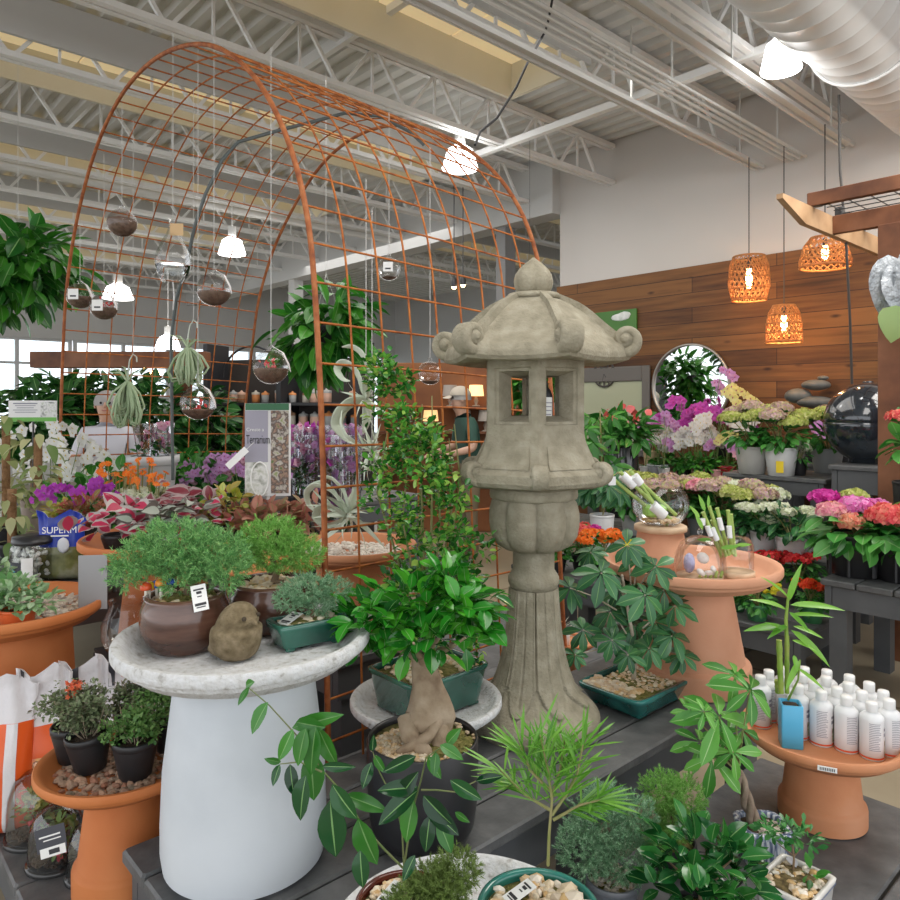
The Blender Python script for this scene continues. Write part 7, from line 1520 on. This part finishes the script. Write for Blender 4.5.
for i, (px, Y, col, lab) in enumerate(((222, 4.9, 'lilac', 'lilac orchid spray behind the paper strip'), (234, 5.1, 'pink', 'pink orchid spray beyond the paper strip'), (243, 4.8, 'lilac', 'lilac orchid spray touching the terrarium sign'), (212, 5.2, 'lilac', 'lilac orchid spray nearest the grey planter'))):
    orchid(lab, P(px, 500, Y), .50, col, 4, .78, (.06, .12, BLACKP), .028, 11, group='lilac orchids left of the sign', hang=.2)

# ================================================================ shelving and timber frame far behind
SHB = mat('black_shelf_steel', (.025, .025, .028), .5)
sh = thing('shelving_unit', 'tall black steel shelving unit full of small ornaments beyond the arch', 'shelves', tuple(P(288, 405, 7.6).xy) + (0,), RZ * .35); Wd = 1.75
for s in (-1, 0, 1): b = MB(); b.box((s * Wd / 2, 0, 1.15), (.05, .4, 2.3)); b.build('upright', SHB, sh)
ZS = (.5, .85, 1.18, 1.42, 1.66)
for z in ZS: b = MB(); b.box((0, 0, z), (Wd, .4, .03)); b.build('shelf', SHB, sh)
b = MB(); b.box((0, .2, 1.15), (Wd, .02, 2.0)); b.build('back_panel', mat('dark_panel', (.06, .05, .045), .7), sh)
for s in (-.5, .5): b = MB(); b.tube([(s * Wd / 2 + .35 * math.cos(a), 0, 1.95 + .33 * math.sin(a)) for a in np.linspace(0, PI, 20)], .012, 6); b.build('hoop', SHB, sh)
OM = [mat('cream_tin', (.55, .50, .42), .5), mat('brown_box', (.28, .15, .08), .6), mat('peach_tin', (.62, .38, .28), .5), mat('grey_tin', (.35, .35, .34), .5), mat('orange_tin', (.65, .25, .08), .5)]
def ornament(k):
    t = thing('gift_tin', 'small gift tin', 'ornament', (0, 0, 0)); b = MB(); b.lathe([(.045, 0), (.05, .004), (.05, .10), (.046, .105)], 16, cap0=True); b.build('tin_body', OM[k], t); b = MB(); b.lathe([(.052, .10), (.052, .125), (.02, .135), (.012, .15), (.001, .155)], 16); b.build('lid', OM[(k + 1) % 5], t); return t
protos = [ornament(k) for k in range(5)]; used = set()
for zi, z in enumerate(ZS[1:]):
    for j in range(12):
        if R.random() < .12: continue
        k = R.randrange(5); x = -Wd / 2 + .1 + j * .142; loc = Matrix.Translation(sh.location) @ Matrix.Rotation(RZ * .35, 4, 'Z') @ Vector((x, -.06 + R.uniform(-.05, .05), z + .0155))
        o = protos[k] if k not in used else dup(protos[k]); used.add(k); o.location = loc; o.rotation_euler = (0, 0, R.uniform(0, 3)); s = R.uniform(.75, 1.05); o.scale = (s, s, s)
        nt = globals().get('nt', {}); nt[zi] = nt.get(zi, -1) + 1
        o['label'] = '%s lidded gift tin from the timber post side, %s shelf of the black shelving' % (ORD[nt[zi]], ('second lowest', 'middle', 'second highest', 'top')[zi]); o['group'] = 'gift tins on the black shelving'
tf = thing('timber_frame', 'brown timber post and beam with warm bulbs beyond the knotted air plants', 'timber frame', tuple(P(183, 405, 7.2).xy) + (0,), 0)
b = MB(); b.box((0, 0, 1.02), (.14, .14, 2.04), bev=.005); b.build('post', PW, tf); b = MB(); b.box((-.62, 0, 2.10), (1.75, .14, .16), bev=.005); b.build('beam', PW, tf)
for x in (-.28, -.20):
    b = MB(); b.place(T_ICO2, [(x, -.06, 1.97)], (0, 0, 1), (0, 1, 0), .022); b.build('bulb', mat('glowing_filament_bulb', (0, 0, 0)), tf)
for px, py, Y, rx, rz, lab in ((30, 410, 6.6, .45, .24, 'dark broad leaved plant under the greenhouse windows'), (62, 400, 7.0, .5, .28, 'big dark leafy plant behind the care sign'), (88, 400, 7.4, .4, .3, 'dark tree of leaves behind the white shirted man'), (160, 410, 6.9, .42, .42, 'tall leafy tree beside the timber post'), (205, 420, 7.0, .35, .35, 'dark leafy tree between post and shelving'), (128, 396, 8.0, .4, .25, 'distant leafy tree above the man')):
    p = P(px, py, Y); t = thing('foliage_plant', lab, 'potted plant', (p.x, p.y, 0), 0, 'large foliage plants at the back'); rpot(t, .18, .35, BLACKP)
    leaves(t, [((0, 0, p.z), (rx, rx * .8, rz)), ((.1, 0, p.z - rz * .6), (rx * .8, rx * .7, rz * .7)), ((-.1, 0, p.z - rz * 1.3), (rx * .7, rx * .6, rz * .7))], 360, .16, T_LEAFR, leafm('dark_green_foliage', [(.008, .05, .012), (.02, .11, .02), (.05, .20, .03)], .4, .25), .2, rnd=.4, droop=.4)  # dark green is the leaf colour of these plants
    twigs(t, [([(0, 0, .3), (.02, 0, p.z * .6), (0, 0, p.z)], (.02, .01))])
# ---------------- hanging foliage
def hangp(label, px, py, Y, rx, rz, n, L_, m):
    p = P(px, py, Y); t = thing('hanging_plant', label, 'hanging plant', p, 0, 'hanging leafy plants'); b = MB(); b.lathe([(.08, -.10), (.12, -.06), (.15, .03), (.15, .04), (.14, .03), (.001, .02)], 24, cap0=True); b.build('basket', BLACKP, t)
    b = MB()
    for a in (0, 2.1, 4.2): b.tube([(.145 * math.cos(a), .145 * math.sin(a), .03), (0, 0, .45)], .002, 4)
    b.tube([(0, 0, .45), (0, 0, 4.3 - p.z)], .002, 4); b.build('hanging_line', STR, t)
    mb = MB(); pads = [((0, 0, .02), (rx, rx, rz)), ((.2 * rx, 0, rz * .3), (rx * .7, rx * .7, rz * .8)), ((-.3 * rx, 0, -rz * .3), (rx * .7, rx * .7, rz * .8))]
    leaves(t, pads, n, L_, leafT(.45, .15, .2, 6, .5, rib=True), m, .2, rnd=.4, droop=.55, up=0); return t
HG = leafm('broad_hanging_leaf', [(.015, .10, .015), (.03, .18, .02), (.08, .34, .03), (.02, .12, .02)], .3, .3)
hangp('huge hanging basket of broad glossy leaves outside the left arch leg', 18, 272, 5.5, .42, .36, 380, .22, HG)
hangp('hanging basket of broad leaves seen through the middle of the mesh', 326, 332, 5.6, .38, .36, 300, .22, HG)
# ================================================================ people
def person(name_label, loc, rot, shirt, pants, pose, cap=None, h=1.76, lean=0, hair=(.1, .07, .05)):
    t = thing('person', name_label, 'person', loc, rot); k = h / 1.76
    J = [('pel', (0, 0, .95), .15, None), ('waist', (0, 0, 1.10), .135, 'pel'), ('chest', (0, -.01 - lean * .3, 1.32), .165, 'waist'), ('nb', (0, -lean * .6, 1.47), .075, 'chest'), ('neck', (0, -.01 - lean * .8, 1.53), .055, 'nb'), ('h1', (0, -.03 - lean, 1.60), .078, 'neck'), ('h2', (0, -.015 - lean, 1.68), .098, 'h1'), ('h3', (0, 0 - lean, 1.735), .07, 'h2')]
    for s, q in ((-1, 'l'), (1, 'r')):
        el, wr, hd = pose[q]
        J += [('sh' + q, (s * .18, -lean * .5, 1.42), .07, 'chest'), ('el' + q, el, .047, 'sh' + q), ('wr' + q, wr, .03, 'el' + q), ('hp' + q, hd, .036, 'wr' + q), ('hip' + q, (s * .09, 0, .90), .10, 'pel'), ('kn' + q, (s * .10, -.02, .50), .065, 'hip' + q), ('an' + q, (s * .10, .02, .09), .045, 'kn' + q), ('to' + q, (s * .11, -.13, .04), .04, 'an' + q)]
        d = Vector(hd) - Vector(wr); d.normalize(); sd = d.cross(Vector((0, 0, 1))); sd = sd.normalized() if sd.length > .1 else Vector((1, 0, 0))
        for f in range(4):
            b0 = Vector(hd) + sd * (.022 * (f - 1.5)) + d * .03; b1 = b0 + d * .04 ; b2 = b1 + d * (.03 - .004 * abs(f - 1)) + Vector((0, 0, -.012)); J += [('f%d' % f + q, b0, .011, 'hp' + q), ('g%d' % f + q, b1, .009, 'f%d' % f + q), ('e%d' % f + q, b2, .008, 'g%d' % f + q)]
        b0 = Vector(hd) + sd * .035; J += [('t1' + q, b0, .012, 'hp' + q), ('t2' + q, b0 + sd * .02 + d * .035, .010, 't1' + q)]
    ix = {n: i for i, (n, *_r) in enumerate(J)}; me = bpy.data.meshes.new('body'); me.from_pydata([tuple(Vector(j[1]) * k) for j in J], [(ix[j[3]], i) for i, j in enumerate(J) if j[3]], []); o = bpy.data.objects.new('body', me); COL.objects.link(o)
    sk = o.modifiers.new('skin', 'SKIN')
    for i, j in enumerate(J): me.skin_vertices[0].data[i].radius = (j[2] * k, j[2] * k * (.8 if j[0] in ('chest', 'waist', 'pel') else 1)); me.skin_vertices[0].data[i].use_root = (i == 0)
    o.modifiers.new('sub', 'SUBSURF').levels = 2; bpy.context.view_layer.update(); dg = bpy.context.evaluated_depsgraph_get(); nm = bpy.data.meshes.new_from_object(o.evaluated_get(dg)); bpy.data.objects.remove(o)
    nm.materials.clear(); SKN = mat('skin', [(.52, .30, .21), (.60, .37, .27)], .5, scale=5)
    for m in (SKN, shirt, pants, mat('dark_shoes', (.03, .03, .03), .5)): nm.materials.append(m)
    pts = [(ix_, Vector(j[1]) * k, j[0]) for ix_, j in enumerate(J)]
    for pl in nm.polygons:
        c = pl.center; n = min(pts, key=lambda q: (q[1] - c).length - J[q[0]][2] * .6)[2]; pl.use_smooth = True
        if n in ('neck', 'h1', 'h2', 'h3') or n[:2] in ('wr', 'hp', 't1', 't2') or n[0] in 'fge' and n[:2] != 'el': pl.material_index = 0
        elif n[:2] == 'el': pl.material_index = 0 if pose.get('short') and c.z < 1.24 * k else 1
        elif n[:2] in ('ki', 'kn', 'an') or n[:3] == 'hip' or n == 'pel': pl.material_index = 2
        elif n[:2] == 'to': pl.material_index = 3
        else: pl.material_index = 1
    bo = bpy.data.objects.new('body', nm); COL.objects.link(bo); bo.parent = t
    hc = Vector((0, -.015 - lean, 1.67)) * k
    b = MB(); b.tube([hc + Vector((0, -.095, .02)), hc + Vector((0, -.118, -.012)), hc + Vector((0, -.100, -.02))], [.008, .014, .010], 8); b.build('nose', SKN, bo)
    b = MB(); b.place(T_ICO2, [hc + Vector((s * .093, .005, -.005)) for s in (-1, 1)], (0, 0, 1), (0, 1, 0), np.array([[.012, .028, .02]] * 2)); b.build('ears', SKN, bo)
    b = MB(); b.place(T_ICO2, [hc + Vector((s * .035, -.083, .018)) for s in (-1, 1)], (0, 0, 1), (0, 1, 0), .011); b.build('eyes', mat('eye', (.04, .03, .03), .2), bo)
    b = MB(); b.tube([hc + Vector((-.025, -.088, -.048)), hc + Vector((0, -.097, -.05)), hc + Vector((.025, -.088, -.048))], .006, 6); b.build('mouth', mat('lips', (.42, .16, .13), .5), bo)
    b = MB(); th = np.linspace(.05, 1.75, 12); b.lathe([(.108 * math.sin(a), .115 * math.cos(a)) for a in th], 30, (hc.x, hc.y + .02, hc.z + .015)); b.build('hair', mat('hair_%d' % int(hair[0] * 100), hair, .7), t)
    if cap: b = MB(); b.lathe([(.116 * math.sin(a), .11 * math.cos(a)) for a in np.linspace(.02, 1.5, 10)], 30, (hc.x, hc.y + .01, hc.z + .035)); b.place(leafT(1.1, -.2, .1, 5, .5), [hc + Vector((0, -.08, .048))], [(0, -1, -.15)], (0, 0, 1), np.array([.12])); b.build('cap', cap, t)
    return t
person('man in a white t-shirt bending his arm, partly hidden behind the orchids', tuple(P(107, 500, 6.35).xy) + (0,), .3, mat('white_cotton', (.62, .62, .68), .8), mat('navy_trousers', (.03, .04, .08), .8), {'l': ((-.26, -.05, 1.18), (-.12, -.26, 1.24), (-.04, -.29, 1.27)), 'r': ((.27, .0, 1.16), (.22, -.18, 1.08), (.18, -.24, 1.06)), 'short': 1}, h=1.74, hair=(.35, .33, .32))
person('man in a beige cap and dark green shirt looking down behind the bush', tuple(P(470, 500, 7.6).xy) + (0,), -1.25, mat('dark_green_cotton', (.03, .08, .06), .8), mat('khaki_trousers', (.2, .16, .1), .8), {'l': ((-.26, -.08, 1.18), (-.18, -.30, 1.12), (-.14, -.37, 1.1)), 'r': ((.27, -.06, 1.18), (.18, -.28, 1.12), (.14, -.36, 1.1)), 'short': 1}, cap=mat('beige_cap', (.5, .44, .36), .8), lean=.10, h=1.80, hair=(.4, .38, .36))
# far display with table lamps
fd = thing('display_stand', 'brown wooden display wall with shelves of lit table lamps far behind the bush', 'display', tuple(P(462, 400, 9.2).xy) + (0,), 0)
b = MB(); b.box((0, .2, 1.1), (2.2, .06, 2.2), bev=.01); b.build('back_panel', mat('reddish_wood', [(.20, .07, .025), (.30, .12, .04)], .6, scale=3), fd)
for z in (.8, 1.3, 1.62): b = MB(); b.box((0, .02, z), (2.1, .3, .03)); b.build('shelf', PW, fd)
for x, z, c, lit in ((-.15, 1.635, (.45, .40, .36), 0), (.18, 1.635, (.9, .6, .3), 1.6), (-.4, 1.315, (.8, .5, .25), 1.0), (.3, 1.315, (.5, .45, .4), 0), (.02, 1.315, (.45, .38, .3), 0)):
    p = Vector(fd.location) + Vector((x, 0, z)); t = thing('table_lamp', 'lamp', 'lamp', p, 0, 'table lamps on the far display'); t['label'] = {(-.15): 'unlit grey shaded table lamp on the top far shelf', .18: 'lit cream shaded table lamp on the top far shelf', -.4: 'lit amber table lamp on the lower far shelf', .3: 'unlit pale table lamp at the end of the lower far shelf', .02: 'unlit dark shaded table lamp mid lower far shelf'}[x]
    b = MB(); b.lathe([(.05, 0), (.05, .01), (.012, .02), (.03, .07), (.01, .14), (.008, .18)], 16, cap0=True); b.build('base', mat('lamp_base', (.3, .25, .2), .5), t); b = MB(); b.lathe([(.10, .13), (.085, .27)], 24); b.build('lamp_shade', mat('shade_%d%d' % (int(c[0] * 100), int(lit * 10)), c, .7, emit=lit, ecol=(1, .6, .25)), t)
# high bay lamps
HB = mat('lit_lamp_diffuser', (1, 1, 1), .5, emit=6, ecol=(1, .98, .95)); 
for px, py, Y, r, lab in ((232, 250, 9.3, .17, 'lit round ceiling lamp seen through the mesh beside the teardrop bottle'), (460, 163, 6.9, .17, 'brightest ceiling lamp hanging just above the arch crest'), (118, 295, 11, .22, 'far ceiling lamp between the soil globes and windows'), (781, 62, 4.9, .13, 'lit ceiling lamp half hidden by the round duct'), (168, 345, 12, .2, 'farthest low ceiling lamp over the timber beam')):
    p = P(px, py, Y); t = thing('ceiling_lamp', lab, 'lamp', p, 0, 'lit high ceiling lamps'); b = MB(); b.lathe([(r, -.06), (r * 1.02, -.05), (r * .72, .12), (r * .3, .17), (r * .25, .2)], 28, cap0=True); b.build('diffuser', HB, t)
    b = MB(); b.lathe([(r * .3, .17), (r * .3, .30), (.01, .32)], 16); b.tube([(0, 0, .3), (0, 0, max(.35, 4.6 - p.z))], .008, 5); b.build('housing', STEEL, t)
    L_ = bpy.data.lights.new('lamp_light', 'POINT'); L_.energy = 5; L_.shadow_soft_size = r; o = bpy.data.objects.new('lamp_light', L_); COL.objects.link(o); o.parent = t; o.location = (0, 0, -.25)
SP_ = mat('glowing_filament_bulb', (0, 0, 0))
for px, py, lab in ((454, 287, 'warm spotlight bulb far beyond the mesh'), (463, 285, 'second warm spotlight right beside the first')):
    t = thing('spotlight', lab, 'lamp', P(px, py, 8.5), 0, 'small warm spotlights'); b = MB(); b.place(T_ICO2, [(0, 0, 0)], (0, 0, 1), (0, 1, 0), .028); b.build('bulb', SP_, t); b = MB(); b.lathe([(.03, .0), (.035, .05), (.03, .10), (.01, .11)], 12); b.tube([(0, 0, .1), (0, 0, 4.6 - P(px, py, 8.5).z)], .006, 5); b.build('housing', SHB, t)
# cables
b = MB(); b.tube([P(556, -20, 5.2), P(548, 22, 5.0), (P(545, 32, 5.0)), P(528, 62, 4.9), P(516, 88, 4.8), P(497, 118, 4.7), P(480, 132, 4.6), P(475, 145, 4.5)], .009, 6); tag(b.build('power_cable', SHB), 'black cable dropping from the roof to the arch crest', 'cable')
b = MB(); b.tube([P(424, 145, 4.2), P(410, 132, 4.2), P(380, 116, 4.15), P(345, 113, 4.1), P(312, 122, 4.0), P(280, 130, 3.9), P(238, 142, 3.85), P(222, 160, 3.8), P(205, 195, 3.8), P(195, 225, 3.85), P(187, 262, 3.9), P(176, 300, 4.0), P(171, 340, 4.1), P(172, 420, 4.15), P(173, 480, 4.2)], .010, 6); tag(b.build('power_cable', mat('grey_green_cable', (.10, .12, .12), .5)), 'dark cable running under the arch crest and down between the globes', 'cable')
